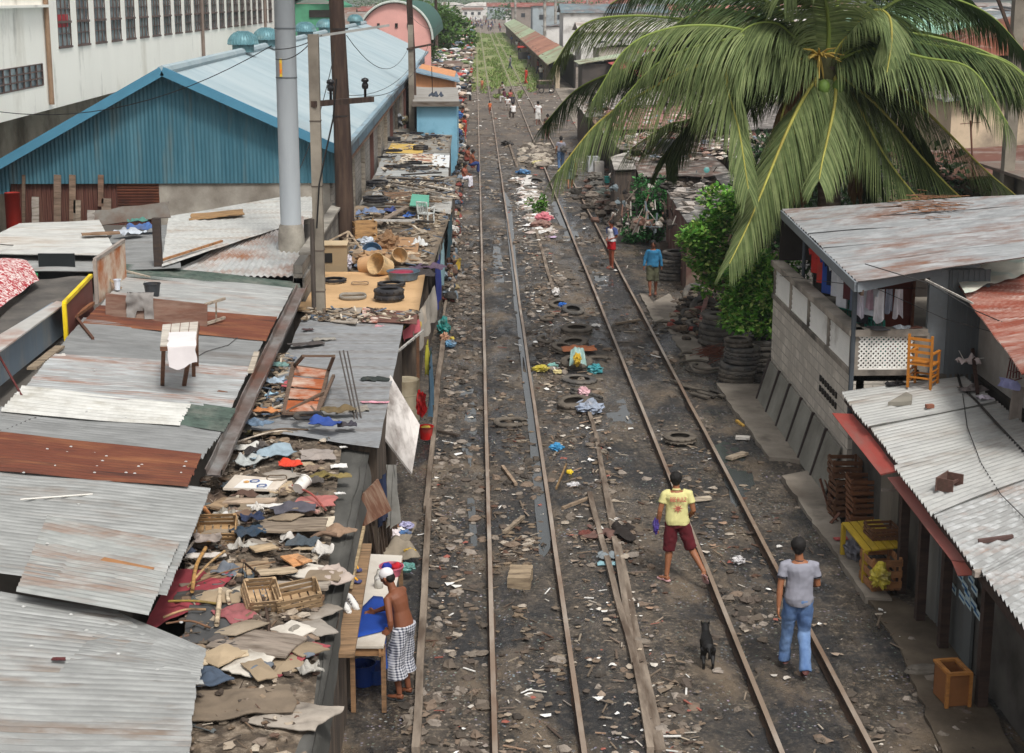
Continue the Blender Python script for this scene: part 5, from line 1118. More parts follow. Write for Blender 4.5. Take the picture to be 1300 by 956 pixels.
for _ in range(2300):
 px=r.uniform(235,440);py=r.uniform(500,990)
 le=262+(600-py)*.42 if py<620 else 262-(py-620)*.42
 ri=436-(py-560)*.10 if py>560 else 400
 if px<le or px>ri-r.random()*30 or r.random()<(py-700)/330:continue
 p=PL(px,py,RUB);s_=r.uniform(.012,.065)
 z=p.z+mound(p.x,p.y)+r.uniform(0,.05)
 if r.random()<.4:a=r.uniform(0,6.28);l=s_*r.uniform(2,5);d=V(math.cos(a)*l,math.sin(a)*l,r.uniform(-.05,.1));mb.bar(V(p.x,p.y,z)-d/2,V(p.x,p.y,z)+d/2,s_*.3,s_*.15)
 else:mb.blob((p.x,p.y,z),V(s_*r.uniform(.7,1.6),s_*r.uniform(.7,1.6),s_*.5),.5,6,4,seed=r.random()*50)
mb.build('rubbish',island(['#85776a','#5c5046','#a39584','#6f6050','#463c34','#b0a494','#74604e','#8c7a66','#565a5a','#6a5448','#62584c','#4f463e'],.9,.4),label='loose layer of scraps, sticks and rags over the grey tarpaulin roof',cat='rubbish',kind='stuff',org=(0,0,0))
def rs(px,py,dz=.08):v=PL(px,py,RUB if py>552 else(-2.6,0,2.14,-.03,0));v.z+=max(.0,dz*.62-.02)+(.0 if py>552 else 0)+mound(v.x,v.y);return v
t=thing('printed_board','dirty white printed board with blue outlined marks in the middle of the rubbish','board',rs(325,634,.16),rz=-.06)
mb=MB();mb.prism([(-.42,-.2,0),(.34,-.24,0),(.42,.18,.02),(-.36,.34,.03)],(0,0,.03));mb.build('panel',mat('#cfc4b6',.8,.1,2,.05,c2='#a08c78',amt=.62),t)
mb=MB();mb.prism([(-.27,-.2,.034),(.2,-.23,.034),(.24,.12,.05),(-.2,.16,.05)],(0,0,.004));mb.build('paper',mat('#dcdad6',.7,.05),t)
mb=MB()
for(cx,cy,ww,hh)in((-.02,.06,.13,.1),(.12,-.15,.13,.12)):
 q=[(cx-ww/2,cy),(cx-ww*.25,cy+hh/2),(cx+ww*.35,cy+hh/2),(cx+ww/2,cy),(cx+ww*.25,cy-hh/2),(cx-ww*.35,cy-hh/2)]
 for k in range(6):a_,b_x=q[k],q[(k+1)%6];mb.bar((*a_,.06),(*b_x,.06),.016,.006)
mb.build('blue_marks',mat('#3a5a94',.7),t);mb=MB();mb.blob((-.13,.03,.056),V(.045,.05,.004),.1,12,6);mb.build('orange_mark',mat('#d9a768',.8),t)
ring('thin brown hoop lying on the printed white board',rs(352,628,.26),.14,.008,mat('#6b5a48',.8),'hoop')
ITEMS=[('rag','bright coral red rag in the rubbish','#d4452f',369,605,(.30,.27),.2,.12,.22),('plastic_sheet','blue and white printed plastic sheet beside the red rag','#8fa0aa',345,590,(.62,.42),.4,.16,.16),('plastic_bag','translucent white bag with a black lump, left of the red rag','#a9adab',318,597,(.45,.34),.8,.18,.16),('rag','black cloth lump on the white bag','#33302f',325,592,(.3,.16),.5,.14,.24),('plastic_sheet','white plastic sheet at the top left of the rubbish','#cfcdc6',318,575,(.42,.25),.3,.1,.12),('sheet','grey beige fabric sheet right of the red rag','#9a9089',404,590,(.46,.46),.1,.06,.10),('rag','olive green rag beside the grey sheet','#6f6238',404,620,(.36,.2),.9,.1,.14),('rag','olive and white lump on the right edge of the rubbish','#847448',428,617,(.36,.16),.1,.12,.12),('rug','faded red striped rug in the rubbish','#ac6a64',402,650,(.48,.44),.1,.06,.10),('shirt','dark grey shirt lying on the grey boards','#54525a',374,672,(.50,.30),.2,.14,.22),('rag','dark blue and teal cloth between the boards and the crate slats','#2d3f50',316,694,(.36,.34),.5,.18,.16),('rag','dark navy bundle above the teal cloth','#25304a',322,684,(.26,.2),.3,.16,.24),('rag','grey striped cloth over the crate slats','#9c9088',263,706,(.30,.28),.05,.10,.26),('rag','brown shaggy rag at the right edge of the boards','#8c7460',428,682,(.30,.36),.9,.14,.10),('plastic_sheet','crumpled pinkish white plastic at the right edge','#b3a49a',424,742,(.34,.5),.5,.16,.14),('rag','blue jeans like cloth by the wrecked frame','#2c4688',412,550,(.48,.26),-.3,.16,.14),('rag','dark bundle beside the blue cloth','#3c3a42',440,548,(.26,.18),.1,.14,.12),('cushion','long olive brown cushion under the wrecked frame','#6a5a40',428,530,(.5,.22),-.1,.2,.14),('rag','pale blue rag at the left under the gutter end','#65788c',324,545,(.4,.26),-.4,.14,.12),('rag','moss green rag below the pale blue one','#5a5330',330,556,(.46,.2),-.2,.1,.08),('rag','orange tan cloth right of the pale blue rag','#b5794c',340,528,(.4,.22),-.3,.1,.10),('rag','teal and pink printed cloth beside the gutter','#6f8f8a',352,466,(.42,.22),-.2,.1,.10),('plastic_bag','clear bluish plastic bag beside the gutter','#a4b4c2',350,488,(.28,.38),.1,.14,.12),('rag','pink red rag strip beside the wrecked frame','#b35a60',367,490,(.12,.5),-.2,.1,.12),('plastic_bag','blue and white bottle wrap on the rubbish near the gutter','#9ec0d0',345,505,(.2,.12),.1,.1,.12),('rag','white crumpled paper on the bare tarpaulin','#dedbd6',430,600,(.22,.16),.2,.05,.06),('rag','small white scrap lower on the bare tarpaulin','#dedbd6',432,634,(.13,.07),.2,.03,.04),('rag','tiny white scrap at the top of the bare tarpaulin','#dedbd6',436,573,(.1,.08),.4,.03,.04),('rag','white paper sheet left of the dark grey shirt','#d3cfc9',338,662,(.42,.14),.1,.05,.18),('rag','brown lump of cloth left of the grey shirt','#5a443a',312,650,(.3,.14),-.2,.14,.2),('rag','brown dark cloth beside the white paper','#6a5648',315,671,(.3,.16),-.3,.12,.2),('plastic_sheet','white plastic strip above the crate slats','#cbc8c4',292,668,(.36,.14),.3,.06,.2),('rag','brown leaf litter heap under the gutter end','#5c4c40',268,640,(.4,.5),.4,.12,.04),('rag','blue grey bag left of the red tarpaulin','#4a5262',232,712,(.26,.3),.6,.18,.14),('plastic_sheet','white lace like cloth below the striped cloth','#c5beb6',262,724,(.44,.14),.1,.06,.2),('rag','pale silver plastic in the middle of the lower rubbish','#a2a6aa',322,772,(.3,.26),.6,.12,.12),('rag','faded red rag below the pale sticks','#96585a',300,800,(.34,.4),.7,.1,.14),('rag','red cloth at the bottom right of the rubbish','#a04c52',382,840,(.3,.5),-.6,.06,.12),('rug','brown grey mat over the lowest visible rubbish','#7a6c5c',300,905,(1.0,.6),.2,.08,.08),('rag','dull blue cloth at the lowest left of the rubbish','#4a5666',250,880,(.5,.4),.5,.12,.1),('sheet','pale creased sheet at the lowest right of the rubbish','#a69c90',370,915,(.7,.5),-.3,.08,.08),('rag','red cloth spread under the big cardboard at the bottom','#9c4a50',315,850,(.85,.34),-.4,.08,.03),]
for i,(nm,lb,c,px,py,sz,rz,h_,dz)in enumerate(ITEMS):rag(lb,c,rs(px,py,dz),sz,rz,h_,i*1.3+2,nm,{'plastic_bag':'bag','plastic_sheet':'plastic sheet'}.get(nm,nm if nm!='rag'else 'cloth'))
BD=[('weathered grey plywood made of split boards under the grey shirt','#8a7c6c',372,688,(.86,.50),.03,0,.14),('light brown cardboard left of the grey boards','#a58d70',300,740,(.80,.42),.02,.15,.14),('small tan board propped above the light cardboard','#b09a7c',335,716,(.3,.22),.02,.5,.2),('grey wide board right of the hanging pole','#9c9184',380,760,(.70,.26),.03,-.02,.12),('brown edged board under the grey wide board','#8c6a4c',378,774,(.60,.14),.05,-.02,.08),('large grey brown cardboard sheet at the bottom','#8c8074',328,835,(.95,.55),.02,-.35,.14),('brown cardboard right of the big bottom sheet','#8a7664',372,818,(.4,.5),.02,.7,.12),('cream cardboard below the two crates','#b5a288',352,745,(.46,.22),.02,.35,.18),('orange tan corrugated card strip','#c08a5c',372,733,(.16,.32),.02,.6,.2),('second orange tan card strip','#c9966a',382,732,(.14,.32),.02,.7,.22),('tan ribbed card at the left of the rubbish','#9c8468',282,655,(.24,.4),.03,-.5,.14),('pale board under the printed white board','#b09c88',318,655,(.7,.2),.03,-.1,.1),('dark board low at the left of the stick heap','#4c4a48',262,770,(.7,.3),.02,.1,.08),('long narrow board above the wrecked frame cushion','#94856f',350,562,(.7,.1),.03,.15,.14),('pink wooden slat board beneath the jug','#b58a80',385,664,(.5,.07),.03,-.5,.16)]
for i,(lb,c,px,py,sz,th,rz,dz)in enumerate(BD):board(lb,c,rs(px,py,dz),sz,th,rz,(r.uniform(-.05,.05),r.uniform(-.05,.05)),i+3,'cardboard'if 'card'in lb else 'board','cardboard'if 'card'in lb else 'board')
mb=MB();A,B,C,D=rs(222,732,.14),rs(300,745,.16),rs(272,778,.14),rs(178,815,.08)
mb.grid(lambda u,v:A.lerp(B,u).lerp(D.lerp(C,u),v)+V(0,0,.05*noise.noise(Vector((u*4,v*5,2)))),20,20);mb.build('tarpaulin',mat('#9c4048',.85,.15,2,.2,c2='#7a3038',amt=.55),label='faded red tarpaulin under the edge of the big corrugated roof',cat='tarpaulin',smooth=True)
mb=MB();A,B,C,D=rs(245,775,.12),rs(330,768,.14),rs(300,830,.12),rs(230,830,.06)
mb.grid(lambda u,v:A.lerp(B,u).lerp(D.lerp(C,u),v)+V(0,0,.1*noise.noise(Vector((u*4,v*5,6)))),20,20);mb.build('tarpaulin',mat('#4b4b4b',.85,.15,2,.2),label='dark grey tarpaulin under the yellow sticks',cat='tarpaulin',smooth=True)
t=bucket('white plastic jar lying on its side right of the printed board','#d9d6cf',rs(379,645,.22),.085,.22,.085,rot=(1.25,0,2.7),name='jar',handle=False)
o_=ring('black hat like rubber ring under the wrecked frame',rs(392,540,.12),.2,.04,RUBBER(),'rubber_ring',flat=(.05,.03))
crate('pile of light slats from a broken crate at the left',rs(275,692,.12),.05,(.52,.34,.22),wood('#a5845c'),rot=(.5,0,.05));crate('light slatted crate tilted, left of the pair near the bottom',rs(330,785,.1),0,(.36,.34,.22),wood('#b09472'),rot=(.55,.1,.45));crate('slatted crate lying on its side, right of the pair near the bottom',rs(378,780,.1),0,(.5,.3,.22),wood('#a08666'),rot=(.35,-.1,.3))
ST=[('curved pale stick from the crate to the red tarpaulin',(286,722),(240,768),'#b59468',.03),('yellow brown stick across the red tarpaulin',(262,715),(245,775),'#b58a50',.05),('long thin stick right across the cardboard',(245,760),(350,735),'#7a6048',.02),('crooked yellow stick on the dark grey tarpaulin',(215,782),(278,790),'#a8904c',.03),('light wood strip below the yellow stick',(208,805),(262,795),'#b5906a',.03),('pale split lath standing in the middle of the lower rubbish',(280,770),(276,815),'#c9b496',.06),('second pale lath beside the split one',(296,775),(292,790),'#cdbba0',.05),('brown stick along the lower dark tarpaulin',(212,812),(268,818),'#7a5a44',.025),('orange wood post end at the left edge of the rubbish',(243,643),(268,672),'#b5794a',.07),('thin pale batten beside the blue grey bag',(248,700),(226,728),'#b5a898',.04),('dark twig across the top rubbish',(330,562),(392,560),'#6a5848',.03),('pale pole across the top of the rubbish',(302,572),(378,558),'#c2b6a6',.03),('reddish rod from the jar to the right',(372,640),(414,664),'#a05048',.03),('bent branch right of the grey boards',(395,700),(428,696),'#7a6250',.06)]
for i,(lb,a_,b_x,c,w_)in enumerate(ST):
 p_,q_=rs(*a_,.2),rs(*b_x,.2);m_=p_.lerp(q_,.5)+V(r.uniform(-.06,.06),r.uniform(-.06,.06),.04);mb=MB();mb.tube(bez([p_,m_,q_],8),w_*.5,6);mb.build('stick',wood(c),label=lb,cat='stick',smooth=True)
t=thing('propped_pole','dark thin branch standing up out of the lower rubbish','pole',rs(343,868,.0));mb=MB();mb.tube([rs(343,868,0),rs(342,810,.1),rs(330,760,.3),PL(310,714,(0,0,2.5,0,0))],[.025,.022,.018,.012],6);mb.build('branch',wood('#4a3a30'),t,world=True)
for i,(q)in enumerate(([(311,714),(316,770),(326,850)],[(309,714),(306,770),(303,838)])):wire(['right','left'][i]+' thin wire hanging from the top of the propped branch',[PL(*q[0],(0,0,2.5,0,0)),rs(*q[1],.12),rs(*q[2],.1)],.005)
CT=['#b09c80','#9a8870','#c2b094','#a39480','#8c7c68','#c9bda8','#9c948a','#cfc8bc']
for k in range(34):
 px=262+r.random()*150;py=575+r.random()*300
 if px<268+(max(0,640-py))*.1:continue
 if px<262-(py-620)*.42+10:continue
 board('torn cardboard piece layered in the rubbish heap on the near roof',mat(CT[k%8],.9,.15,2,.1,c2='#6a5c4c',amt=.6),rs(px,py,.05+.12*r.random()),(r.uniform(.3,.62),r.uniform(.2,.42)),.012,r.uniform(-1.2,1.2),(r.uniform(-.1,.1),r.uniform(-.1,.1)),k+90,'cardboard','cardboard','torn cardboard pieces in the rubbish heap',.05,.03)
RC=['#8f897f','#5a5450','#a8a49c','#6a7078','#7c6a5c','#c2bdb6','#4a5258']
for k in range(26):
 px=255+r.random()*165;py=570+r.random()*310
 if px<262-(py-620)*.42+12:continue
 rag('small crumpled rag or bag in the rubbish heap on the near roof',RC[k%7],rs(px,py,.08+.1*r.random()),(r.uniform(.14,.34),r.uniform(.1,.24)),r.uniform(0,3),r.uniform(.08,.2),k*2.1+5,'rag','cloth','small rags in the rubbish heap',irr=.5)
t=thing('wooden_table','upturned broken wooden table frame on the grey roof edge','table',rs(380,535,.1));FRM=wood('#6a5648')
c4=[rs(360,532,.12),rs(403,534,.12),rs(417,482,.3),rs(374,476,.3)];tops=[rs(372,470,.25),rs(424,495,.45),PL(424,452,(0,0,2.75,0,0)),PL(385,452,(0,0,2.75,0,0))]
mb=MB()
for k in range(4):mb.bar(c4[k],c4[(k+1)%4],.06,.04)
mb.build('frame',FRM,t,world=True)
for a_,b_x in((c4[0],tops[0]),(c4[1],tops[1]),(c4[2],tops[2]),(c4[3],tops[3])):mb=MB();mb.bar(a_,b_x,.05);mb.build('leg',FRM,t,world=True)
mb=MB();mb.bar(tops[2],tops[3],.035);mb.bar(c4[0].lerp(tops[0],.6),c4[1],.04);mb.bar(c4[1].lerp(tops[1],.6),c4[0],.04);mb.build('brace',FRM,t,world=True)
mb=MB()
for k in range(4):a_=c4[0].lerp(c4[3],k/4+.04);b_x=c4[1].lerp(c4[2],k/4+.04);d_=(c4[3]-c4[0])*.2;mb.prism([a_,b_x,b_x+d_,a_+d_],(0,0,.015))
mb.build('tabletop',mat('#a0552c',.8,.25,3,.2,c2='#c9b8a8',amt=.56,s2=2.5),t,world=True)
rag('dark feathery broom head on the grey roof','#303634',PL(470,484,RA)+V(0,0,.03),(.5,.22),.05,.14,41,'broom','broom',irr=.8);rag('pink and white strip on the grey roof edge','#d99aa8',PL(476,513,RA)+V(0,0,.03),(.42,.08),-.05,.05,42)
for lb,c,px,py,s_ in(('dark grey scraps at the top of the grey roof','#4c4644',390,438,(.6,.26)),('black and white litter right of the dark scraps','#8c8880',412,432,(.4,.2)),('small dark rag near the concrete pole on the grey roof','#4a3a3a',391,420,(.2,.12)),('pink pieces on the grey roof','#c08a90',480,416,(.26,.16)),('pale cloth at the top edge of the grey roof','#c6bdb2',447,411,(.4,.2)),('striped dark and white cloth at the lower grey roof edge','#8c867c',447,522,(.5,.3))):rag(lb,c,PL(px,py,RA)+V(0,0,.02),s_,.3,.08,px)
rag('heap of torn netting along the shoulder behind the table','#8d8272',G(498,690,.1),(.6,1.2),.1,.3,61,'rubbish_heap','rubbish heap',irr=.5)
for lb,c,px,py,q in(('white crumpled bag on the heap behind the table','#d5cbcc',498,684,.12),('blue wrapper on the heap behind the table','#3a6fa8',512,683,.1),('yellow wrapper beside the shoulder rail','#c4a03c',521,702,.06),('orange brown bag on the heap','#9c6a40',494,674,.12),('small white bag on the shoulder','#dedad6',507,676,.07),('lavender plastic bag near the shoulder rail','#9c9ab8',516,671,.09),('teal cloth scrap beside the pink basin','#5f8f88',517,724,.09)):bag(lb,c,G(px,py,.15),(q*1.3,q,q*.7),px)
HX,HY0,HY1,HZF=6.6,26.9,34.3,2.35
t=thing('balcony_house','two storey block house with white lattice balcony and rust streaked roof, right of the tracks','house',(8.5,30,0))
BLK2=blockm('#ded5c8',.6)
mb=MB();mb.box((HX+.12,(HY0+HY1)/2,HZF/2),(.24,HY1-HY0,HZF));mb.box((HX+.7,HY0+.1,HZF/2),(1.2,.2,HZF));mb.box((9.8,HY0+.14,1.1),(6.4,.2,2.2));mb.build('lower_wall',BLK2,t,world=True)
for k in range(14):mb=MB();mb.box((HX-.01,HY0+1.0+(k%7)*.22,1.75-(k//7)*.2),(.03,.11,.11));mb.build('vent_hole',DARK(),t,world=True)
mb=MB();mb.box((HX+1.2,(HY0+HY1)/2,HZF-.03),(2.3,HY1-HY0,.12));mb.box((11,31,HZF-.06),(5,7.5,.12));mb.build('balcony_floor',conc('#7d766c'),t,world=True)
RAILC=conc('#aaa094')
mb=MB();mb.box((HX+.06,(HY0+HY1)/2,3.14),(.26,HY1-HY0+.1,.12));mb.box((HX+.66,HY0+.06,3.14),(1.3,.26,.12));mb.box((HX+.06,(HY0+HY1)/2,2.42),(.2,HY1-HY0,.1));mb.box((HX+.6,HY0+.06,2.42),(1.2,.2,.1));mb.box((HX+1.22,HY0+.06,2.75),(.26,.2,.75))
for k in range(5):mb.box((HX+.06,HY0+.08+k*(HY1-HY0-.16)/4,2.78),(.14,.14,.7))
mb.build('balcony_rail',RAILC,t,world=True)
LW=mat('#f2f0ea',.7,.05,3,.05,c2='#a39b90',amt=.66)
def lattice(y0,y1,x,par,alongx=False):
 mb=MB();z0,z1=2.47,3.08;h=z1-z0;st=.085 if alongx else.105;L_=abs(y1-y0);n=int((L_+h)/st)
 for sg in(1,-1):
  for k in range(n+1):
   s_=k*st;p0,q0=(s_,0),(s_-h,h)
   a0,b0_=p0;a1,b1_=q0
   if a0>L_:b0_+=(a0-L_);a0=L_
   if a1<0:b1_+=a1;a1=0
   if b1_-b0_<.02:continue
   if sg<0:a0,a1=L_-a0,L_-a1
   if alongx:mb.bar((y0+a0,x+.008*sg,z0+b0_),(y0+a1,x+.008*sg,z0+b1_),.03,.012,up=V(0,1,0))
   else:mb.bar((x+.008*sg,y0+a0,z0+b0_),(x+.008*sg,y0+a1,z0+b1_),.036,.01,up=V(1,0,0))
 for z in(z0,z1):
  if alongx:mb.bar((y0,x,z),(y1,x,z),.05)
  else:mb.bar((x,y0,z),(x,y1,z),.05)
 mb.build('lattice_panel',LW,par,world=True)
seg=(HY1-HY0-.16)/4
for k in range(4):lattice(HY0+.16+k*seg,HY0+.0+(k+1)*seg,HX+.03,t)
lattice(HX+.12,HX+1.08,HY0+.02,t,True)
mb=MB();mb.tube([(HX+.0,HY0-.04,1.55),(HX+.0,HY0-.04,4.2)],.045,8);mb.build('corner_pipe',mat('#4a5056',.6),t,world=True);mb=MB();mb.tube([(HX+.25,HY0+5.5,3.1),(HX+.25,HY0+5.5,4.2)],.04,8);mb.build('corner_pipe',mat('#4a5056',.6),t,world=True)
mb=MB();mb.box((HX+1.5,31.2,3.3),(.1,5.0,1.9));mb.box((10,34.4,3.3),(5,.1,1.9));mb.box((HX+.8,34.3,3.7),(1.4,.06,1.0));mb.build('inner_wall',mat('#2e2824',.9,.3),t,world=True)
mb=MB();mb.box((HX+1.18,HY0+1.7,3.3),(.62,.08,1.85));mb.build('door',mat('#6b2a1c',.6,.25,1.5,.1,stretch=(4,1,.5)),t,world=True)
mb=MB();mb.box((HX+1.5,HY0+1.66,3.3),(.05,.1,1.9));mb.build('door_frame',mat('#7a4a34',.7),t,world=True)
mb=MB();mb.box((HX+1.8,HY0+.1,3.2),(.95,.12,2.1));mb.build('front_wall',mat('#80868a',.8,.08,1.5,.1,c2='#686a6a',amt=.58),t,'plain grey sheet wall',world=True)
mb=MB()
for k in range(15):mb.box((HX+1.68+k*.048,HY0+.02-(k%2)*.012,3.2),(.048,.03,2.1))
mb.build('ribbed_wall',mat('#5c6164',.7,.1,1,.1),t,world=True)
mb=MB();mb.box((HX+2.3,24.2,2.78),(.14,5.6,1.9));mb.build('side_wall',mat('#a39f99',.85,.08,1,.1,c2='#87827b',amt=.58),t,'pale plastered wall',world=True)
HP=(6.5,26.2,4.2,.14,.012)
rp=[PL(*q,HP)for q in((993,266),(1330,246),(1330,322),(1088,357))]
HR=steel('#969899','#80553c',.575,'#b5b7b8',.58,(.6,2.2,3),.5)
for k in range(5):
 a_,b_x=rp[0].lerp(rp[3],k/5),rp[0].lerp(rp[3],(k+1)/5+.012);c_,d_=rp[1].lerp(rp[2],k/5),rp[1].lerp(rp[2],(k+1)/5+.012);z_=V(0,0,-.006*(k%2))
 corr(a_+z_,c_+z_,d_+z_,b_x+z_,.24,.022,14,.02,seed=k).build('roof',HR,t,world=True,smooth=True)
mb=MB();mb.bar(rp[0]-V(.02,0,.1),rp[3]-V(.02,0,.1),.04,.17);mb.bar(rp[3]-V(0,.03,.1),PL(1243,333,(0,0,4.3,0,0)),.04,.17);mb.build('fascia',mat('#7a8085',.6,.1),t,world=True)
mb=MB();mb.bar(rp[0]-V(-.1,0,.2),rp[3]-V(-.1,0,.2),.05,.1);mb.build('rafter',wood('#4a3a30'),t,world=True)
GC=[('#b8302a',1033,338,'red shirt, farthest on the balcony line'),('#c23a30',1038,340,'second red shirt on the balcony line'),('#2f4f9c',1043,345,'blue shirt beside the red ones'),('#1c2438',1048,350,'dark navy trousers on the line'),('#c9cbd0',1053,354,'white shirt left of centre on the line'),('#d5d6da',1058,358,'longer white shirt in the middle of the line'),('#5c2c30',1063,362,'maroon shirt on the line'),('#6a7486',1069,366,'grey blue shirt on the line'),('#1f1f28',1072,369,'black shirt near the corner pipe'),('#c0c4cc',1076,372,'pale shirt at the corner pipe')]
for i,(c,px,py,lb)in enumerate(GC):
 p=AX(px,352,6.85);p.z=3.98;mb=MB();w_=.30;h_=.55+.12*(i%3);yy=HY0+.25+(9-i)*.48
 a0=V(6.9,yy,3.95)
 pts=[(-.10,0),(.10,0),(.22,-.08),(.19,-.2),(.13,-.16),(.13,-h_),(-.13,-h_),(-.13,-.16),(-.19,-.2),(-.22,-.08)]
 A3=V(.55,-.84,0).normalized()
 vs_=[a0+A3*x+V(.02*math.sin(i),0,z)for x,z in pts];mb.prism(vs_,(.03,.02,0));mb.build('hanging_shirt',cloth(c),label=lb,cat='shirt',group='laundry on the balcony line')
for i,(c,lb)in enumerate((('#c6c2cc','small white garment nearest the corner pipe on the front line'),('#b59ca8','small pinkish garment on the front line'),('#d5d2d5','small white garment in the middle of the front line'),('#8c8f9c','small grey garment on the front line'),('#cfc9ce','small white garment at the door end of the front line'))):
 a0=V(HX+.14+i*.17,HY0+.15,3.88);wd_=(.14,.1,.17,.12,.13)[i];dr_=(.5,.36,.58,.42,.5)[i];mb=MB();mb.grid(lambda u,v:a0+V((u-.5)*wd_*(1+.25*v),.04*math.sin(u*9+i*2)*(.3+v),-v*dr_*(1-.08*math.sin(u*6+i))),12,10);mb.build('hanging_garment',cloth(c),label=lb,cat='garment',group='laundry on the balcony line')
wire('clothes line along the balcony under the roof',[(6.9,HY0+.1,3.99),(6.9,HY1-.2,4.02)],.006);wire('short clothes line across the balcony front',[(HX+.05,HY0+.15,3.9),(HX+1.3,HY0+.15,3.9)],.006)
chair('green plastic chair on the balcony behind the lattice',V(HX+.75,HY0+.75,HZF+.03),2.2,'#1f7a6c',1.05);chair('second green plastic chair deeper on the balcony',V(HX+.7,HY0+2.6,HZF+.03),.6,'#2a8a74',1.05)
rag('dark cloth hanging over the front balcony rail','#3c3a3c',V(HX+.45,HY0+.0,3.21),(.26,.34),.2,.03,9);rag('pair of light shoes on the front balcony rail','#a9aeb4',V(HX+.9,HY0+.08,3.2),(.3,.16),.2,.08,12,'shoes','shoes');rag('brown sandals on the front balcony rail','#6a4438',V(HX+1.12,HY0+.08,3.2),(.24,.14),.1,.07,13,'shoes','shoes')
t=thing('panel_fence','low leaning fence of grey sheets and dark posts along the foot of the block wall','fence',(HX-.2,30.5,0))
for k in range(6):
 y0_=HY0+.3+k*1.16;mb=MB();mb.prism([(HX-.30,y0_,.05),(HX-.30,y0_+1.1,.05),(HX-.03,y0_+1.1,.95),(HX-.03,y0_,.95)],(-.03,0,0));mb.build('panel',conc('#8d8b82','#6a675f',.56),t,world=True)
 mb=MB();mb.bar((HX-.34,y0_+1.13,0),(HX-.06,y0_+1.13,1.0),.06);mb.build('post',mat('#3a3230',.8),t,world=True)
t=thing('roadside_shop','low roadside shop with bright ribbed tin roof in the lower right','shop',(7.6,21,0))
SP=(6.3,0,2.1,.13,0)
FL,FR,NR,NL=(PL(*q,SP)for q in((1068,499),(1224,478),(1572,760),(1400,935)))
WR=steel('#a2a29f','#7a6a5a',.62,'#b0b0ac',.56,(.5,2,2),.45);WR2=steel('#959593','#8a5f42',.62,'#c6c8c8',.6,(.6,3,3),.5)
K=6
for k in range(K):
 a_,b_x=FL.lerp(NL,k/K),FL.lerp(NL,(k+1)/K+.01);c_,d_=FR.lerp(NR,k/K),FR.lerp(NR,(k+1)/K+.01);j=V(.05*math.sin(k*2.1),0,-.008*(k%2))
 corr(a_+j,c_+j,d_+j,b_x+j,.145,.03,14,.015,seed=k+30,n4=6).build('roof_sheet',WR2 if k in(3,4)else WR,t,'roofing sheet with orange rust patches'if k==3 else None,world=True,smooth=True)
mb=MB();mb.box((HX+.1,21.5,1.0),(.08,10.6,2.0));mb.build('front_wall',mat('#5c5954',.9,.25,1,.2,c2='#3a3632',amt=.55),t,world=True)
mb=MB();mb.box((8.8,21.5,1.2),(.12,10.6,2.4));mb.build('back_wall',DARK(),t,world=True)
for(x0,x1,c,lb)in((1120,1142,'#7a746a','weathered board panel'),(1170,1194,'#82827e','plain grey sheet panel'),(1196,1238,'#5e6262','dark grey sheet panel bearing paper stickers')):
 ya=G(x0,0,0)
 ya,yb=((HX+.03)*F/(x-603)for x in(x0,x1));ya,yb=[(z_-(H-1.0)*math.sin(PITCH))/math.cos(PITCH)for z_ in(ya,yb)]
 mb=MB();mb.box((HX+.02,(ya+yb)/2,.92),(.04,abs(ya-yb),1.8));mb.build('front_panel',mat(c,.7,.12,1,.1,c2='#4f4c48',amt=.62,stretch=(1,1,.4)),t,lb,world=True)
ys_,r=[],random.Random(5)
ya,yb=19.9,18.6
def papers():
 for i,(px,py)in enumerate(((1204,737),(1210,750),(1219,735),(1225,748),(1221,762),(1229,770),(1233,740),(1237,752),(1236,772),(1240,782),(1228,757))):
  mb=MB();mb2=MB();p=AX(px,py,HX-.01);w_,h_=.26,.11
  mb.prism([(p.x,p.y-w_/2,p.z-.02),(p.x,p.y+w_/2,p.z),(p.x,p.y+w_/2,p.z+h_),(p.x,p.y-w_/2,p.z+h_-.02)],(-.004,0,0))
  mb2.prism([(p.x-.006,p.y-w_*.4,p.z+.02),(p.x-.006,p.y+w_*.4,p.z+.035),(p.x-.006,p.y+w_*.4,p.z+.065),(p.x-.006,p.y-w_*.4,p.z+.05)],(-.002,0,0))
  s_=mb.build('paper_sticker',mat('#b9cdd2',.7,.1),t,world=True);mb2.build('sticker_print',mat('#2f6a9c',.7,.2),s_,world=True)
papers()
DW2=wood('#43332c',.3,'#2a2220')
for px,py,h_ in((1143,752,1.95),(1165,790,1.9),(1196,825,1.9),(1240,900,2.0),(1098,640,1.9)):
 p=G(px,py,0);mb=MB();mb.box((max(p.x,6.42),p.y,h_/2),(.13,.13,h_));mb.build('post',DW2,t,world=True)
mb=MB();mb.bar(FL+V(.1,0,-.1),NL+V(.1,0,-.1),.08,.12);mb.build('eave_beam',DW2,t,world=True)
mb=MB();mb.bar((6.2,23.0,1.5),(6.6,23.0,1.5),.04);mb.build('bracket',wood('#a59a90'),t,world=True)
mb=MB();mb.box((7.4,16.8,.6),(1.6,.1,1.2));mb.build('counter',DARK(),t,world=True)
REDM=lambda c:mat(c,.75,.12,2,.15,c2='#8a6058',amt=.6,s2=1.5,stretch=(3,.5,1))
for(q,c,lb)in((((1056,524),(1082,525),(1146,597),(1118,603)),'#9c453c','dull red painted awning board, farther one'),(((1127,607),(1156,604),(1238,712),(1208,712)),'#8c5048','faded red painted awning board, nearer one')):
 P_=[PL(*q[0],(0,0,1.86,0,0)),PL(*q[1],(0,0,1.98,0,0)),PL(*q[2],(0,0,1.98,0,0)),PL(*q[3],(0,0,1.86,0,0))]
 quad(*P_,.025,6,14,.012,4).build('awning_board',REDM(c),label=lb+' under the tin roof edge',cat='awning')
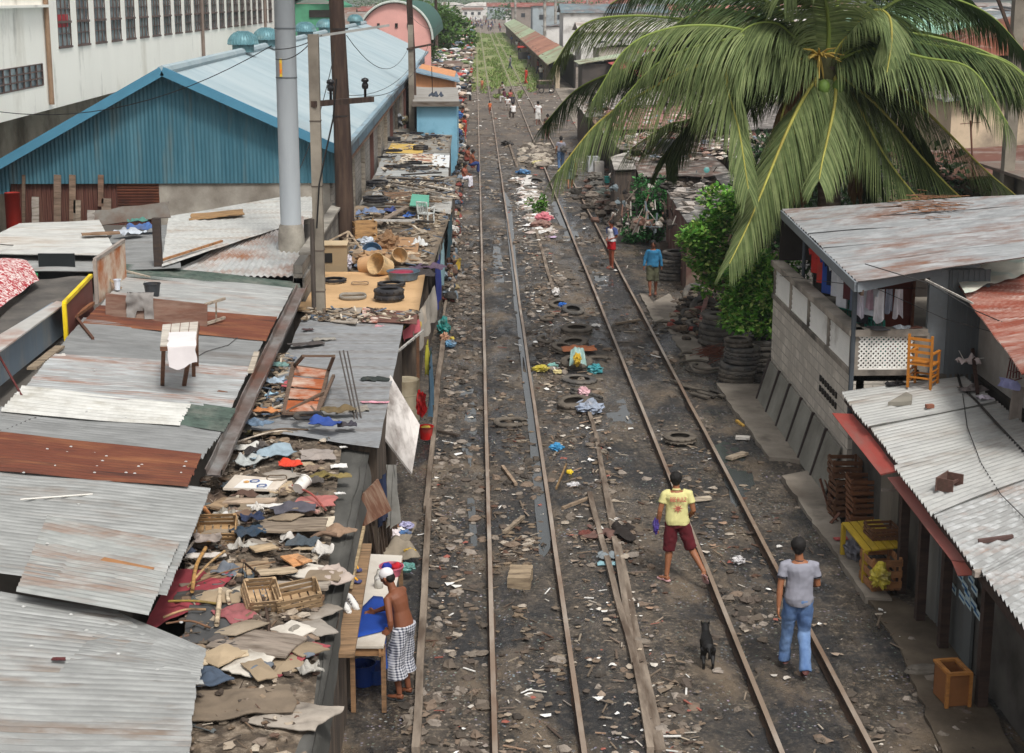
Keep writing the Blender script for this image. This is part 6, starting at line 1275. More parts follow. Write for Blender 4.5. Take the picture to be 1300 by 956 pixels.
quad(PL(1208,712,(0,0,1.86,0,0)),PL(1238,710,(0,0,1.96,0,0)),PL(1234,730,(0,0,1.8,0,0)),PL(1216,731,(0,0,1.75,0,0)),.02,4,4,.01).build('awning_flap',REDM('#b05a4c'),label='hanging red end flap of the nearer awning board',cat='awning')
def SR(px,py,dz=.03):v=PL(px,py,SP);v.z+=dz;return v
OR=mat('#c07a2c',.55,.15,3,.1,stretch=(4,4,1))
def wchair(label,loc,rz,s_=1.):
 t=thing('wooden_chair',label,'chair',loc,rz,scale=s_)
 b=MB();b.box((0,0,.44),(.44,.42,.03));b.build('seat',OR,t)
 for x in(-1,1):
  b=MB();b.bar((x*.21,-.2,0),(x*.21,-.2,.64),.042);b.build('front_leg',OR,t);b=MB();b.bar((x*.21,.2,0),(x*.21,.25,1.0),.042);b.build('rear_leg',OR,t)
  b=MB();b.bar((x*.21,-.23,.65),(x*.21,.23,.66),.055,.028);b.build('armrest',OR,t)
  b=MB()
  for z in(.12,.22,.32):b.bar((x*.21,-.2,z),(x*.21,.2,z),.03,.02)
  b.build('side_rail',OR,t)
 b=MB()
 for z in(.56,.68,.80,.92):b.bar((-.2,.22+(z-.5)*.06,z),(.2,.22+(z-.5)*.06,z),.02,.05)
 b.build('backrest',OR,t);b=MB();b.bar((-.2,-.2,.2),(.2,-.2,.2),.03);b.bar((-.2,.2,.2),(.2,.2,.2),.03);b.build('stretcher',OR,t);return t
wchair('orange varnished wooden armchair standing on the tin roof',SR(1171,492,.02),2.55,.95)
t=thing('wooden_stool','small dark wooden stool lying on its side on the tin roof','stool',SR(1195,622,.02),rot=(0,0,.9),scale=.82)
b=MB();b.box((0,.0,.14),(.52,.02,.24));b.build('seat',wood('#6a5048'),t);
for x in(-1,1):b=MB();b.box((x*.22,-.14,.14),(.03,.3,.22));b.build('leg',wood('#5a4038'),t)
b=MB();b.bar((-.22,-.2,.14),(.22,-.2,.14),.04);b.build('stretcher',wood('#5a4038'),t)
mb=MB();mb.prism([SR(1127,517,.02),SR(1150,504,.02),SR(1158,508,.02),SR(1157,516,.02)],(0,0,.07));mb.build('stone_slab',conc('#8a857a'),label='grey wedge shaped stone slab on the tin roof below the chair',cat='slab')
mb=MB();q=SR(1180,520);mb.box(q+V(0,0,.03),(.13,.08,.06),(0,0,.2));mb.build('brick',mat('#8a5a48',.9),label='half brick on the tin roof right of the stone slab',cat='brick')
rag('black crumpled cloth on the tin roof left of the chair','#252326',SR(1138,491),(.3,.22),.2,.12,3);rag('white plastic scrap on the tin roof by the pale wall','#cfc6d2',SR(1250,508),(.2,.26),.2,.1,9);rag('pinkish white cloth tied to the roof pole','#cdbfbd',SR(1228,480)+V(0,0,.25),(.32,.26),.1,.2,6);rag('grey rag at the foot of the roof pole','#6a6260',SR(1235,497),(.4,.3),.1,.15,7)
plank('dark leaning pole at the back of the tin roof',SR(1241,503),SR(1230,462)+V(0,0,.5),.06,.06,'#3a2420','pole','pole')
wire('thin pole sticking out from the orange chair to the right',[SR(1180,455)+V(0,0,.6),SR(1226,460)+V(0,0,.45)],.012,'#8a6a48',name='rod',cat='rod')
wire('thick black cable down the right part of the tin roof',[SR(1216,478),SR(1220,493),SR(1240,512),SR(1265,540),SR(1300,577),SR(1360,640)],.022);wire('thin black wire curving across the tin roof',[SR(1222,502),SR(1228,545),SR(1245,590),SR(1270,630),SR(1300,660),SR(1340,690)],.007)
wire('white string from the cloth to the wall',[SR(1190,452)+V(0,0,.75),SR(1222,480)+V(0,0,.3),SR(1248,478)+V(0,0,.3)],.008,'#cfcac4',name='string',cat='string')
plank('broken dark stick lying on the tin roof near the right edge',SR(1242,690),SR(1286,684),.05,.05,'#5a4440','stick','stick');plank('stub of pale pipe at the tin roof edge above the stickers',PL(1236,728,(0,0,2.05,0,0)),PL(1252,727,(0,0,2.05,0,0)),.08,.08,'#a59a90','pipe','pipe')
wire('black wire slung past the roof corner to the pale wall',[AY(1098,335,26.0),AY(1180,360,25.5),AY(1240,395,25),AY(1310,425,24)],.009);wire('long thin black wire crossing the balcony front',[AY(990,350,33),AY(1110,365,27),AY(1200,405,26),AY(1310,435,24)],.006)
plank('curved whitish pipe under the rusty roof corner',AY(1175,355,26),AY(1235,385,25),.03,.03,'#a8a29a','pipe','pipe')
t=thing('neighbour_roof','rust red corrugated roof corner at the right edge above the pale wall','roof',(9.5,24,3.8))
P_=[PL(*q,(0,0,3.95,0,0))for q in((1215,362),(1400,318),(1420,470),(1300,445))];P_[3].z-=.35;P_[0].z+=.0
A,B,C,D=P_;corr(A,B,C,D,.13,.02,10,.02,50).build('roof_sheet',mat('#7d4030',.85,.25,2,.3,c2='#a58478',amt=.56,s2=1.2,c3='#b9b2aa',amt3=.64,s3=1.5,stretch=(.6,2.5,1)),t,world=True,smooth=True)
mb=MB();mb.grid(lambda u,v:PL(1208,343,(0,0,4.02,0,0)).lerp(PL(1330,318,(0,0,4.02,0,0)),u).lerp(PL(1225,372,(0,0,4.02,0,0)).lerp(PL(1330,338,(0,0,4.02,0,0)),u),v)+V(0,0,.06*noise.noise(Vector((u*6,v*3,3)))),24,10)
mb.build('plastic_sheet',mat('#d5d3c4',.6,.08,3,.3,c2='#8fb5b0',amt=.62),label='crumpled whitish plastic sheet at the top of the rusty roof',cat='plastic sheet',smooth=True)
mb=MB();pts_=[AX(1290,425,8.78)+V(-.03,0,0)]
for k in range(5):mb.tube([AX(1291,425,8.76),AX(1282+k*3,460,8.76),AX(1278+k*4,480,8.7)],.012,5)
for z_ in(455,470,480):mb.tube([AX(1281,z_,8.74),AX(1288,z_+3,8.6),AX(1298,z_,8.72)],.01,5)
mb.build('wire_rack',mat('#5a2424',.6),label='dark red wire rack hanging on the pale wall',cat='rack')
hang('grey trousers hanging on the pale wall under the wire rack','#8a8078',(1287,490),(1302,492),.75,z=2.9,seed=4);hang('lilac and white small clothes hung beside the wire rack','#8f90b8',(1268,478),(1292,484),.16,z=3.0,seed=6)
W1=wood('#6b4a34',.3,'#3f2c22');W2=wood('#7d5236',.3,'#4a3226')
cb=G(1072,652,.09)
for i,(dx,dy,z,rz,lb)in enumerate(((0,0,0,.05,'dark wooden crate at the bottom of the tall stack by the shop wall'),(.02,.02,.34,.1,'dark wooden crate in the middle of the tall stack'),(-.02,.05,.68,.0,'open dark wooden crate on top of the tall stack'))):
 crate(lb,cb+V(dx,dy,z),rz,(.5,.42,.33),W1)
cb=G(1096,670,.09)
for i,(dx,dy,z,rz,lb)in enumerate(((0,0,0,-.05,'brown slatted crate at the bottom of the nearer stack'),(.02,.05,.3,.06,'brown slatted crate in the middle of the nearer stack'),(0,.1,.6,-.03,'brown slatted crate on top of the nearer stack'))):
 crate(lb,cb+V(dx,dy,z),rz,(.52,.44,.29),W2)
mb=MB();r=random.Random(8)
for k in range(16):a_=r.uniform(0,6.28);q=G(1058+r.uniform(-8,10),652+r.uniform(-14,12),.1);d_=V(math.cos(a_)*.2,math.sin(a_)*.2,r.uniform(.05,.5));mb.bar(q,q+d_,.06,.015)
mb.build('broken_crate',wood('#6e4a3c'),label='broken crate slats piled at the left foot of the crate stacks',cat='crate')
t=thing('slatted_bench','bright yellow slatted bench below the dark crates','bench',G(1092,708,.09));by=mat('#b89a2c',.6,.12,4,.1,stretch=(4,1,1),c2='#7d6a2a',amt=.64)
bp=[PL(x_,y_,(0,0,.62,0,0))for x_,y_ in((1069,663),(1118,659),(1146,694),(1098,699))]
for k in range(5):a_,b_x,c_,d_=bp[0].lerp(bp[1],k/5),bp[0].lerp(bp[1],(k+.86)/5),bp[3].lerp(bp[2],(k+.86)/5),bp[3].lerp(bp[2],k/5);mb=MB();mb.prism([a_,b_x,c_,d_],(0,0,-.025));mb.build('slat',by,t,world=True)
for p_ in bp:q=p_.lerp(sum(bp,Vector())/4,.06);mb=MB();mb.bar(V(q.x,q.y,.08),V(q.x,q.y,.6),.07);mb.build('leg',by,t,world=True)
crate('dark brown slatted crate lying on the yellow bench',sum(bp,Vector())/4+V(.12,-.1,.0),.1,(.44,.4,.2),W1)
crate('open orange slatted crate in front of the yellow bench',G(1117,742,.09),.1,(.46,.55,.52),wood('#a5744c',.25,'#6a4a34'),sl=3);bag('yellow plastic bag inside the orange slatted crate','#c0b040',G(1117,742,.25),(.15,.16,.16),4)
bag('grey plastic bag beside the orange crate','#6a6a72',G(1085,708,.09),(.14,.2,.16),6);rag('small red rag on the pavement left of the bench','#a8504c',G(1068,684,.11),(.2,.12),.2,.04,3)
t=thing('wooden_box','orange edged wooden box with an open top on the lower right pavement','box',G(1207,888,.06),rz=.12,scale=.85);OB=wood('#b0773c',.2,'#7a5230')
mb=MB();
for x in(-1,1):mb.box((x*.17,0,.26),(.02,.5,.5))
mb.box((0,-.24,.26),(.36,.02,.5));mb.box((0,.24,.26),(.36,.02,.5));mb.build('sides',mat('#8a5a34',.8,.2),t)
mb=MB()
for x in(-1,1):mb.box((x*.16,0,.53),(.07,.56,.04));mb.box((x*.18,-.25,.26),(.05,.05,.54))
for y in(-1,1):mb.box((0,y*.25,.532),(.25,.06,.044))
mb.build('rim',OB,t)
for lb,px,py,c in(('flat pale stone on the brown pavement left of the wooden box',1175,850,'#7d756a'),):mb=MB();mb.blob(G(px,py,.07),V(.28,.12,.06),.3,12,8,3);mb.build('stone',conc(c),label=lb,cat='stone')
TRK=mat('#3a3a3b',.85,.25,4,.2,c2='#69635b',amt=.5,s2=3)
def stack(px,py,spec,z0=0.0):
 b=G(px,py,0);z=z0
 for(r_,w_,dx,dy,lb,m_)in spec:
  tyre(lb,b+V(dx,dy,z),r_,w_,r_*.58,rot=(rnd.uniform(-.06,.06),rnd.uniform(-.06,.06),rnd.uniform(0,6)),group='tyres stacked along the right side',m=m_);z+=w_*.96
stack(934,484,((.43,.22,0,0,'dusty worn tyre at the bottom of the near stack',RUBBERD()),(.44,.24,.05,.02,'deep tread black tyre second from the bottom of the near stack',TRK),(.42,.22,.12,.05,'black tyre in the middle of the near stack',TRK),(.42,.2,.14,.05,'black tyre second from the top of the near stack',TRK),(.33,.2,.03,.05,'smaller grey tyre on top of the near stack',RUBBERD())))
stack(908,437,((.46,.28,0,0,'large black tyre at the bottom of the three big tyres',TRK),(.47,.28,.03,.02,'large black tyre in the middle of the three big tyres',TRK),(.46,.26,.12,.06,'large black tyre on top of the three big tyres',TRK)))
stack(962,470,((.45,.26,0,.1,'shaded black tyre at the bottom under the bush',TRK),(.44,.26,0,.1,'shaded black tyre in the middle under the bush',TRK),(.44,.26,0.02,.1,'shaded black tyre on top under the bush',TRK)))
stack(852,355,((.42,.24,0,0,'black tyre at the bottom of the far stack',TRK),(.42,.24,.03,0,'black tyre second in the far stack',TRK),(.42,.24,.0,0,'black tyre third in the far stack',TRK),(.42,.24,.12,.04,'black tyre on top of the far stack',TRK)))
stack(860,352,((.3,.2,0,-.2,'small black tyre at the foot of the far stack',TRK),(.3,.2,0,-.2,'small black tyre on the one at the foot of the far stack',TRK)))
for lb,px,py,r_,w_,rot in(('tyre leaning against the scrap heap, grey rimmed',882,378,.42,.2,(.9,.3,0)),('second leaning tyre just below the grey rimmed one',893,395,.44,.2,(1.0,-.3,.4)),('small inner tube beside the leaning tyres',876,402,.3,.1,(.4,.2,0)),('dark tyre half buried in the scrap heap',884,416,.3,.16,(.2,.1,0)),('black tyre among the scrap, nearer the big three',900,410,.36,.18,(.7,.5,.3)),('upright black tyre in the shade behind the bush',975,458,.42,.2,(1.4,0,1.2))):
 tyre(lb,G(px,py,.08),r_,w_,r_*.58,rot=rot,group='tyres stacked along the right side',m=TRK)
for lb,px,py in(('black plastic drum, left of two beside the far tyre stack',871,345),('black plastic drum, right of two beside the far tyre stack',881,349)):
 t=thing('drum',lb,'drum',G(px,py,.25)+V(0,0,.25));mb=MB();mb.lathe([(0,0),(.26,0)]+[(.26+.012*(k%2),.05+k*.06)for k in range(11)]+[(.25,.75),(.2,.76),(0,.7)],18);mb.build('shell',plast('#222427'),t)
quad(*(PL(x_,y_,(0,0,.5,0,0))for x_,y_ in((868,332),(906,330),(910,341),(864,340))),.03,6,6,.02).build('board',wood('#a58c6c'),label='pale board with curved edge carrying the black drums',cat='board')
mb=MB();mb.box(G(884,338,.22),(1.4,.4,.44));mb.build('low_wall',DARK(),label='dark low support under the pale board',cat='support')
SA=[('near curved tyre strip',883,463,.36,.3,3.2),('wide curved tyre strip',893,470,.4,2.6,5.6),('inner curved tyre strip',899,466,.34,2.4,5.8),('short tyre strip',873,484,.36,3.2,4.6),('thin tyre strip',883,487,.42,3.3,4.7),('straightened tyre strip',892,489,.5,3.5,4.7),('small hooked tyre strip',842,412,.26,.4,3.8),('dusty tyre strip',853,420,.3,1.0,4.2),('cracked tyre strip',837,424,.3,2.0,4.6),('grey tyre strip',876,452,.26,1.2,4.0)]
for i,(lb,px,py,R_,a0,a1)in enumerate(SA):ring(lb+[' left of the near stack',' beside the near stack base',' nested in the wide one',' lowest on the left',' beside the short one',' lowest on the right',' above the dirt gap',' below the hooked one',' nearest the right rail',' under the reddish twigs'][i],G(px,py,.03),R_,.03,RUBBERD(),'tyre_strip',a0,a1,group='cut strips of tyre beside the stacks',flat=(.05,.03))
for i,(px,py,a_)in enumerate(((888,502,-.9),(897,500,-1.0),(903,498,-1.05),(910,500,-1.1))):q=G(px,py,.05);d_=V(math.cos(a_),math.sin(a_),0)*.28;plank(['first','second','third','fourth'][i]+' from the left of four flat rubber strips below the tyre strips',q-d_,q+d_,.13,.04,'#7a6e62','rubber_strip','strip',m=RUBBERD())
mb=MB();r=random.Random(9)
for k in range(90):q=G(r.gauss(897,9),r.gauss(447,5),.05);a_=r.gauss(.3,.5);d_=V(math.cos(a_),math.sin(a_),r.uniform(-.1,.3))*r.uniform(.2,.5);mb.bar(q,q+d_,.012)
mb.build('dry_fronds',mat('#6a3c2c',.9,.3),label='reddish dry twigs lying between the two tyre stacks',cat='twigs',kind='stuff',org=(0,0,0))
mb=MB()
for k in range(260):q=G(r.gauss(890,14),r.gauss(402,14),.05);s_=r.uniform(.04,.2);mb.blob(q+V(0,0,r.uniform(0,.25)),V(s_,s_*.8,s_*.5),.5,6,4,k)
mb.build('scrap_heap',island(['#3a3632','#5a5048','#6a5a4c','#2a2826','#7a3c34','#85796a','#4a423a'],.9),label='dark heap of scrap between the bushes and the tracks',cat='scrap',kind='stuff',org=(0,0,0))
plank('reddish board leaning on the scrap heap',G(886,425,.1),G(898,392,.1)+V(0,0,.5),.12,.03,'#8a6058')
GT=mat('#6f665b',.9,.2,3,.3,c2='#4a443d',amt=.55,s2=3);GT2=mat('#565350',.9,.2,3,.3,c2='#7d7468',amt=.58,s2=3)
for lb,px,py,r_,w_,rot,m_ in(('half buried tyre holding a blue wrapper between the tracks',710,390,.30,.14,(.2,0,0),GT),('grey tyre just right of the half buried one',727,398,.33,.18,(.25,.1,0),GT2),('wide dusty tyre full of dirt in the middle strip',732,422,.43,.16,(.05,0,0),GT),('buried tyre mostly under the orange cloth',728,440,.40,.16,(.1,-.1,0),GT),('thick dusty tyre just below the teal bag',732,467,.40,.22,(.15,0,0),GT),('flat lying dusty tyre below the thick one',735,487,.42,.14,(.0,.05,0),GT2),('tilted dark tyre under the pink wrapper',743,506,.38,.16,(-.25,.3,0),GT2),('nearest tyre with stones in it between the tracks',729,519,.37,.22,(.1,-.1,0),GT),('light grey tyre lying between the right track rails',863,560,.34,.13,(.0,.0,0),GT),('half sunk tyre left of the orange cloth',716,446,.36,.14,(.1,.2,0),GT),('tyre at the top of the white rubbish line',676,240,.45,.14,(.1,0,0),GT2),('tyre ring beside the white boards, far middle',681,233,.45,.16,(.3,.2,0),GT2)):
 tyre(lb,G(px,py,.03),r_,w_,r_*.56,rot=rot,group='dusty tyres on the ground between the tracks',m=m_)
for lb,px,py,R_,a0,a1 in(('curved dusty tyre piece left of the grey tyre',703,406,.34,1.5,4.6),('long curved tyre piece under the wide tyre',708,432,.5,2.4,4.4),('tyre piece right of the thick dusty tyre',753,460,.4,.2,1.8),('dark tyre arc beside the left rail of the left track',648,538,.3,0,5.5),('curved tyre piece by the old rail end',712,357,.4,0,2.4)):ring(lb,G(px,py,.04),R_,.04,GT,'tyre_piece',a0,a1,flat=(.07,.045))
mb=MB();b=G(734,465,.25)
mb.grid(lambda u,v:b+V((u-.5)*(.42-.1*v),.05+v*.28,.0+v*.33+.07*math.sin(u*3.14)+.05*noise.noise(Vector((u*5,v*5,1)))),14,12)
mb.build('plastic_bag',mat('#8aa8a2',.4,.15,4,.3),label='open pale teal bag spilling rubbish onto the thick dusty tyre',cat='bag',smooth=True)
bag('yellow wrappers inside the pale teal bag','#c9a83a',G(733,462,.33),(.1,.12,.14),3,'wrapper');rag('orange cloth behind the pale teal bag','#b5704c',G(735,443,.14),(.75,.5),.1,.14,4);bag('grey plastic bag lying over the end of the old rail','#98a2b2',G(748,522,.05),(.28,.34,.12),8);bag('pink and white wrapper on the tilted dark tyre','#d2aab0',G(741,503,.2),(.12,.14,.12),5,'wrapper')
bag('teal blue bag right of the thick dusty tyre','#3f8f98',G(756,473,.05),(.18,.12,.1),6);bag('yellow crumpled bag left of the middle tyres','#b8a83c',G(687,471,.04),(.2,.14,.08),7);bag('light teal scrap beside the yellow bag','#7fb0a8',G(702,466,.04),(.12,.1,.05),8);bag('cream wrapper below the light teal scrap','#d5c690',G(709,474,.04),(.14,.08,.05),9)
bag('bright blue scrap beside the half buried tyre','#2f6fc4',G(714,389,.2),(.1,.09,.06),2);bag('white bag at the top of the middle tyres','#d8d4d0',G(706,375,.05),(.12,.26,.12),3);bag('white oval tray right of the grey tyre','#e2dfda',G(757,414,.04),(.13,.08,.03),1,'tray');bag('blue plastic bag left of the old middle rail','#3f8ab8',G(706,571,.03),(.14,.1,.07),4)
bag('tiny yellow wrapper below the blue plastic bag','#d8bc2c',G(723,601,.03),(.06,.05,.04),5);bag('white foam cup lid left of the old rail','#e0dfe2',G(728,617,.03),(.12,.07,.04),3,'foam_scrap');bag('white bag crumpled under the yellow shirt man\'s path','#dcdadc',G(938,714,.03),(.1,.07,.05),6)
plank('pale chunk of wood lying between the left track rails',G(658,735,.1)-V(.0,.22,0),G(658,735,.1)+V(.06,.28,.03),.34,.2,'#9a8870','wood_block','log')
for lb,a_,b_x,c,w_ in(('forked stick left of the old rail',(714,645),(748,632),'#8f7c68',.06),('leaning stick between the tracks near the left',(638,592),(655,615),'#9a8570',.06),('pale stick by the left track',(640,676),(664,656),'#8f806e',.07),('thin twig above the old rail end',(706,620),(719,590),'#8a6f4c',.03),('white ridged plank in the right track',(881,634),(902,632),'#b5a894',.12),('white foam slab on the right shoulder',(934,555),(952,556),'#cfc9c0',.16),('flat grey brick on the right shoulder',(925,582),(946,575),'#a0917e',.16),('yellow scrap on the pavement edge',(935,534),(944,541),'#c9a04c',.06),('curved stick in the right track',(782,411),(812,406),'#8c7c6a',.09),('dark pipe stub by the red bucket',(556,547),(582,553),'#4a4038',.07),('thin pole on the pavement right of the tyre strips',(935,515),(972,572),'#7a6450',.05)):plank(lb,G(*a_,.06),G(*b_x,.06),w_,.05,c,'stick'if 'stick'in lb or 'twig'in lb else 'plank','stick'if 'stick'in lb or 'twig'in lb else 'plank')
rag('dark heap of rags on the old middle rail','#2b2522',G(789,675,.12),(.3,.6),0,.22,5,irr=.5);rag('pinkish brown rags left of the dark heap','#6a5048',G(772,678,.06),(.5,.5),0,.16,6,irr=.5);rag('grey cloth and blue plastic below the rag heap','#7c8488',G(773,706,.08),(.32,.26),0,.12,7);rag('light blue wrapper under the grey cloth','#8ab0b8',G(772,716,.05),(.36,.14),0,.06,8);rag('reddish brown scrap left of the rag heap','#6a3c34',G(744,677,.04),(.22,.2),0,.08,9)
mb=MB();r=random.Random(31)
for k in range(380):
 py=r.uniform(226,296);px=668+(py-226)*.30+r.gauss(0,7);s_=r.uniform(.05,.19);mb.blob(G(px,py,.05),V(s_*1.4,s_*1.4,s_*.5),.6,6,4,k)
mb.build('white_rubbish',island(['#d8d6d2','#c2beb8','#e6e4e2','#a89e92','#8a7c70','#b8a8a0'],.7),label='line of white plastic rubbish between the tracks',cat='rubbish',kind='stuff',org=(0,0,0))
mb=MB()
for k in range(160):
 px=676+r.gauss(0,9);py=198+r.gauss(0,6);s_=r.uniform(.08,.3);mb.blob(G(px+6,py,.1),V(s_*1.3,s_,s_*.8),.4,7,5,k)
mb.build('stone_heap',island(['#7d746a','#958a7d','#5a524a','#a89e90'],.9),label='heap of broken stones between the far tracks',cat='stones',kind='stuff',org=(0,0,0))
bush('weed_clump','small bright green weed clump in the white rubbish line','weed',G(684,272,.02),.8,[((0,0,.4),(.28,.6,.35),1)],.16,500,['#4f7a2c','#6a9438','#3f6424'],3,.02)
bag('pink and red plastic on the white rubbish','#c2707a',G(690,280,.15),(.35,.3,.16),4);rag('lilac plastic sheet below the white rubbish','#c0a8c4',G(699,301,.05),(.35,.35),0,.05,5,'plastic_sheet','plastic sheet');bag('brown sack in the lower white rubbish','#8a6a60',G(687,290,.05),(.4,.3,.18),7,'sack');plank('white board standing in the white rubbish line',G(668,238,.1),G(672,228,.1)+V(0,0,.2),.3,.04,'#d8d4ce')
for lb,c,px,py in(('blue and orange wrappers far up the middle','#5a86b0',664,221),('yellow scrap beside the right track','#c2b880',683,210),('black bundle left of the stone heap','#2a2624',643,184),('dark square box right of the stone heap','#5a5a58',666,203)):bag(lb,c,G(px,py,.05),(.35,.3,.14),px)
PC_Y=36.0;cen=AY(1050,84,PC_Y);t=thing('coconut_palm','big coconut palm with drooping fronds behind the balcony house','palm tree',(cen.x+.2,PC_Y,0))
tm=mat('#6a5c50',.95,.3,2,.4,c2='#4a3e36',amt=.52,s2=1.5,stretch=(1,1,6));mb=MB();n=40
mb.tube([(cen.x+.2*(1-i/n)+.1*math.sin(i*.08),PC_Y,cen.z*i/n)for i in range(n+1)],[.24+.12*(1-i/n)**2+.012*(i%2)for i in range(n+1)],14);mb.build('trunk',tm,t,smooth=True,world=True)
mb=MB();mb.blob(cen-V(0,0,.15),V(.3,.3,.45),.3,14,10,3);mb.build('crown_shaft',mat('#4a4a2c',.9,.3,5,.4),t,smooth=True,world=True)
mb=MB();r=random.Random(2)
for k in range(26):d_=V(r.gauss(0,1),r.gauss(0,1)-.8,r.gauss(.3,.6)).normalized();q=cen+V(-.25,-.3,.25);mb.tube([q,q+d_*.3,q+d_*.6-V(0,0,.1)],[.03,.025,.01],5)
mb.build('flower_stalk',mat('#b59a4c',.8,.2),t,world=True)
for k in range(5):a_=k*1.2+.6;mb=MB();mb.blob(cen+V(.3*math.cos(a_),.38*math.sin(a_)-.1,-.45),V(.15,.15,.18),0,12,8);mb.build('coconut',mat('#5f7a34',.6,.2),t,smooth=True,world=True)
PLM=[island(['#627046','#707e50','#54623c','#7c8858'],.68,0,trans=.3,spec=.22),island(['#7c8a58','#6e7e50','#8c9866','#627246'],.65,0,trans=.33,spec=.25),island(['#465834','#50643e','#3c4e2e'],.7,0,trans=.25,spec=.2),island(['#8a6a48','#7a5a40','#9c7c58'],.9,0,trans=.2,spec=.1)]
STK=mat('#a3a04a',.6,.15,2,.05,c2='#8a7a34',amt=.55);STG=mat('#76863c',.6,.15,2,.05)
FR=[([(1040,70),(960,38),(880,26),(800,20),(740,32),(703,82)],1.2,0,STG,1.0,.5),([(1035,78),(985,52),(920,34),(850,36),(795,62),(752,128)],-1.0,1,STG,1.1,.5),([(1035,82),(950,75),(870,78),(795,88),(735,112),(692,156)],2.2,2,STG,1.0,.45),([(1038,92),(960,74),(890,82),(820,116),(760,155),(708,218)],-1.5,1,STK,1.15,.45),([(1038,84),(985,66),(938,66),(922,100),(938,165),(950,240)],-1.8,1,STK,.95,.5),([(1040,100),(1024,118),(1000,165),(975,225),(950,285),(926,335)],-2.0,1,STK,.9,.35),([(1044,102),(1030,118),(1012,160),(996,200),(975,255),(955,300)],-1.2,0,STK,.9,.35),([(1052,84),(1060,100),(1060,130),(1052,170),(1044,205),(1040,228)],-1.6,1,STK,.8,.5),([(1062,95),(1080,118),(1100,155),(1125,200),(1155,240),(1182,268)],-1.5,0,STK,.95,.4),([(1062,92),(1095,118),(1130,152),(1170,200),(1210,242),(1246,272)],-1.2,0,STK,1.0,.4),([(1062,86),(1105,94),(1150,118),(1200,165),(1250,215),(1292,250)],-.8,0,STK,1.05,.42),([(1058,78),(1080,40),(1108,14),(1128,20),(1132,50),(1126,92)],-1.5,1,STK,.8,.5),([(1062,76),(1110,60),(1170,58),(1225,66),(1270,84),(1325,120)],.4,0,STG,1.05,.6),([(1060,70),(1110,20),(1165,-8),(1215,0),(1260,22),(1298,62)],.8,2,STG,1.0,.55),([(1050,70),(1040,10),(1010,-50),(970,-85),(930,-80),(890,-40)],.8,0,STG,1.1,.5),([(1048,68),(1000,22),(950,-10),(890,-28),(830,-25),(775,5)],1.8,2,STG,1.1,.55),([(1052,66),(1065,0),(1090,-50),(1125,-80),(1165,-75),(1200,-40)],.6,0,STG,1.1,.5),([(1046,70),(1005,40),(955,20),(905,12),(860,30),(830,70)],.5,0,STG,1.1,.6),([(1058,70),(1090,20),(1130,-20),(1175,-30),(1215,-15),(1250,20)],2.0,2,STG,1.0,.5),([(1040,95),(990,100),(940,115),(890,145),(860,175),(845,205)],1.8,2,STG,1.05,.5),([(1060,88),(1090,90),(1120,110),(1150,150),(1170,190),(1182,225)],1.8,2,STG,1.0,.5),([(1050,90),(1030,110),(1015,150),(1005,190),(1000,220),(998,250)],1.4,2,STG,.9,.5),([(1055,92),(1075,120),(1085,160),(1095,200),(1105,225),(1115,245)],.8,2,STG,.9,.4),([(1052,70),(1052,30),(1045,-10),(1030,-35),(1010,-40),(995,-10)],-1.2,1,STG,1.0,.5),([(1045,72),(1010,50),(985,30),(955,32),(935,50),(925,90)],-.6,0,STG,1.0,.55),([(1060,72),(1100,50),(1140,40),(1180,50),(1210,80),(1225,120)],-.4,0,STG,1.0,.55),([(1040,110),(1030,140),(1022,175),(1018,205),(1016,225),(1014,245)],.3,3,STK,.55,.8),([(1060,110),(1068,140),(1078,170),(1084,200),(1086,225),(1088,245)],.2,3,STK,.5,.8),([(1030,95),(1010,110),(998,130),(990,160),(986,185),(984,205)],-.4,3,STK,.45,.8),([(1042,80),(985,90),(925,118),(880,150),(845,160),(800,190)],.6,0,STG,1.05,.5)]
for i,(P_,dy,m_,st,ll,dr)in enumerate(FR):
 n=len(P_)-1;frond(t,[AY(x_,y_,PC_Y+dy*(k/n))if k else cen for k,(x_,y_)in enumerate(P_)],PLM[m_],st,ll,seed=i,droop=dr)
t_palm=t
mb=MB();r=random.Random(12)
for k in range(70):q=PL(1165+r.gauss(0,22),262+r.gauss(0,8),HP)+V(0,0,.06);a_=r.uniform(-1.2,.2);d_=V(math.cos(a_),math.sin(a_),.05)*r.uniform(.2,.6);mb.bar(q,q+d_,.03,.008)
mb.build('dry_leaves',mat('#8a6248',.9,.25),label='dry brown palm leaves lying on the rust streaked house roof',cat='leaves',kind='stuff',org=(0,0,0))
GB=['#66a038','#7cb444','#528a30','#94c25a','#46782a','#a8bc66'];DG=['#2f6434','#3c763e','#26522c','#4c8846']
bush('leafy_shrub','bright green leafy shrub, the larger upper one left of the hanging palm frond','shrub',G(922,410,0),3.2,[((-.55,0,2.2),(.85,.7,.65),3),((.2,.1,2.9),(1.0,.8,.7),4),((-.4,.1,1.5),(.6,.5,.5),1.5),((1.0,.3,3.0),(.8,.6,.6),2)],.17,8000,GB,5)
bush('leafy_shrub','bright green rounded leafy shrub beside the corner of the balcony','shrub',G(958,465,0),2.6,[((0,0,2.1),(.9,.8,.75),4),((-.4,-.1,1.45),(.65,.6,.55),2),((.5,.1,2.4),(.6,.6,.5),1.5),((.1,0,1.2),(.7,.6,.5),1.5)],.16,8000,GB,6)
bush('dark_shrub','dark green tall shrub in front of the far shack on the right','shrub',G(822,308,0),2.6,[((-.3,0,1.2),(.55,.5,1.0),3),((.35,.1,1.5),(.5,.5,1.2),3),((0,0,.6),(.8,.6,.5),2)],.15,4200,DG,7)
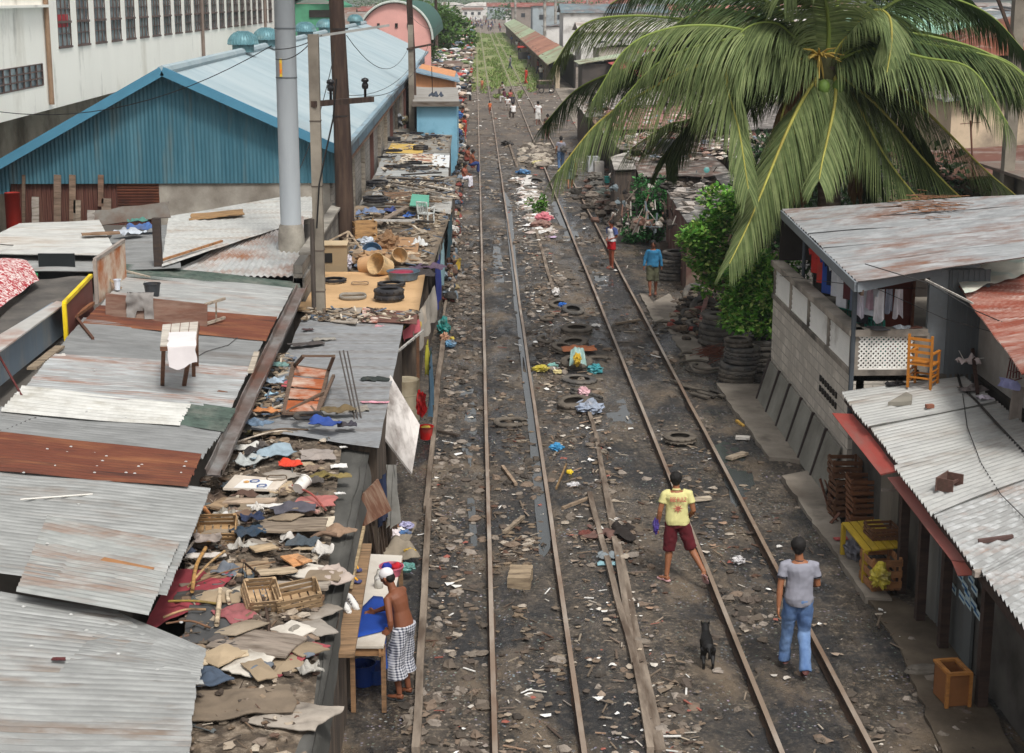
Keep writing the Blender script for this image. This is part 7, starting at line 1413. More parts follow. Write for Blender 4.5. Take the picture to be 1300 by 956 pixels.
bush('dark_tree','dark leafy tree behind the palm trunk','tree',(12.2,47,0),4,[((-2,0,2.6),(1.6,1.5,1.6),3),((1,0,3.0),(1.8,1.5,1.8),3),((-3.6,0,2.0),(1.0,1.2,1.2),2),((3.4,0,2.4),(1.4,1.2,1.4),2)],.24,5000,['#1c3018','#26401f','#162814'],8,.14)  # crown uses very dark leaf greens
SWR=mat('#3f3833',.9,.4,1.2,.3,c2='#6a5a4c',amt=.58,s2=1.5,stretch=(4,4,.5))
for i,(q,z,c,lb)in enumerate(((((845,240),(900,238),(940,275),(872,283)),2.2,'#6c6a68','low shack with a worn grey board roof and red brown side behind the dark shrub'),(((800,193),(900,190),(930,222),(812,226)),2.1,'#56504a','dark roofed shack beside the black water drum'),(((775,198),(800,193),(808,215),(780,216)),2.3,'#a8a29a','narrow shack with a tilted pale tin flap roof'),(((790,168),(900,165),(935,190),(800,192)),2.3,'#8a7c74','rubbish strewn roof behind the water drum'),(((905,172),(1000,168),(1050,205),(950,215)),2.4,'#5a504a','dark shack under the palm fronds'),(((765,138),(865,134),(905,160),(780,165)),2.6,'#9a6a64','reddish roofed shack behind the rubbish strewn roof'),(((873,135),(980,130),(1040,160),(905,168)),2.6,'#77706c','grey roofed shack deep under the palm'),(((755,115),(830,112),(860,130),(768,136)),2.8,'#b3aca6','pale tin roof left of the hanging frond tips'),(((905,222),(960,218),(1000,250),(940,258)),2.2,'#3c3a38','black roofed lean-to beside the bright shrub'))):
 shack(lb,q,z,mat(c,.85,.2,1,.25,c2='#6a4a3c'if i%2 else '#4c4640',amt=.56,s2=1.2,c3='#b5b0a8',amt3=.62,s3=2),SWR if i else mat('#5a3630',.9,.3,2,.2,c2='#8a7a6c',amt=.58),seed=i+60,wav=.04)
WC0=['#b5b0aa','#8a7a6c','#75695f','#5a5048','#9c8074','#6a7078']
def dens_roof(label,poly,z,n,cols,seed,smax=.3):
 P_=[PL(*q,(0,0,z,0,0))for q in poly];r=random.Random(seed);mb=MB()
 for k in range(n):
  u,v=r.random(),r.random();p=P_[0].lerp(P_[1],u).lerp(P_[3].lerp(P_[2],u),v);s_=r.uniform(.06,smax)
  if r.random()<.5:a_=r.uniform(0,6.28);d_=V(math.cos(a_),math.sin(a_),r.uniform(-.05,.15))*s_*3;mb.bar(p+V(0,0,.08)-d_/2,p+V(0,0,.12)+d_/2,s_*.5,.02)
  else:mb.blob(p+V(0,0,.05),V(s_,s_*.9,s_*.4),.6,6,4,k)
 mb.build('rooftop_rubbish',island(cols,.85),label=label,cat='rubbish',kind='stuff',org=(0,0,0))
WC=['#b5b0aa','#8a7a6c','#9c8074','#c2beb8','#6a5a50','#7c5048','#75695f','#a89e94','#4c443e','#78808a','#d2c2b4']
for i,(q,z,c,lb)in enumerate(((((772,168),(815,166),(830,188),(785,190)),2.1,'#8a8078','small grey roofed stall shack behind the white cabinets'),(((750,150),(790,148),(803,165),(762,167)),2.1,'#a08070','small pinkish roofed shack behind the grey roofed stall'),(((732,132),(768,130),(780,146),(744,148)),2.2,'#b5aea6','small pale roofed shack nearest the dark handcart'))):
 shack(lb,q,z,mat(c,.85,.2,1,.25,c2='#5c4c40',amt=.55,s2=1.2),SWR,seed=i+80,wav=.04)
dens_roof('scraps on the three small shack roofs left of the palm',((734,132),(790,130),(828,188),(786,190)),2.2,190,WC0,12,.16)
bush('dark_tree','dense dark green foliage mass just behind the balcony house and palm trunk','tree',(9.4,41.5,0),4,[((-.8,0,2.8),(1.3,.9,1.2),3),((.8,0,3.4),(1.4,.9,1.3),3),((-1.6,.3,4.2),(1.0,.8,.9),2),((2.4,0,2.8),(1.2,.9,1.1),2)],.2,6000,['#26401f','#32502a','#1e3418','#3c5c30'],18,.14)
dens_roof('white and reddish rubbish spread over the far right roofs',((790,165),(960,160),(1000,200),(800,205)),2.4,420,WC,1,.2);dens_roof('rubbish over the roofs left of the hanging palm fronds',((760,130),(880,128),(900,162),(775,168)),2.75,200,WC,2,.2)
dens_roof('scrap and boards heaped on the roof behind the dark shrub',((840,236),(905,232),(940,262),(870,270)),2.3,60,['#5a524a','#8a8078','#3a3632','#a8a098'],3)
t=thing('water_drum','large black open water drum on the dark shack roof','drum',PL(844,205,(0,0,2.15,0,0)));mb=MB();mb.lathe([(0,0),(.42,0),(.44,.2),(.42,.22),(.44,.5),(.42,.52),(.43,.85),(.36,.95),(.36,.9),(0,.6)],20);mb.build('shell',plast('#2b2d2e'),t)
mb=MB();r=random.Random(66)
for k in range(700):
 px=r.uniform(775,905);py=205+r.random()*85-max(0,(px-850))*.25;q=G(px,py+25,0);h_=r.uniform(.1,2.1);p=PL(px,py,(0,0,h_,0,0));s_=r.uniform(.04,.17)
 if r.random()<.55:d_=V(r.gauss(0,.3),r.gauss(0,.3),r.gauss(0,1)).normalized()*s_*4;mb.bar(p-d_/2,p+d_/2,s_*.4,.02)
 else:mb.blob(p,V(s_,s_,s_*.8),.5,6,4,k)
mb.build('hanging_clutter',island(['#5a5048','#3a3430','#7a6e62','#8c8074','#4a4038','#75584c','#a8a29a','#2e2a28','#6a7478'],.9),label='boards, rags and sticks cluttering the fronts of the far right shacks',cat='clutter',kind='stuff',org=(0,0,0))
t=thing('window_frame','white painted window frame leaning on the dark shack','frame',PL(861,232,(0,0,.9,0,0)));mb=MB()
for x in(-.3,0,.3):mb.box((x,0,.55),(.06,.05,1.1))
for z in(0,.55,1.1):mb.box((0,0,z),(.66,.05,.06))
mb.build('bars',wood('#b5b0a8'),t)
t=thing('electric_fan','turquoise round fan on the shack under the palm','fan',PL(897,216,(0,0,2.4,0,0)));mb=MB();mb.lathe([(0,0),(.18,.02),(.19,.06),(.08,.09),(0,.09)],18);mb.xf=None;mb.build('cage',plast('#4a8582'),t);t.rotation_euler=(1.3,0,0);t.scale=(.6,.6,.6)
for lb,c,px,py,s_,nm in(('white box washing machine like cabinet beside the shack','#c6c8c9',753,212,(.6,.5,.8),'cabinet'),('second pale cabinet beside the white one','#b0aaa4',760,216,(.5,.45,.7),'cabinet'),('white low cupboard below the dark shrub','#bcb8b0',812,292,(.5,.4,.7),'cupboard'),('grey topped table below the dark shrub','#8f8c88',838,300,(1.0,.5,.55),'table')):
 g_=G(px,py+6,0);t=thing(nm,lb,nm,g_,.1);mb=MB();mb.box((0,0,s_[2]/2),s_);mb.build('body',mat(c,.6,.1,2,.05,c2='#6a625a',amt=.6),t,bevel=.02);mb=MB();mb.box((0,-s_[1]/2-.005,s_[2]*.5),(s_[0]*.8,.01,s_[2]*.7));mb.build('door',mat(c,.6,.15),t)
crate('grey wooden crate leaning beside the low cupboard',G(842,322,.05),.4,(.5,.4,.4),wood('#6a6058'));crate('second grey crate by the far tyre stack',G(850,318,.05),.9,(.5,.4,.35),wood('#5a5048'))
for i,(lb,px,py,c)in enumerate((('grey sacks stacked left of the tilted tin flap, lower',757,240,'#5c5a56'),('grey sack on top of the lower one',758,230,'#6a665f'),('dark sack beside the shack door',764,248,'#4a4a48'),('green grey sack nearest the concrete pad',768,252,'#59605a'),('brown sack by the far tyre',790,262,'#6a5448'))):bag(lb,c,G(px,py,.05+.18*(i==1)),(.45,.4,.2),i+3,'sack',rough=.9)
r=random.Random(5);XF=MB()
for k in range(20):
 a_=-1.9+k*.33+r.uniform(-.1,.1)if k<12 else r.uniform(0,6.28);up_=r.uniform(.2,1.0);L_=r.uniform(4.2,5.4);d_=V(math.sin(a_),math.cos(a_)*.9,0)
 frond(t_palm,[cen,cen+d_*L_*.25+V(0,0,.6*up_+.2),cen+d_*L_*.55+V(0,0,.7*up_),cen+d_*L_*.8+V(0,0,-.1+.3*up_),cen+d_*L_*1.0+V(0,0,-1.3+.6*up_)],PLM[2 if k%2 else 0],STG,1.05,seed=100+k,droop=.6,n=60)
mb=MB();r=random.Random(77)
for k in range(420):px=r.gauss(785,22);py=r.gauss(252,14);q=G(px,py,.03);s_=r.uniform(.05,.28);mb.blob(q+V(0,0,r.uniform(0,.3)),V(s_,s_*.8,s_*.6),.5,6,4,k)
mb.build('scrap_heap',island(['#4a443e','#6a6056','#38342f','#7a7066','#6a5248','#5a5048'],.9),label='scrap heap in front of the far right shacks',cat='scrap',kind='stuff',org=(0,0,0))
bucket('teal bucket beside the shack with the tin flap','#2f8f88',G(772,232,.3),.2,.3,handle=False);bag('red cloth bundle on the scrap heap','#8a2f38',G(794,248,.5),(.3,.25,.2),5,'bundle',rough=.9)
tyre('dark tyre standing at the dark shrub foot',G(797,268,.3),.36,.2,.2,rot=(1.3,0,.3),m=TRK,group='tyres stacked along the right side')
BRC=['#8a7a66','#6f5f4e','#a39480','#5a4c40','#c2b6a4','#7c6a58','#4c4640','#9a8f80','#5f6a78']
dens_roof('loose planks, baskets and scrap over the roof behind the plywood one',((458,268),(572,270),(542,342),(400,338)),2.1,420,BRC,5,.13)
dens_roof('loose planks and rags over the plank stacked roof',((480,226),(576,228),(572,260),(462,258)),2.16,260,BRC,6,.15)
dens_roof('scraps over the pale grey tyre roof',((492,197),(568,198),(566,221),(482,220)),2.15,90,BRC,7,.12)
dens_roof('scraps over the grey and yellow tyre roof',((498,166),(572,167),(568,192),(492,192)),2.15,110,BRC,8,.14)
dens_roof('scraps along the gap before the flat grey slatted roof',((395,396),(530,398),(520,412),(385,408)),2.16,110,BRC,9,.09)
dens_roof('scraps and rags along the top left of the near rubbish heap',((335,450),(372,455),(360,540),(310,535)),2.14,130,BRC,10,.08)
def house(name,label,cat,x0,x1,y0,y1,h,rh,wallc,roofc,kind='gable',over=.4,win=2,axis='x',par=None):
 t=thing(name,label,cat,((x0+x1)/2,y0,0));wm=mat(wallc,.85,.12,.6,.1,c2='#6a6058',amt=.62,s2=.5);rm=mat(roofc,.8,.2,.6,.15,c2='#6b4636',amt=.58,s2=.35,c3='#a89e94',amt3=.64,s3=.8)
 mb=MB();mb.box(((x0+x1)/2,(y0+y1)/2,h/2),(x1-x0,y1-y0,h));mb.build('wall',wm,t,world=True)
 mb=MB();o=over;xm,ym=(x0+x1)/2,(y0+y1)/2
 if kind=='gable'and axis=='y':mb.prism([V(x0-o,y0-o,h),V(xm,y0-o,h+rh),V(x1+o,y0-o,h),V(x1+o,y0-o,h-.08),V(xm,y0-o,h+rh-.08),V(x0-o,y0-o,h-.08)],(0,y1-y0+2*o,0))
 elif kind=='gable':mb.prism([V(x0-o,y0-o,h),V(x0-o,ym,h+rh),V(x0-o,y1+o,h),V(x0-o,y1+o,h-.08),V(x0-o,ym,h+rh-.08),V(x0-o,y0-o,h-.08)],(x1-x0+2*o,0,0))
 elif kind=='hip':
  a=min(x1-x0,y1-y0)/2;v_=[V(x0-o,y0-o,h),V(x1+o,y0-o,h),V(x1+o,y1+o,h),V(x0-o,y1+o,h),V(x0+a*.8,ym,h+rh),V(x1-a*.8,ym,h+rh)]
  mb.add(v_,[(0,1,5,4),(1,2,5),(2,3,4,5),(3,0,4),(3,2,1,0)])
 else:mb.prism([V(x0-o,y0-o,h+.02),V(x1+o,y0-o,h+rh+.02),V(x1+o,y1+o,h+rh+.02),V(x0-o,y1+o,h+.02)],(0,0,-.08))
 mb.build('roof',rm,t,world=True)
 for k in range(win):
  xw=x0+(x1-x0)*(k+.5)/win;mb=MB();mb.box((xw,y0-.03,h*.62),(min(1.1,(x1-x0)/win*.5),.08,min(1.1,h*.3)));mb.build('window',mat('#2e3236',.4,.3),t,world=True)
 return t
house('cream_house','plain cream walled house behind the right palm fronds','house',17.5,21.0,58,66,5.2,.5,'#cdb79c','#8a8c8c','mono',win=0);house('brown_roofed_house','house with a brown hip roof at the top right','house',22.5,32,72,84,6.3,1.7,'#4a4642','#7a4632','hip',win=4)
house('green_roofed_house','house with a pale green roof left of the brown hip roof','house',20.5,27,85,96,6.9,1.6,'#8a8a84','#8ab5a0','gable',win=2);house('grey_shed','pale ribbed shed roof at the right edge behind the balcony house','shed',12.5,18.5,37.5,42,3.4,.3,'#5c5854','#a8acae','mono',win=0)
house('rust_roofed_shed','brown rust roofed shed in front of the cream house','shed',14.6,19.5,47,54,3.6,.3,'#6a5a50','#6a4438','mono',win=0);house('balcony_block','grey house with a concrete balustrade at the right edge','house',15.2,20,42.5,46,4.1,.1,'#8f887e','#7d776e','mono',win=1)
t=thing('balustrade','weathered concrete balustrade on the grey house at the right edge','balustrade',(15.5,42.3,4.15));mb=MB();mb.box((17,42.3,4.85),(3.6,.2,.12));mb.box((17,42.3,4.25),(3.6,.2,.12));mb.build('rail',conc('#a59c90'),t,world=True)
mb=MB()
for k in range(12):mb.box((15.4+k*.3,42.3,4.55),(.1,.1,.5))
mb.build('balusters',conc('#b3aa9c'),t,world=True)
px_=(1283-603)*44/F;t=thing('concrete_pole','grey concrete pole at the right edge beside the cream house','pole',(px_,44,0));mb=MB();mb.box((0,0,6),(.3,.32,12));mb.build('shaft',CP,t);mb=MB();mb.bar((-1.0,-.3,9.5),(.1,-.2,7.2),.08);mb.build('stay',DW,t);mb=MB();mb.box((.35,0,7.9),(.12,.12,2.6));mb.build('side_post',DW,t)
for k in range(4):wire(['top','second','third','lowest'][k]+' of four wires running from the right edge pole',[V(px_,44,9.2-k*.5),V(px_+14,60,9.4-k*.6)],.015,sag=.3)
t=thing('television_aerial','thin rusty aerial pole before the cream house','aerial',(14.9,46.8,3.4));mb=MB();mb.tube([(14.9,46.8,3.5),(14.7,46.8,5.3)],.03,6);mb.bar((14.4,46.8,5.2),(15,46.8,5.25),.02);mb.build('mast',mat('#6a4438',.7),t,world=True)
t=thing('blue_shack','small shack with light blue wall and grey board roof beside the slim concrete pole','shack',(-2.2,79,0));yb=79.5
a_,b_x=AY(529,133,yb),AY(580,134,yb);mb=MB();mb.box(((a_.x+b_x.x)/2,yb+4,a_.z/2),(b_x.x-a_.x,8,a_.z));mb.build('wall',mat('#7fb0c6',.8,.08,1,.1,c2='#5f94ac',amt=.6),t,world=True)
quad(AY(524,110,yb+9),AY(581,111,yb+9),AY(583,130,yb-.3),AY(524,131,yb-.3),.06,8,6,.03).build('roof',mat('#98948e',.85,.1,1,.1,c2='#7d776e',amt=.6),t,world=True)
mb=MB();p_=AY(523,132,yb-.3);q_=AY(584,132,yb-.3);mb.bar(p_,q_,.12,.25);mb.build('eave_board',wood('#6a625a'),t,world=True)
t=thing('orange_house','shack with orange plank wall under a slanting grey blue roof','shack',(-2.3,93,0));yb=93
a_,b_x=AY(527,92,yb),AY(576,102,yb);mb=MB();mb.prism([V(a_.x,yb,0),V(b_x.x,yb,0),b_x,a_],(0,12,0));mb.build('wall',mat('#c98d62',.8,.12,1,.1,stretch=(3,1,.4)),t,world=True)
quad(AY(522,80,yb+13),AY(580,92,yb+13),AY(584,103,yb-.4),AY(522,89,yb-.4),.08,8,8,.02).build('roof',steel('#7f98a8','#6a7a84',.6),t,world=True)
rag('dark bundle hanging on a wire before the grey board roof','#3c4450',AY(554,123,78)+V(0,0,0),(.6,.3),0,.4,3,'bundle','bundle');wire('thin wire above the grey board roof',[AY(548,85,77),AY(549,118,78),AY(555,122,78)],.02)
GD=[('red basin among the goods at the blue wall','#c4262a',550,161,.3),('white tub among the goods at the blue wall','#c9c5c2',540,158,.35),('teal sack at the blue wall','#2f7a7c',556,152,.4),('blue tub at the right of the blue wall','#2f5f9c',581,150,.35),('white cloth bundle above the goods at the blue wall','#d6d0d0',563,148,.4),('pink cloth bundle left of centre at the blue wall','#c9a4a4',545,150,.35),('green basin at the right of the goods','#3a9a8a',576,146,.3),('cream cloth below the blue tub','#d0b488',581,166,.3),('lilac printed cloth hung by the goods','#b59ac0',573,168,.4),('light grey sacks by the slim concrete pole','#a9aeb2',500,160,.5),('tan sack beside the light grey sacks','#b0a078',510,158,.35),('blue grey sack at the warehouse wall end','#8aa4b8',495,157,.4),('navy box by the blue tub','#2c3f6c',580,172,.3)]
for i,(lb,c,px,py,s_)in enumerate(GD):bag(lb,c,PL(px,py,(0,0,2.2 if i not in(3,6,7,8,12)else 1.2,0,0)),(s_,s_*.8,s_*.75),i+40,'bundle'if 'bundle'in lb or 'cloth'in lb else('sack'if 'sack'in lb else 'tub'))
LRc=['#a8a29a','#8a8680','#b5b2ae','#7a6a60','#9c9088','#c2bdb5'];r=random.Random(17);y_=106.0;k=0
WD=['pale','dark grey','whitish','brown','worn tan','light']
while y_<330:
 L_=r.uniform(9,14)*(1+(y_-100)/200);x1=-1.2-.2*r.random();h=r.uniform(2.0,2.7)
 t=house('small_shack',f'{WD[k % 6]} roofed trackside shack, '+['nearest','second','third','fourth','fifth','sixth','seventh','eighth','ninth','tenth','eleventh','twelfth','thirteenth','fourteenth','fifteenth','sixteenth'][k]+' in the left row beyond the orange wall','shack',-4.4,x1,y_,y_+L_,h,r.uniform(-.2,.25),'#8a8078',LRc[k%6],'mono',.15,win=1);k+=1;y_+=L_+.3
mb=MB()
for k in range(900):
 yy=104+230*r.random()**1.3;s_=r.uniform(.08,.32)*(1+(yy-100)/150);q=V(r.uniform(-4.2,-.9),yy,r.uniform(2.3,2.9)if r.random()<.7 else r.uniform(.2,2));q.x=q.x if q.z>2.2 else r.uniform(-1.3,-.6);mb.blob(q,V(s_*1.3,s_*1.6,s_*.5),.5,6,4,k)
mb.build('rooftop_rubbish',island(['#d2cec8','#8a7c70','#5c524a','#b54a40','#3f4a58','#a89c90','#e0dedb','#6a7a50','#4a4440','#7a8a98','#c2b0a0'],.85),label='jumble of goods over the far left shack roofs',cat='rubbish',kind='stuff',org=(0,0,0))
mb=MB()
for k in range(620):
 yy=46+62*r.random();s_=r.uniform(.05,.2);x=-.72-abs(r.gauss(0,.16));mb.blob(V(x,yy,abs(r.gauss(0,.45))+.05),V(s_,s_*1.2,s_*.8),.5,6,4,k)
mb.build('shoulder_clutter',island(['#4a4440','#8a7c70','#84483f','#4a5666','#a89c90','#c2beb8','#2c2a28','#74808a','#5c4438','#8c7c5c','#6a6258','#3c3834','#7a7066'],.85),label='clutter of goods and rubbish along the left shoulder',cat='clutter',kind='stuff',org=(0,0,0))
t=thing('market_canopy','long market roof of green and rust sheets on posts right of the grassy tracks','canopy',(8,158,0))
N1=AY(694,81,157);N2=AY(726,66,157);L_=235;pm=[mat('#9fae8e',.8,.15,.3,.1,c2='#8a6a58',amt=.58,s2=.15),mat('#9a6a58',.8,.15,.3,.1,c2='#8a9a7c',amt=.62,s2=.2),mat('#a87862',.8,.15,.3,.1,c2='#7a5044',amt=.6,s2=.2)]
segs=[(0,22,0),(22,60,2),(60,95,1),(95,150,0),(150,235,0)]
for i,(a0,a1,m_)in enumerate(segs):
 o1=V(0,a0,0);o2=V(0,a1,0);quad(N1+o2,N2+o2,N2+o1,N1+o1,.12,6,10,.05,i).build('roof_sheet',pm[m_],t,['pale green roofing','rust brown roofing','brown roofing','pale green roofing','far pale green roofing'][i],world=True)
mb=MB();mb.bar(N1-V(0,0,.12),N1+V(0,L_,-.12),.15,.25);mb.build('eave_beam',wood('#5a4c40'),t,world=True)
for k in range(24):
 mb=MB();y_=157.3+k*9.8;mb.box((N1.x+1.1 if k==0 else N1.x+.5,y_,1.35),(.42 if k==0 else.32,.35,2.7));mb.build('post',mat('#b5a58e'if k==0 else '#8a7f72',.85,.1),t,world=True)
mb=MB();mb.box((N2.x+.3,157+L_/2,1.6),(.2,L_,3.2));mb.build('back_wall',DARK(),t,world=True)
house('green_awning_stall','stall with a pale green awning right of the near market post','stall',9.8,13.5,146,152,2.9,.7,'#4a4440','#a8b59a','mono',win=0)
for i,(c,lb,x0)in enumerate((('#c25a58','long stall roof with a red edge, nearest right of the market',12.5),('#d2cfcc','whitish stall roof right of the red edged one',15),('#b5605c','pinkish red stall roof behind the palm tips',17.5))):house('market_stall',lb,'stall',x0,x0+2.3,120+i*12,150+i*12,3.0,.4,'#7a6a64',c,'mono',win=0)
r=random.Random(99);cols=[('#8a4a40','rust red'),('#a8a6a2','pale grey'),('#7a5a4c','brown'),('#c6c2bc','whitish'),('#6a7a80','blue grey'),('#a86a5c','pink brown'),('#5c7a6a','green'),('#8c8680','grey')];wc=[('#b5aca0','beige'),('#8a8078','grey'),('#c9c2b6','cream'),('#9aa4a8','bluish'),('#a87c6c','brick'),('#d2d0cc','white')]
used={}
def far(x0,x1,y0,h,side):
 a=r.choice(cols);b=r.choice(wc);kd=r.choice(['gable','gable','hip','mono']);key=f'{a[1]} roofed {b[1]} {kd if kd != "mono" else "lean-to"} house';used[key+side]=used.get(key+side,0)+1
 dist='near'if y0<200 else('middle distance'if y0<330 else('far'if y0<500 else 'farthest'));nn=used[key+side]
 lb=f'{key} {side}, {dist}'+(f', {["", "", "second", "third", "fourth", "fifth", "sixth", "seventh", "eighth"][min(nn, 8)]} alike'if nn>1 else '')
 house('city_house',lb,'house',x0,x1,y0,y0+r.uniform(8,14),h,r.uniform(.8,2),b[0],a[0],kd,.4,win=r.choice([2,3]),axis=r.choice('xy'))
for row,y0 in enumerate((132,165,200,245,300,370,450,540,650,770)):
 x=13.5 if y0<400 else 10.5
 while x<30+y0*.37:
  w_=r.uniform(6,12)*(1+y0/500);far(x,x+w_,y0+r.uniform(0,12),r.uniform(3.2,5.2)+(r.random()<.12)*2,'on the right');x+=w_+r.uniform(.5,3)
for row,y0 in enumerate((190,235,290,360,440,530,640,760)):
 x=-5.5
 while x>-30-y0*.12:
  w_=r.uniform(6,12)*(1+y0/500);far(x-w_,x,y0+r.uniform(0,12),r.uniform(3.4,5.4),'on the left');x-=w_+r.uniform(.5,3)
for y0,x0,x1 in((640,-5,3),(650,5,14),(770,-6,12),(860,-8,18)):far(x0,x1,y0,r.uniform(3.5,5),'closing the end of the line')
TC=['#3f5c30','#4c6a38','#36502a','#587840']
def tree(lb,x,y,h,rr_,seed,n=1800,leaf=.5,cols_=TC):bush('leafy_tree',lb,'tree',(x,y,0),h,[((0,0,h*.72),(rr_,rr_,h*.25),3),((-rr_*.6,0,h*.5),(rr_*.6,rr_*.6,h*.2),2),((rr_*.6,rr_*.2,h*.55),(rr_*.6,rr_*.6,h*.2),2),((0,0,h*.35),(rr_*.6,rr_*.5,h*.15),1)],leaf,n,cols_,seed,.25)
tree('light green tree beside the track behind the distant pale pole',-4.6,192,8.0,3.2,1,4200,.62,['#4c6c2c','#587a34','#3f5c26','#66863c']);tree('second light green tree just behind the pale pole tree',-6.6,205,8.6,2.8,2,3200,.62,['#466628','#527230','#3c5822']);tree('darker tree between the pink arch and the pale pole',-9.5,215,7.5,3,3,1800,.5)
tree('small tree at the foot of the pale pole',-3.9,160,4.0,1.2,9,900,.3,['#5f8438','#4f7230'])
for i,(x,y,h_,q)in enumerate(((26,260,6.6,6),(38,285,7,6),(52,270,7,6),(14,480,8,9),(30,520,8.3,10),(-18,500,8.5,8),(60,560,8.5,12),(95,600,9,14),(-40,600,9,12),(20,700,9,14),(-10,820,9,12),(60,820,9.5,20),(130,700,9,16))):tree(['wide tree clump over the right roofs, nearest','wide tree clump over the right roofs, second','wide tree clump over the right roofs, third','far tree right of the line end','far tree farther right of the line end','far tree left of the line','far tree over the right roofs','farther tree over the right roofs','far left tree over the roofs','tree clump behind the line end','tree clump left behind the line end','broad far tree clump at the horizon','broad far tree clump at the right horizon'][i],x,y,h_,q,20+i,1300,.9)
for i,(x,y)in enumerate(((13,300),(17,340),(22,390),(10.5,420),(30,430))):t=thing('utility_pole',['near','second','third','fourth','fifth'][i]+' pale utility pole over the far right roofs','pole',(x,y,0));mb=MB();mb.tube([(0,0,0),(0,0,10)],.28,8);mb.bar((-1.2,0,8),(1.2,0,8),.2);mb.build('post',conc('#a8a49c'),t)
def chk():
 m=bpy.data.materials.new('checked_cloth');m.use_nodes=True;nt=m.node_tree;N=nt.nodes;L=nt.links;b=N['Principled BSDF'];b.inputs['Roughness'].default_value=.95
 tc=N.new('ShaderNodeTexCoord');col=None;vals=[]
 for rot in((0,0,0),(0,math.pi/2,0)):
  mp=N.new('ShaderNodeMapping');mp.inputs['Rotation'].default_value=rot;L.new(tc.outputs['Object'],mp.inputs[0]);w_=N.new('ShaderNodeTexWave');w_.inputs['Scale'].default_value=9;w_.inputs['Distortion'].default_value=.4;L.new(mp.outputs[0],w_.inputs[0]);vals.append(w_.outputs['Fac'])
 a=N.new('ShaderNodeMath');a.operation='ADD';L.new(vals[0],a.inputs[0]);L.new(vals[1],a.inputs[1]);r_=N.new('ShaderNodeValToRGB');r_.color_ramp.interpolation='CONSTANT';e=r_.color_ramp.elements
 e[0].color=lin('#3c3e4a')+(1,);e[1].position=.3;e[1].color=lin('#8a8c96')+(1,);x=e.new(.62);x.color=lin('#c2c2c6')+(1,)
 m2=N.new('ShaderNodeMath');m2.operation='MULTIPLY';m2.inputs[1].default_value=.5;L.new(a.outputs[0],m2.inputs[0]);L.new(m2.outputs[0],r_.inputs[0]);L.new(r_.outputs[0],b.inputs['Base Color']);return m
def GP(px,py,z=0.03):return G(px,py,z)
p0=GP(858,736,.04)
YP=dict(pel=(0,0,.94),che=(-.01,.05,1.28),nek=(-.02,.06,1.46),hed=(-.03,.10,1.61),sl=(-.20,.05,1.40),sr=(.18,.05,1.41),el=(-.27,0,1.13),wl=(-.30,.06,.88),er=(.25,.0,1.14),wr=(.20,.2,.98),hl=(-.09,0,.91),hr=(.09,0,.91),kl=(-.11,.03,.50),al=(-.15,-.05,.09),kr=(.22,.05,.53),ar=(.42,-.24,.22),fl=(-.6,.8,-.05),fr=(.25,.6,-.75))
d=person('man in a pale yellow polo shirt and maroon shorts walking away across the right track',p0,-.06,.99,YP,shirt='#cfc88a',bottom='#5a1820',blen='short',shoes=('slipper','#c9a0a0'),vox=.010,hem=.08)
tm_=text_mesh('BEE RULZ',.095);o=link('shirt_print',tm_,mat('#c06a5a',.8),d['root']);o.location=(0,-.108,1.32);o.rotation_euler=(R(86),0,0);o.scale=(.62,1,1)
mb=MB()
for k in range(8):a_=k*math.pi/4;mb.prism([(.015*math.cos(a_+1.2),-.004,.015*math.sin(a_+1.2)),(.085*math.cos(a_),-.004,.085*math.sin(a_)),(.015*math.cos(a_-1.2),-.004,.015*math.sin(a_-1.2))],(0,.003,0))
o=mb.build('sun_print',mat('#c06a5a',.8),d['root']);o.location=(0,-.112,1.21)
mb=MB();mb.loft([((-.02,.055,1.455),.072,.062),((-.02,.06,1.482),.062,.056)],16);mb.build('collar',mat('#cfc88a',.9,.05),d['root'],smooth=True)
bag('small purple pouch in the left hand of the man in yellow','#4a3a8a',p0+V(-.32,.03,.78),(.05,.05,.11),3,'pouch')
p0=GP(1010,852,.04)
GPs=dict(pel=(0,0,.98),che=(.01,.02,1.32),nek=(.0,.03,1.50),hed=(-.02,.06,1.66),sl=(-.20,.02,1.44),sr=(.20,.02,1.43),el=(-.25,-.05,1.17),wl=(-.27,-.10,.92),er=(.24,.02,1.17),wr=(.18,.22,1.12),hl=(-.09,0,.95),hr=(.09,0,.95),kl=(-.10,.14,.54),al=(-.11,.22,.10),kr=(.10,.06,.52),ar=(.08,-.22,.12),fl=(-.1,1,-.1),fr=(.05,.8,-.45))
d=person('man in a grey t-shirt and blue jeans walking away at the right',p0,-.02,1.045,GPs,shirt='#8a8a94',bottom='#4f6c9c',blen='long',shoes=('shoe','#5a3430'),vox=.010,hem=.12,bmat=mat('#54709c',.95,.15,3,.3,c2='#7d98bd',amt=.58,s2=3))
mb=MB();mb.loft([((0,.028,1.488),.068,.062),((0,.03,1.50),.063,.058)],16);mb.build('collar',mat('#2a2c34',.9),d['root'],smooth=True)
for s_ in(-1,1):
 sh,e=(V(GPs['sl']),V(GPs['el']))if s_<0 else(V(GPs['sr']),V(GPs['er']));q=sh.lerp(e,.55);mb=MB();mb.tube([q,q+(e-sh)*.05],.067,14);mb.build('sleeve_band',mat('#2a2c34',.9),d['root'],smooth=True)
p0=GP(513,884,.0);TAB=.95;RZI=R(62)
FW=V(-1,.25,0).normalized()
def LW(px,py,z):v=(G(px,py,z)-p0)/1.02;c,s=math.cos(-RZI),math.sin(-RZI);return V(v.x*c-v.y*s,v.x*s+v.y*c,v.z)
wl_,wr_=LW(496,800,1.02),LW(477,776,1.02)
SL_,SR_=V(-.19,.11,1.37),V(.19,.11,1.37)
def elb(s,w,dx):m=s.lerp(w,.5);return m+V(dx,-.05,-.07)
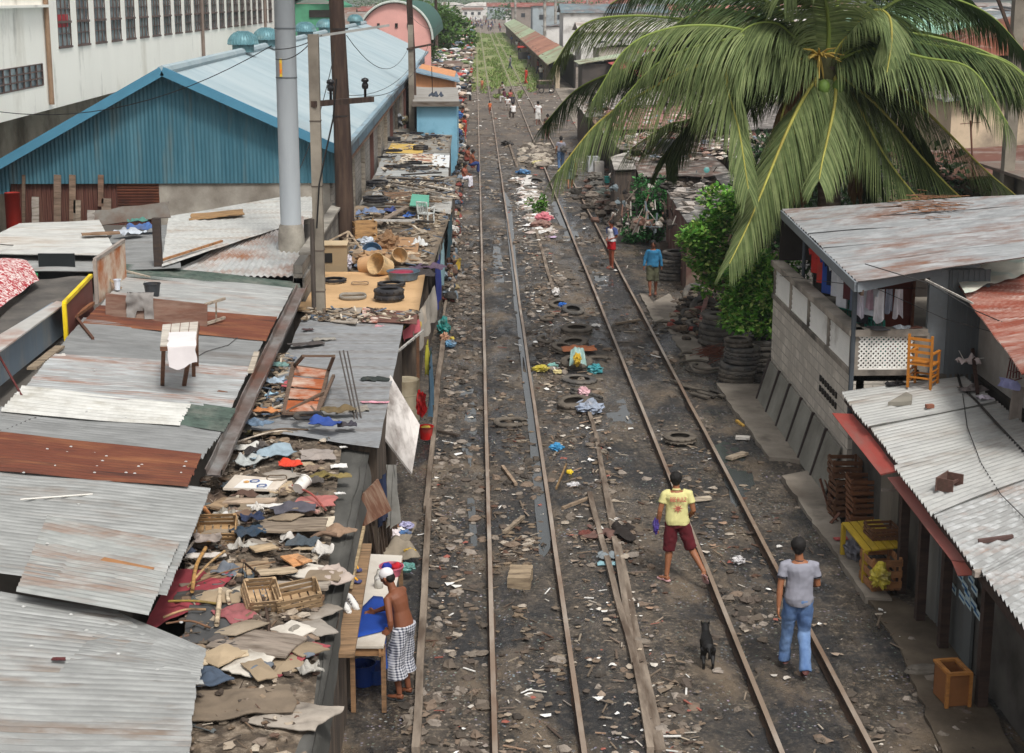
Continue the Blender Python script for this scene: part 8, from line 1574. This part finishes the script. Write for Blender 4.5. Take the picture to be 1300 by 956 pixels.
IR=dict(pel=(0,-.02,.95),che=(0,.05,1.27),nek=(0,.13,1.43),hed=(0,.22,1.57),sl=SL_,sr=SR_,el=elb(SL_,wl_,-.05),wl=wl_,er=elb(SR_,wr_,.04),wr=wr_,hl=(-.09,0,.92),hr=(.09,0,.92),kl=(-.11,.06,.48),al=(-.11,.0,.08),kr=(.11,.06,.48),ar=(.11,.0,.08),hp=-.5,hdl=(-.2,.8,-.5),hdr=(-.1,.9,-.4))
person('shirtless man in a white cap and checked wrap bending over the white table',p0,RZI,1.02,IR,shirt=None,bottom='#8a8a90',blen='skirt',cap='#dcd8da',skin='#7a4a33',vox=.010,shoes=('slipper','#3a3a3a'),bmat=chk())
CH=dict(hd=0)
st=dict(sl=(-.17,0,1.40),sr=(.17,0,1.40),el=(-.20,-.06,1.14),wl=(-.08,.14,1.06),er=(.20,-.06,1.14),wr=(.10,.14,1.04),kl=(-.08,.02,.48),kr=(.08,-.02,.48),al=(-.08,.02,.08),ar=(.08,-.04,.08))
q=GP(776,340)
d=person('boy in a white shirt with blue sleeve and red shorts standing inside the right track',q,2.2,.93,st,shirt='#c9c4c4',bottom='#a8181e',blen='brief',vox=.016,fingers=False,skin='#8a4a34',shoes=('slipper','#8a4038'))
mb=MB();mb.tube([(-.10,0,1.42),(-.19,0,1.40),(-.205,-.03,1.24)],[.075,.085,.082],12);mb.build('blue_sleeve',cloth('#3a4674'),d['root'],smooth=True);mb=MB();mb.tube([(.10,0,1.42),(.19,0,1.40),(.205,-.03,1.24)],[.075,.085,.082],12);mb.build('blue_sleeve',cloth('#3a4674'),d['root'],smooth=True)
q=GP(828,375);person('man in a blue long sleeved shirt and olive shorts walking towards the viewer',q,3.05,.98,dict(el=(-.25,-.02,1.13),er=(.25,-.02,1.13),wl=(-.27,-.02,.88),wr=(.27,.05,.88),kr=(.09,.10,.50),ar=(.07,.18,.12),kl=(-.10,.0,.48),al=(-.10,-.12,.10)),shirt='#2f7096',sleeve=1.5,bottom='#4a4a38',blen='short',vox=.014,fingers=False,skin='#7a4a34',hem=.05,shoes=('slipper','#5a4038'))
wk=dict(kr=(.09,.12,.50),ar=(.08,.22,.11),kl=(-.10,.02,.48),al=(-.10,-.2,.14),wl=(-.27,.12,.9),wr=(.27,-.08,.9))
q=GP(724,240);person('man in a navy top and grey shorts walking away at the far right rail',q,0,1.0,wk,shirt='#2a3244',sleeve=0,bottom='#6a7470',blen='short',vox=.018,fingers=False,shoes=('slipper','#8a3434'))
q=GP(712,216);person('man in a grey shirt and jeans with a shoulder bag on the right track',q,0,1.02,wk,shirt='#84838c',bottom='#4c6484',blen='long',vox=.018,fingers=False,shoes=('shoe','#3a3030'));bag('grey brown shoulder bag on the back of the man walking away','#5c5854',q+V(.16,-.18,1.0),(.2,.1,.16),3,'shoulder_bag',rough=.8)
q=GP(683,160);person('person all in white walking up the right track',q,0,1.0,wk,shirt='#dcdad8',bottom='#d6d4d0',blen='short',vox=.02,fingers=False,skin='#6a4030')
q=GP(695,178);person('person in dark brown clothes half hidden by the palm frond tips',q,0,.95,wk,shirt='#4a3a34',bottom='#5a4438',blen='short',vox=.02,fingers=False,skin='#6a4030')
SIT=dict(pel=(0,0,.42),che=(0,.05,.76),nek=(0,.08,.92),hed=(0,.12,1.06),sl=(-.17,.06,.88),sr=(.17,.06,.88),el=(-.2,.16,.66),er=(.2,.16,.66),wl=(-.12,.34,.62),wr=(.12,.34,.62),hl=(-.09,0,.42),hr=(.09,0,.42),kl=(-.14,.38,.5),kr=(.14,.38,.5),al=(-.14,.36,.08),ar=(.14,.36,.08))
far_p=[(652,150,SIT,'#d8d6d4','#5a5048','person in white squatting between the far tracks, nearest of the group',0.4),(645,140,SIT,'#dedcda','#8a8078','person in white sitting behind the nearest squatting one',2.8),(641,130,SIT,'#5a2c3c','#c9c4c0','person in a maroon top sitting in the far group',1.2),(647,131,SIT,'#b5625a','#3c3a44','person in a pink top sitting at the right of the far group',4.0),(639,120,SIT,'#c2bab4','#6a6058','person in pale clothes, farthest of the seated group',2.0),(622,146,None,'#c46a3c','#8a4a34','small child in orange standing by the left track rail',0.5),(612,114,None,'#c4805c','#a8604c','small child standing between the rails near the grass edge',0.3),(668,107,None,'#b53a2c','#b53a2c','person in a bright red dress beside the far right rail',1.0),(656,64,None,'#dcdad8','#a89e94','person in white walking by the market posts',0),(648,88,None,'#8a9098','#4a505a','person in grey crossing the grass',1.6),(590,182,None,'#b02a24','#a83a30','woman in red standing before the blue shack goods',1.8),(588,168,None,'#a8442c','#7a3a2c','woman in orange red behind the woman in red',2.2),(579,193,SIT,'#c8d6c0','#2c3a6c','person in a pale green top sitting at the track side clutter',4.6),(592,213,SIT,'#8a4a38','#7a3a30','bare backed man sitting at the left shoulder, upper one',4.4),(598,219,SIT,'#8a5038','#2a3a6c','man in blue shorts sitting at the left shoulder',4.8),(588,238,SIT,'#9a5a48','#d6d4dc','person with a white bundle sitting lowest at the left shoulder',4.4),(597,128,None,'#2a2a2c','#2a2a2c','person in black standing at the far left shoulder',2),(586,128,None,'#6a6470','#4a3a34','person in grey standing at the far left shoulder',1),(583,120,None,'#c9c5c0','#5a5a60','person in white standing at the end of the orange walled shack',1.4),(598,104,None,'#b04038','#4a4440','person in a red top at the far left shoulder',2.4),(577,140,None,'#a8b0b8','#5a6470','person in pale blue standing by the blue shack corner',1.9)]
for i,(px,py,ps,sc_,bc,lb,rz)in enumerate(far_p):
 small='child'in lb;person(lb,GP(px,py,.02),rz,.62 if small else 1.0,ps or(wk if i%2 else None),shirt=sc_,bottom=bc,blen='brief'if small else 'long',vox=.03,fingers=False,face=False,skin='#7a4a34')
proto=[]
for k,(a,b_)in enumerate((('#c9c5c0','#4a4a55'),('#8a3a34','#3a3a44'),('#4a5f80','#6a6258'))):
 proto.append(person('x',(0,0,0),0,1.05,wk,shirt=a,bottom=b_,blen='long',vox=.04,fingers=False,face=False,skin='#7a4a34')['root'])
nm=['person in white','person in a red top','person in a blue top'];r=random.Random(55);cnt=[0,0,0]
ORD=['nearest','second','third','fourth','fifth','sixth','seventh','eighth','ninth','tenth','eleventh','twelfth','thirteenth','fourteenth','fifteenth','sixteenth','seventeenth']
sp=sorted([(395+200*r.random(),r.uniform(-4.5,7))for _ in range(45)])
for i,(y,x)in enumerate(sp):
 k=i%3;lb=f'{ORD[cnt[k]]} {nm[k]} going away in the distant crowd on the tracks';cnt[k]+=1
 if cnt[k]==1:o=proto[k];o.location=(x,y,0);o['label']=lb;o['group']='distant crowd on the tracks';o.rotation_euler.z=r.uniform(0,6)
 else:dup(proto[k],(x,y,0),lb,rot=(0,0,r.uniform(0,6)),group='distant crowd on the tracks')
mw=[(7.0,170),(7.3,186),(6.9,205),(7.6,230),(7.2,262),(6.8,300)]
for i,(x,y)in enumerate(mw):dup(proto[i%3],(x,y,0),f'{nm[i % 3]} beside the market canopy, {ORD[i]} of those along it',rot=(0,0,i*1.3),group='people along the market canopy')
t=thing('food_cart','dark handcart with wheels standing right of the far right rail','cart',GP(692,118),.2);mb=MB();mb.box((0,0,.6),(1.5,.9,.35));mb.build('body',mat('#3a3430',.8,.2),t,bevel=.03);mb=MB();mb.box((0,0,1.15),(1.4,.9,.06));mb.build('top_shelf',wood('#8a7a6a'),t)
for x in(-.65,.65):
 for y in(-.4,.4):mb=MB();mb.bar((x,y,.7),(x,y,1.15),.05);mb.build('post',wood('#6a5a4c'),t)
for x in(-.5,.5):mb=MB();mb.xf=Matrix.Translation((x,-.5,.28))@Matrix.Rotation(math.pi/2,4,'X');mb.lathe([(.2,0),(.28,0),(.28,.06),(.2,.06)],18,closed=True);mb.build('wheel',BLACK(),t)
t=thing('market_tricycle','red topped market trolley before the canopy posts','trolley',GP(665,77),0);mb=MB();mb.box((0,0,.7),(1.6,1.6,.9));mb.build('body',mat('#3c3a38',.7,.2),t,bevel=.05);mb=MB();mb.box((0,0,1.9),(1.8,1.8,.25));mb.build('canopy',mat('#b03a2c',.8),t,bevel=.04)
for x in(-.8,.8):mb=MB();mb.bar((x,0,1.1),(x,0,1.85),.08);mb.build('post',BLACK(),t)
q=GP(897,843,.03);t=thing('dog','black dog standing on the track bed facing away, near the bottom','dog',q,-.05,scale=.8);t.scale=(.88,.7,.7)
mb=MB();mb.loft([((0,-.34,.44),.05,.06),((0,-.28,.45),.085,.10),((0,-.12,.44),.085,.105),((0,.06,.44),.095,.125),((0,.2,.46),.09,.12),((0,.3,.50),.07,.09),((0,.38,.56),.055,.07)],14)
mb.tube([(0,.34,.54),(0,.44,.60)],[.065,.06],10);mb.blob((0,.48,.60),V(.065,.09,.065),0,12,8);mb.tube([(0,.52,.585),(0,.62,.565)],[.038,.026],8)
for x in(-1,1):
 mb.tube([(x*.055,.22,.42),(x*.06,.20,.24),(x*.06,.22,.12),(x*.06,.22,.02)],[.05,.032,.024,.022],8);mb.tube([(x*.06,.22,.02),(x*.06,.27,.015)],[.026,.02],6)
 mb.tube([(x*.055,-.24,.42),(x*.07,-.20,.27),(x*.07,-.33,.15),(x*.07,-.31,.02)],[.07,.045,.024,.022],8);mb.tube([(x*.07,-.31,.02),(x*.07,-.26,.015)],[.026,.02],6)
mb.tube([(0,-.33,.48),(0,-.42,.44),(0.02,-.46,.32)],[.028,.022,.012],8)
link('body',remesh(mb,.010,2),mat('#0e0c0b',.6,.3,6,.3,bs=60),t)
for x in(-1,1):mb=MB();mb.prism([(x*.03,.45,.65),(x*.07,.45,.63),(x*.065,.44,.72)],(0,.015,0));mb.build('ear',mat('#0e0c0b',.7),t)
mb=MB();mb.box((0,505,20),(2400,1200,50));hz=bpy.data.materials.new('haze');hz.use_nodes=True;N=hz.node_tree.nodes;N.clear()
pv=N.new('ShaderNodeVolumePrincipled');pv.inputs['Density'].default_value=.00028;pv.inputs['Color'].default_value=(.86,.9,.95,1);ou=N.new('ShaderNodeOutputMaterial');hz.node_tree.links.new(pv.outputs[0],ou.inputs['Volume'])
mb.build('haze',hz,kind='stuff',org=(0,505,20),label='thin pale haze lying over the whole neighbourhood',cat='haze')
sc.cycles.volume_bounces=0
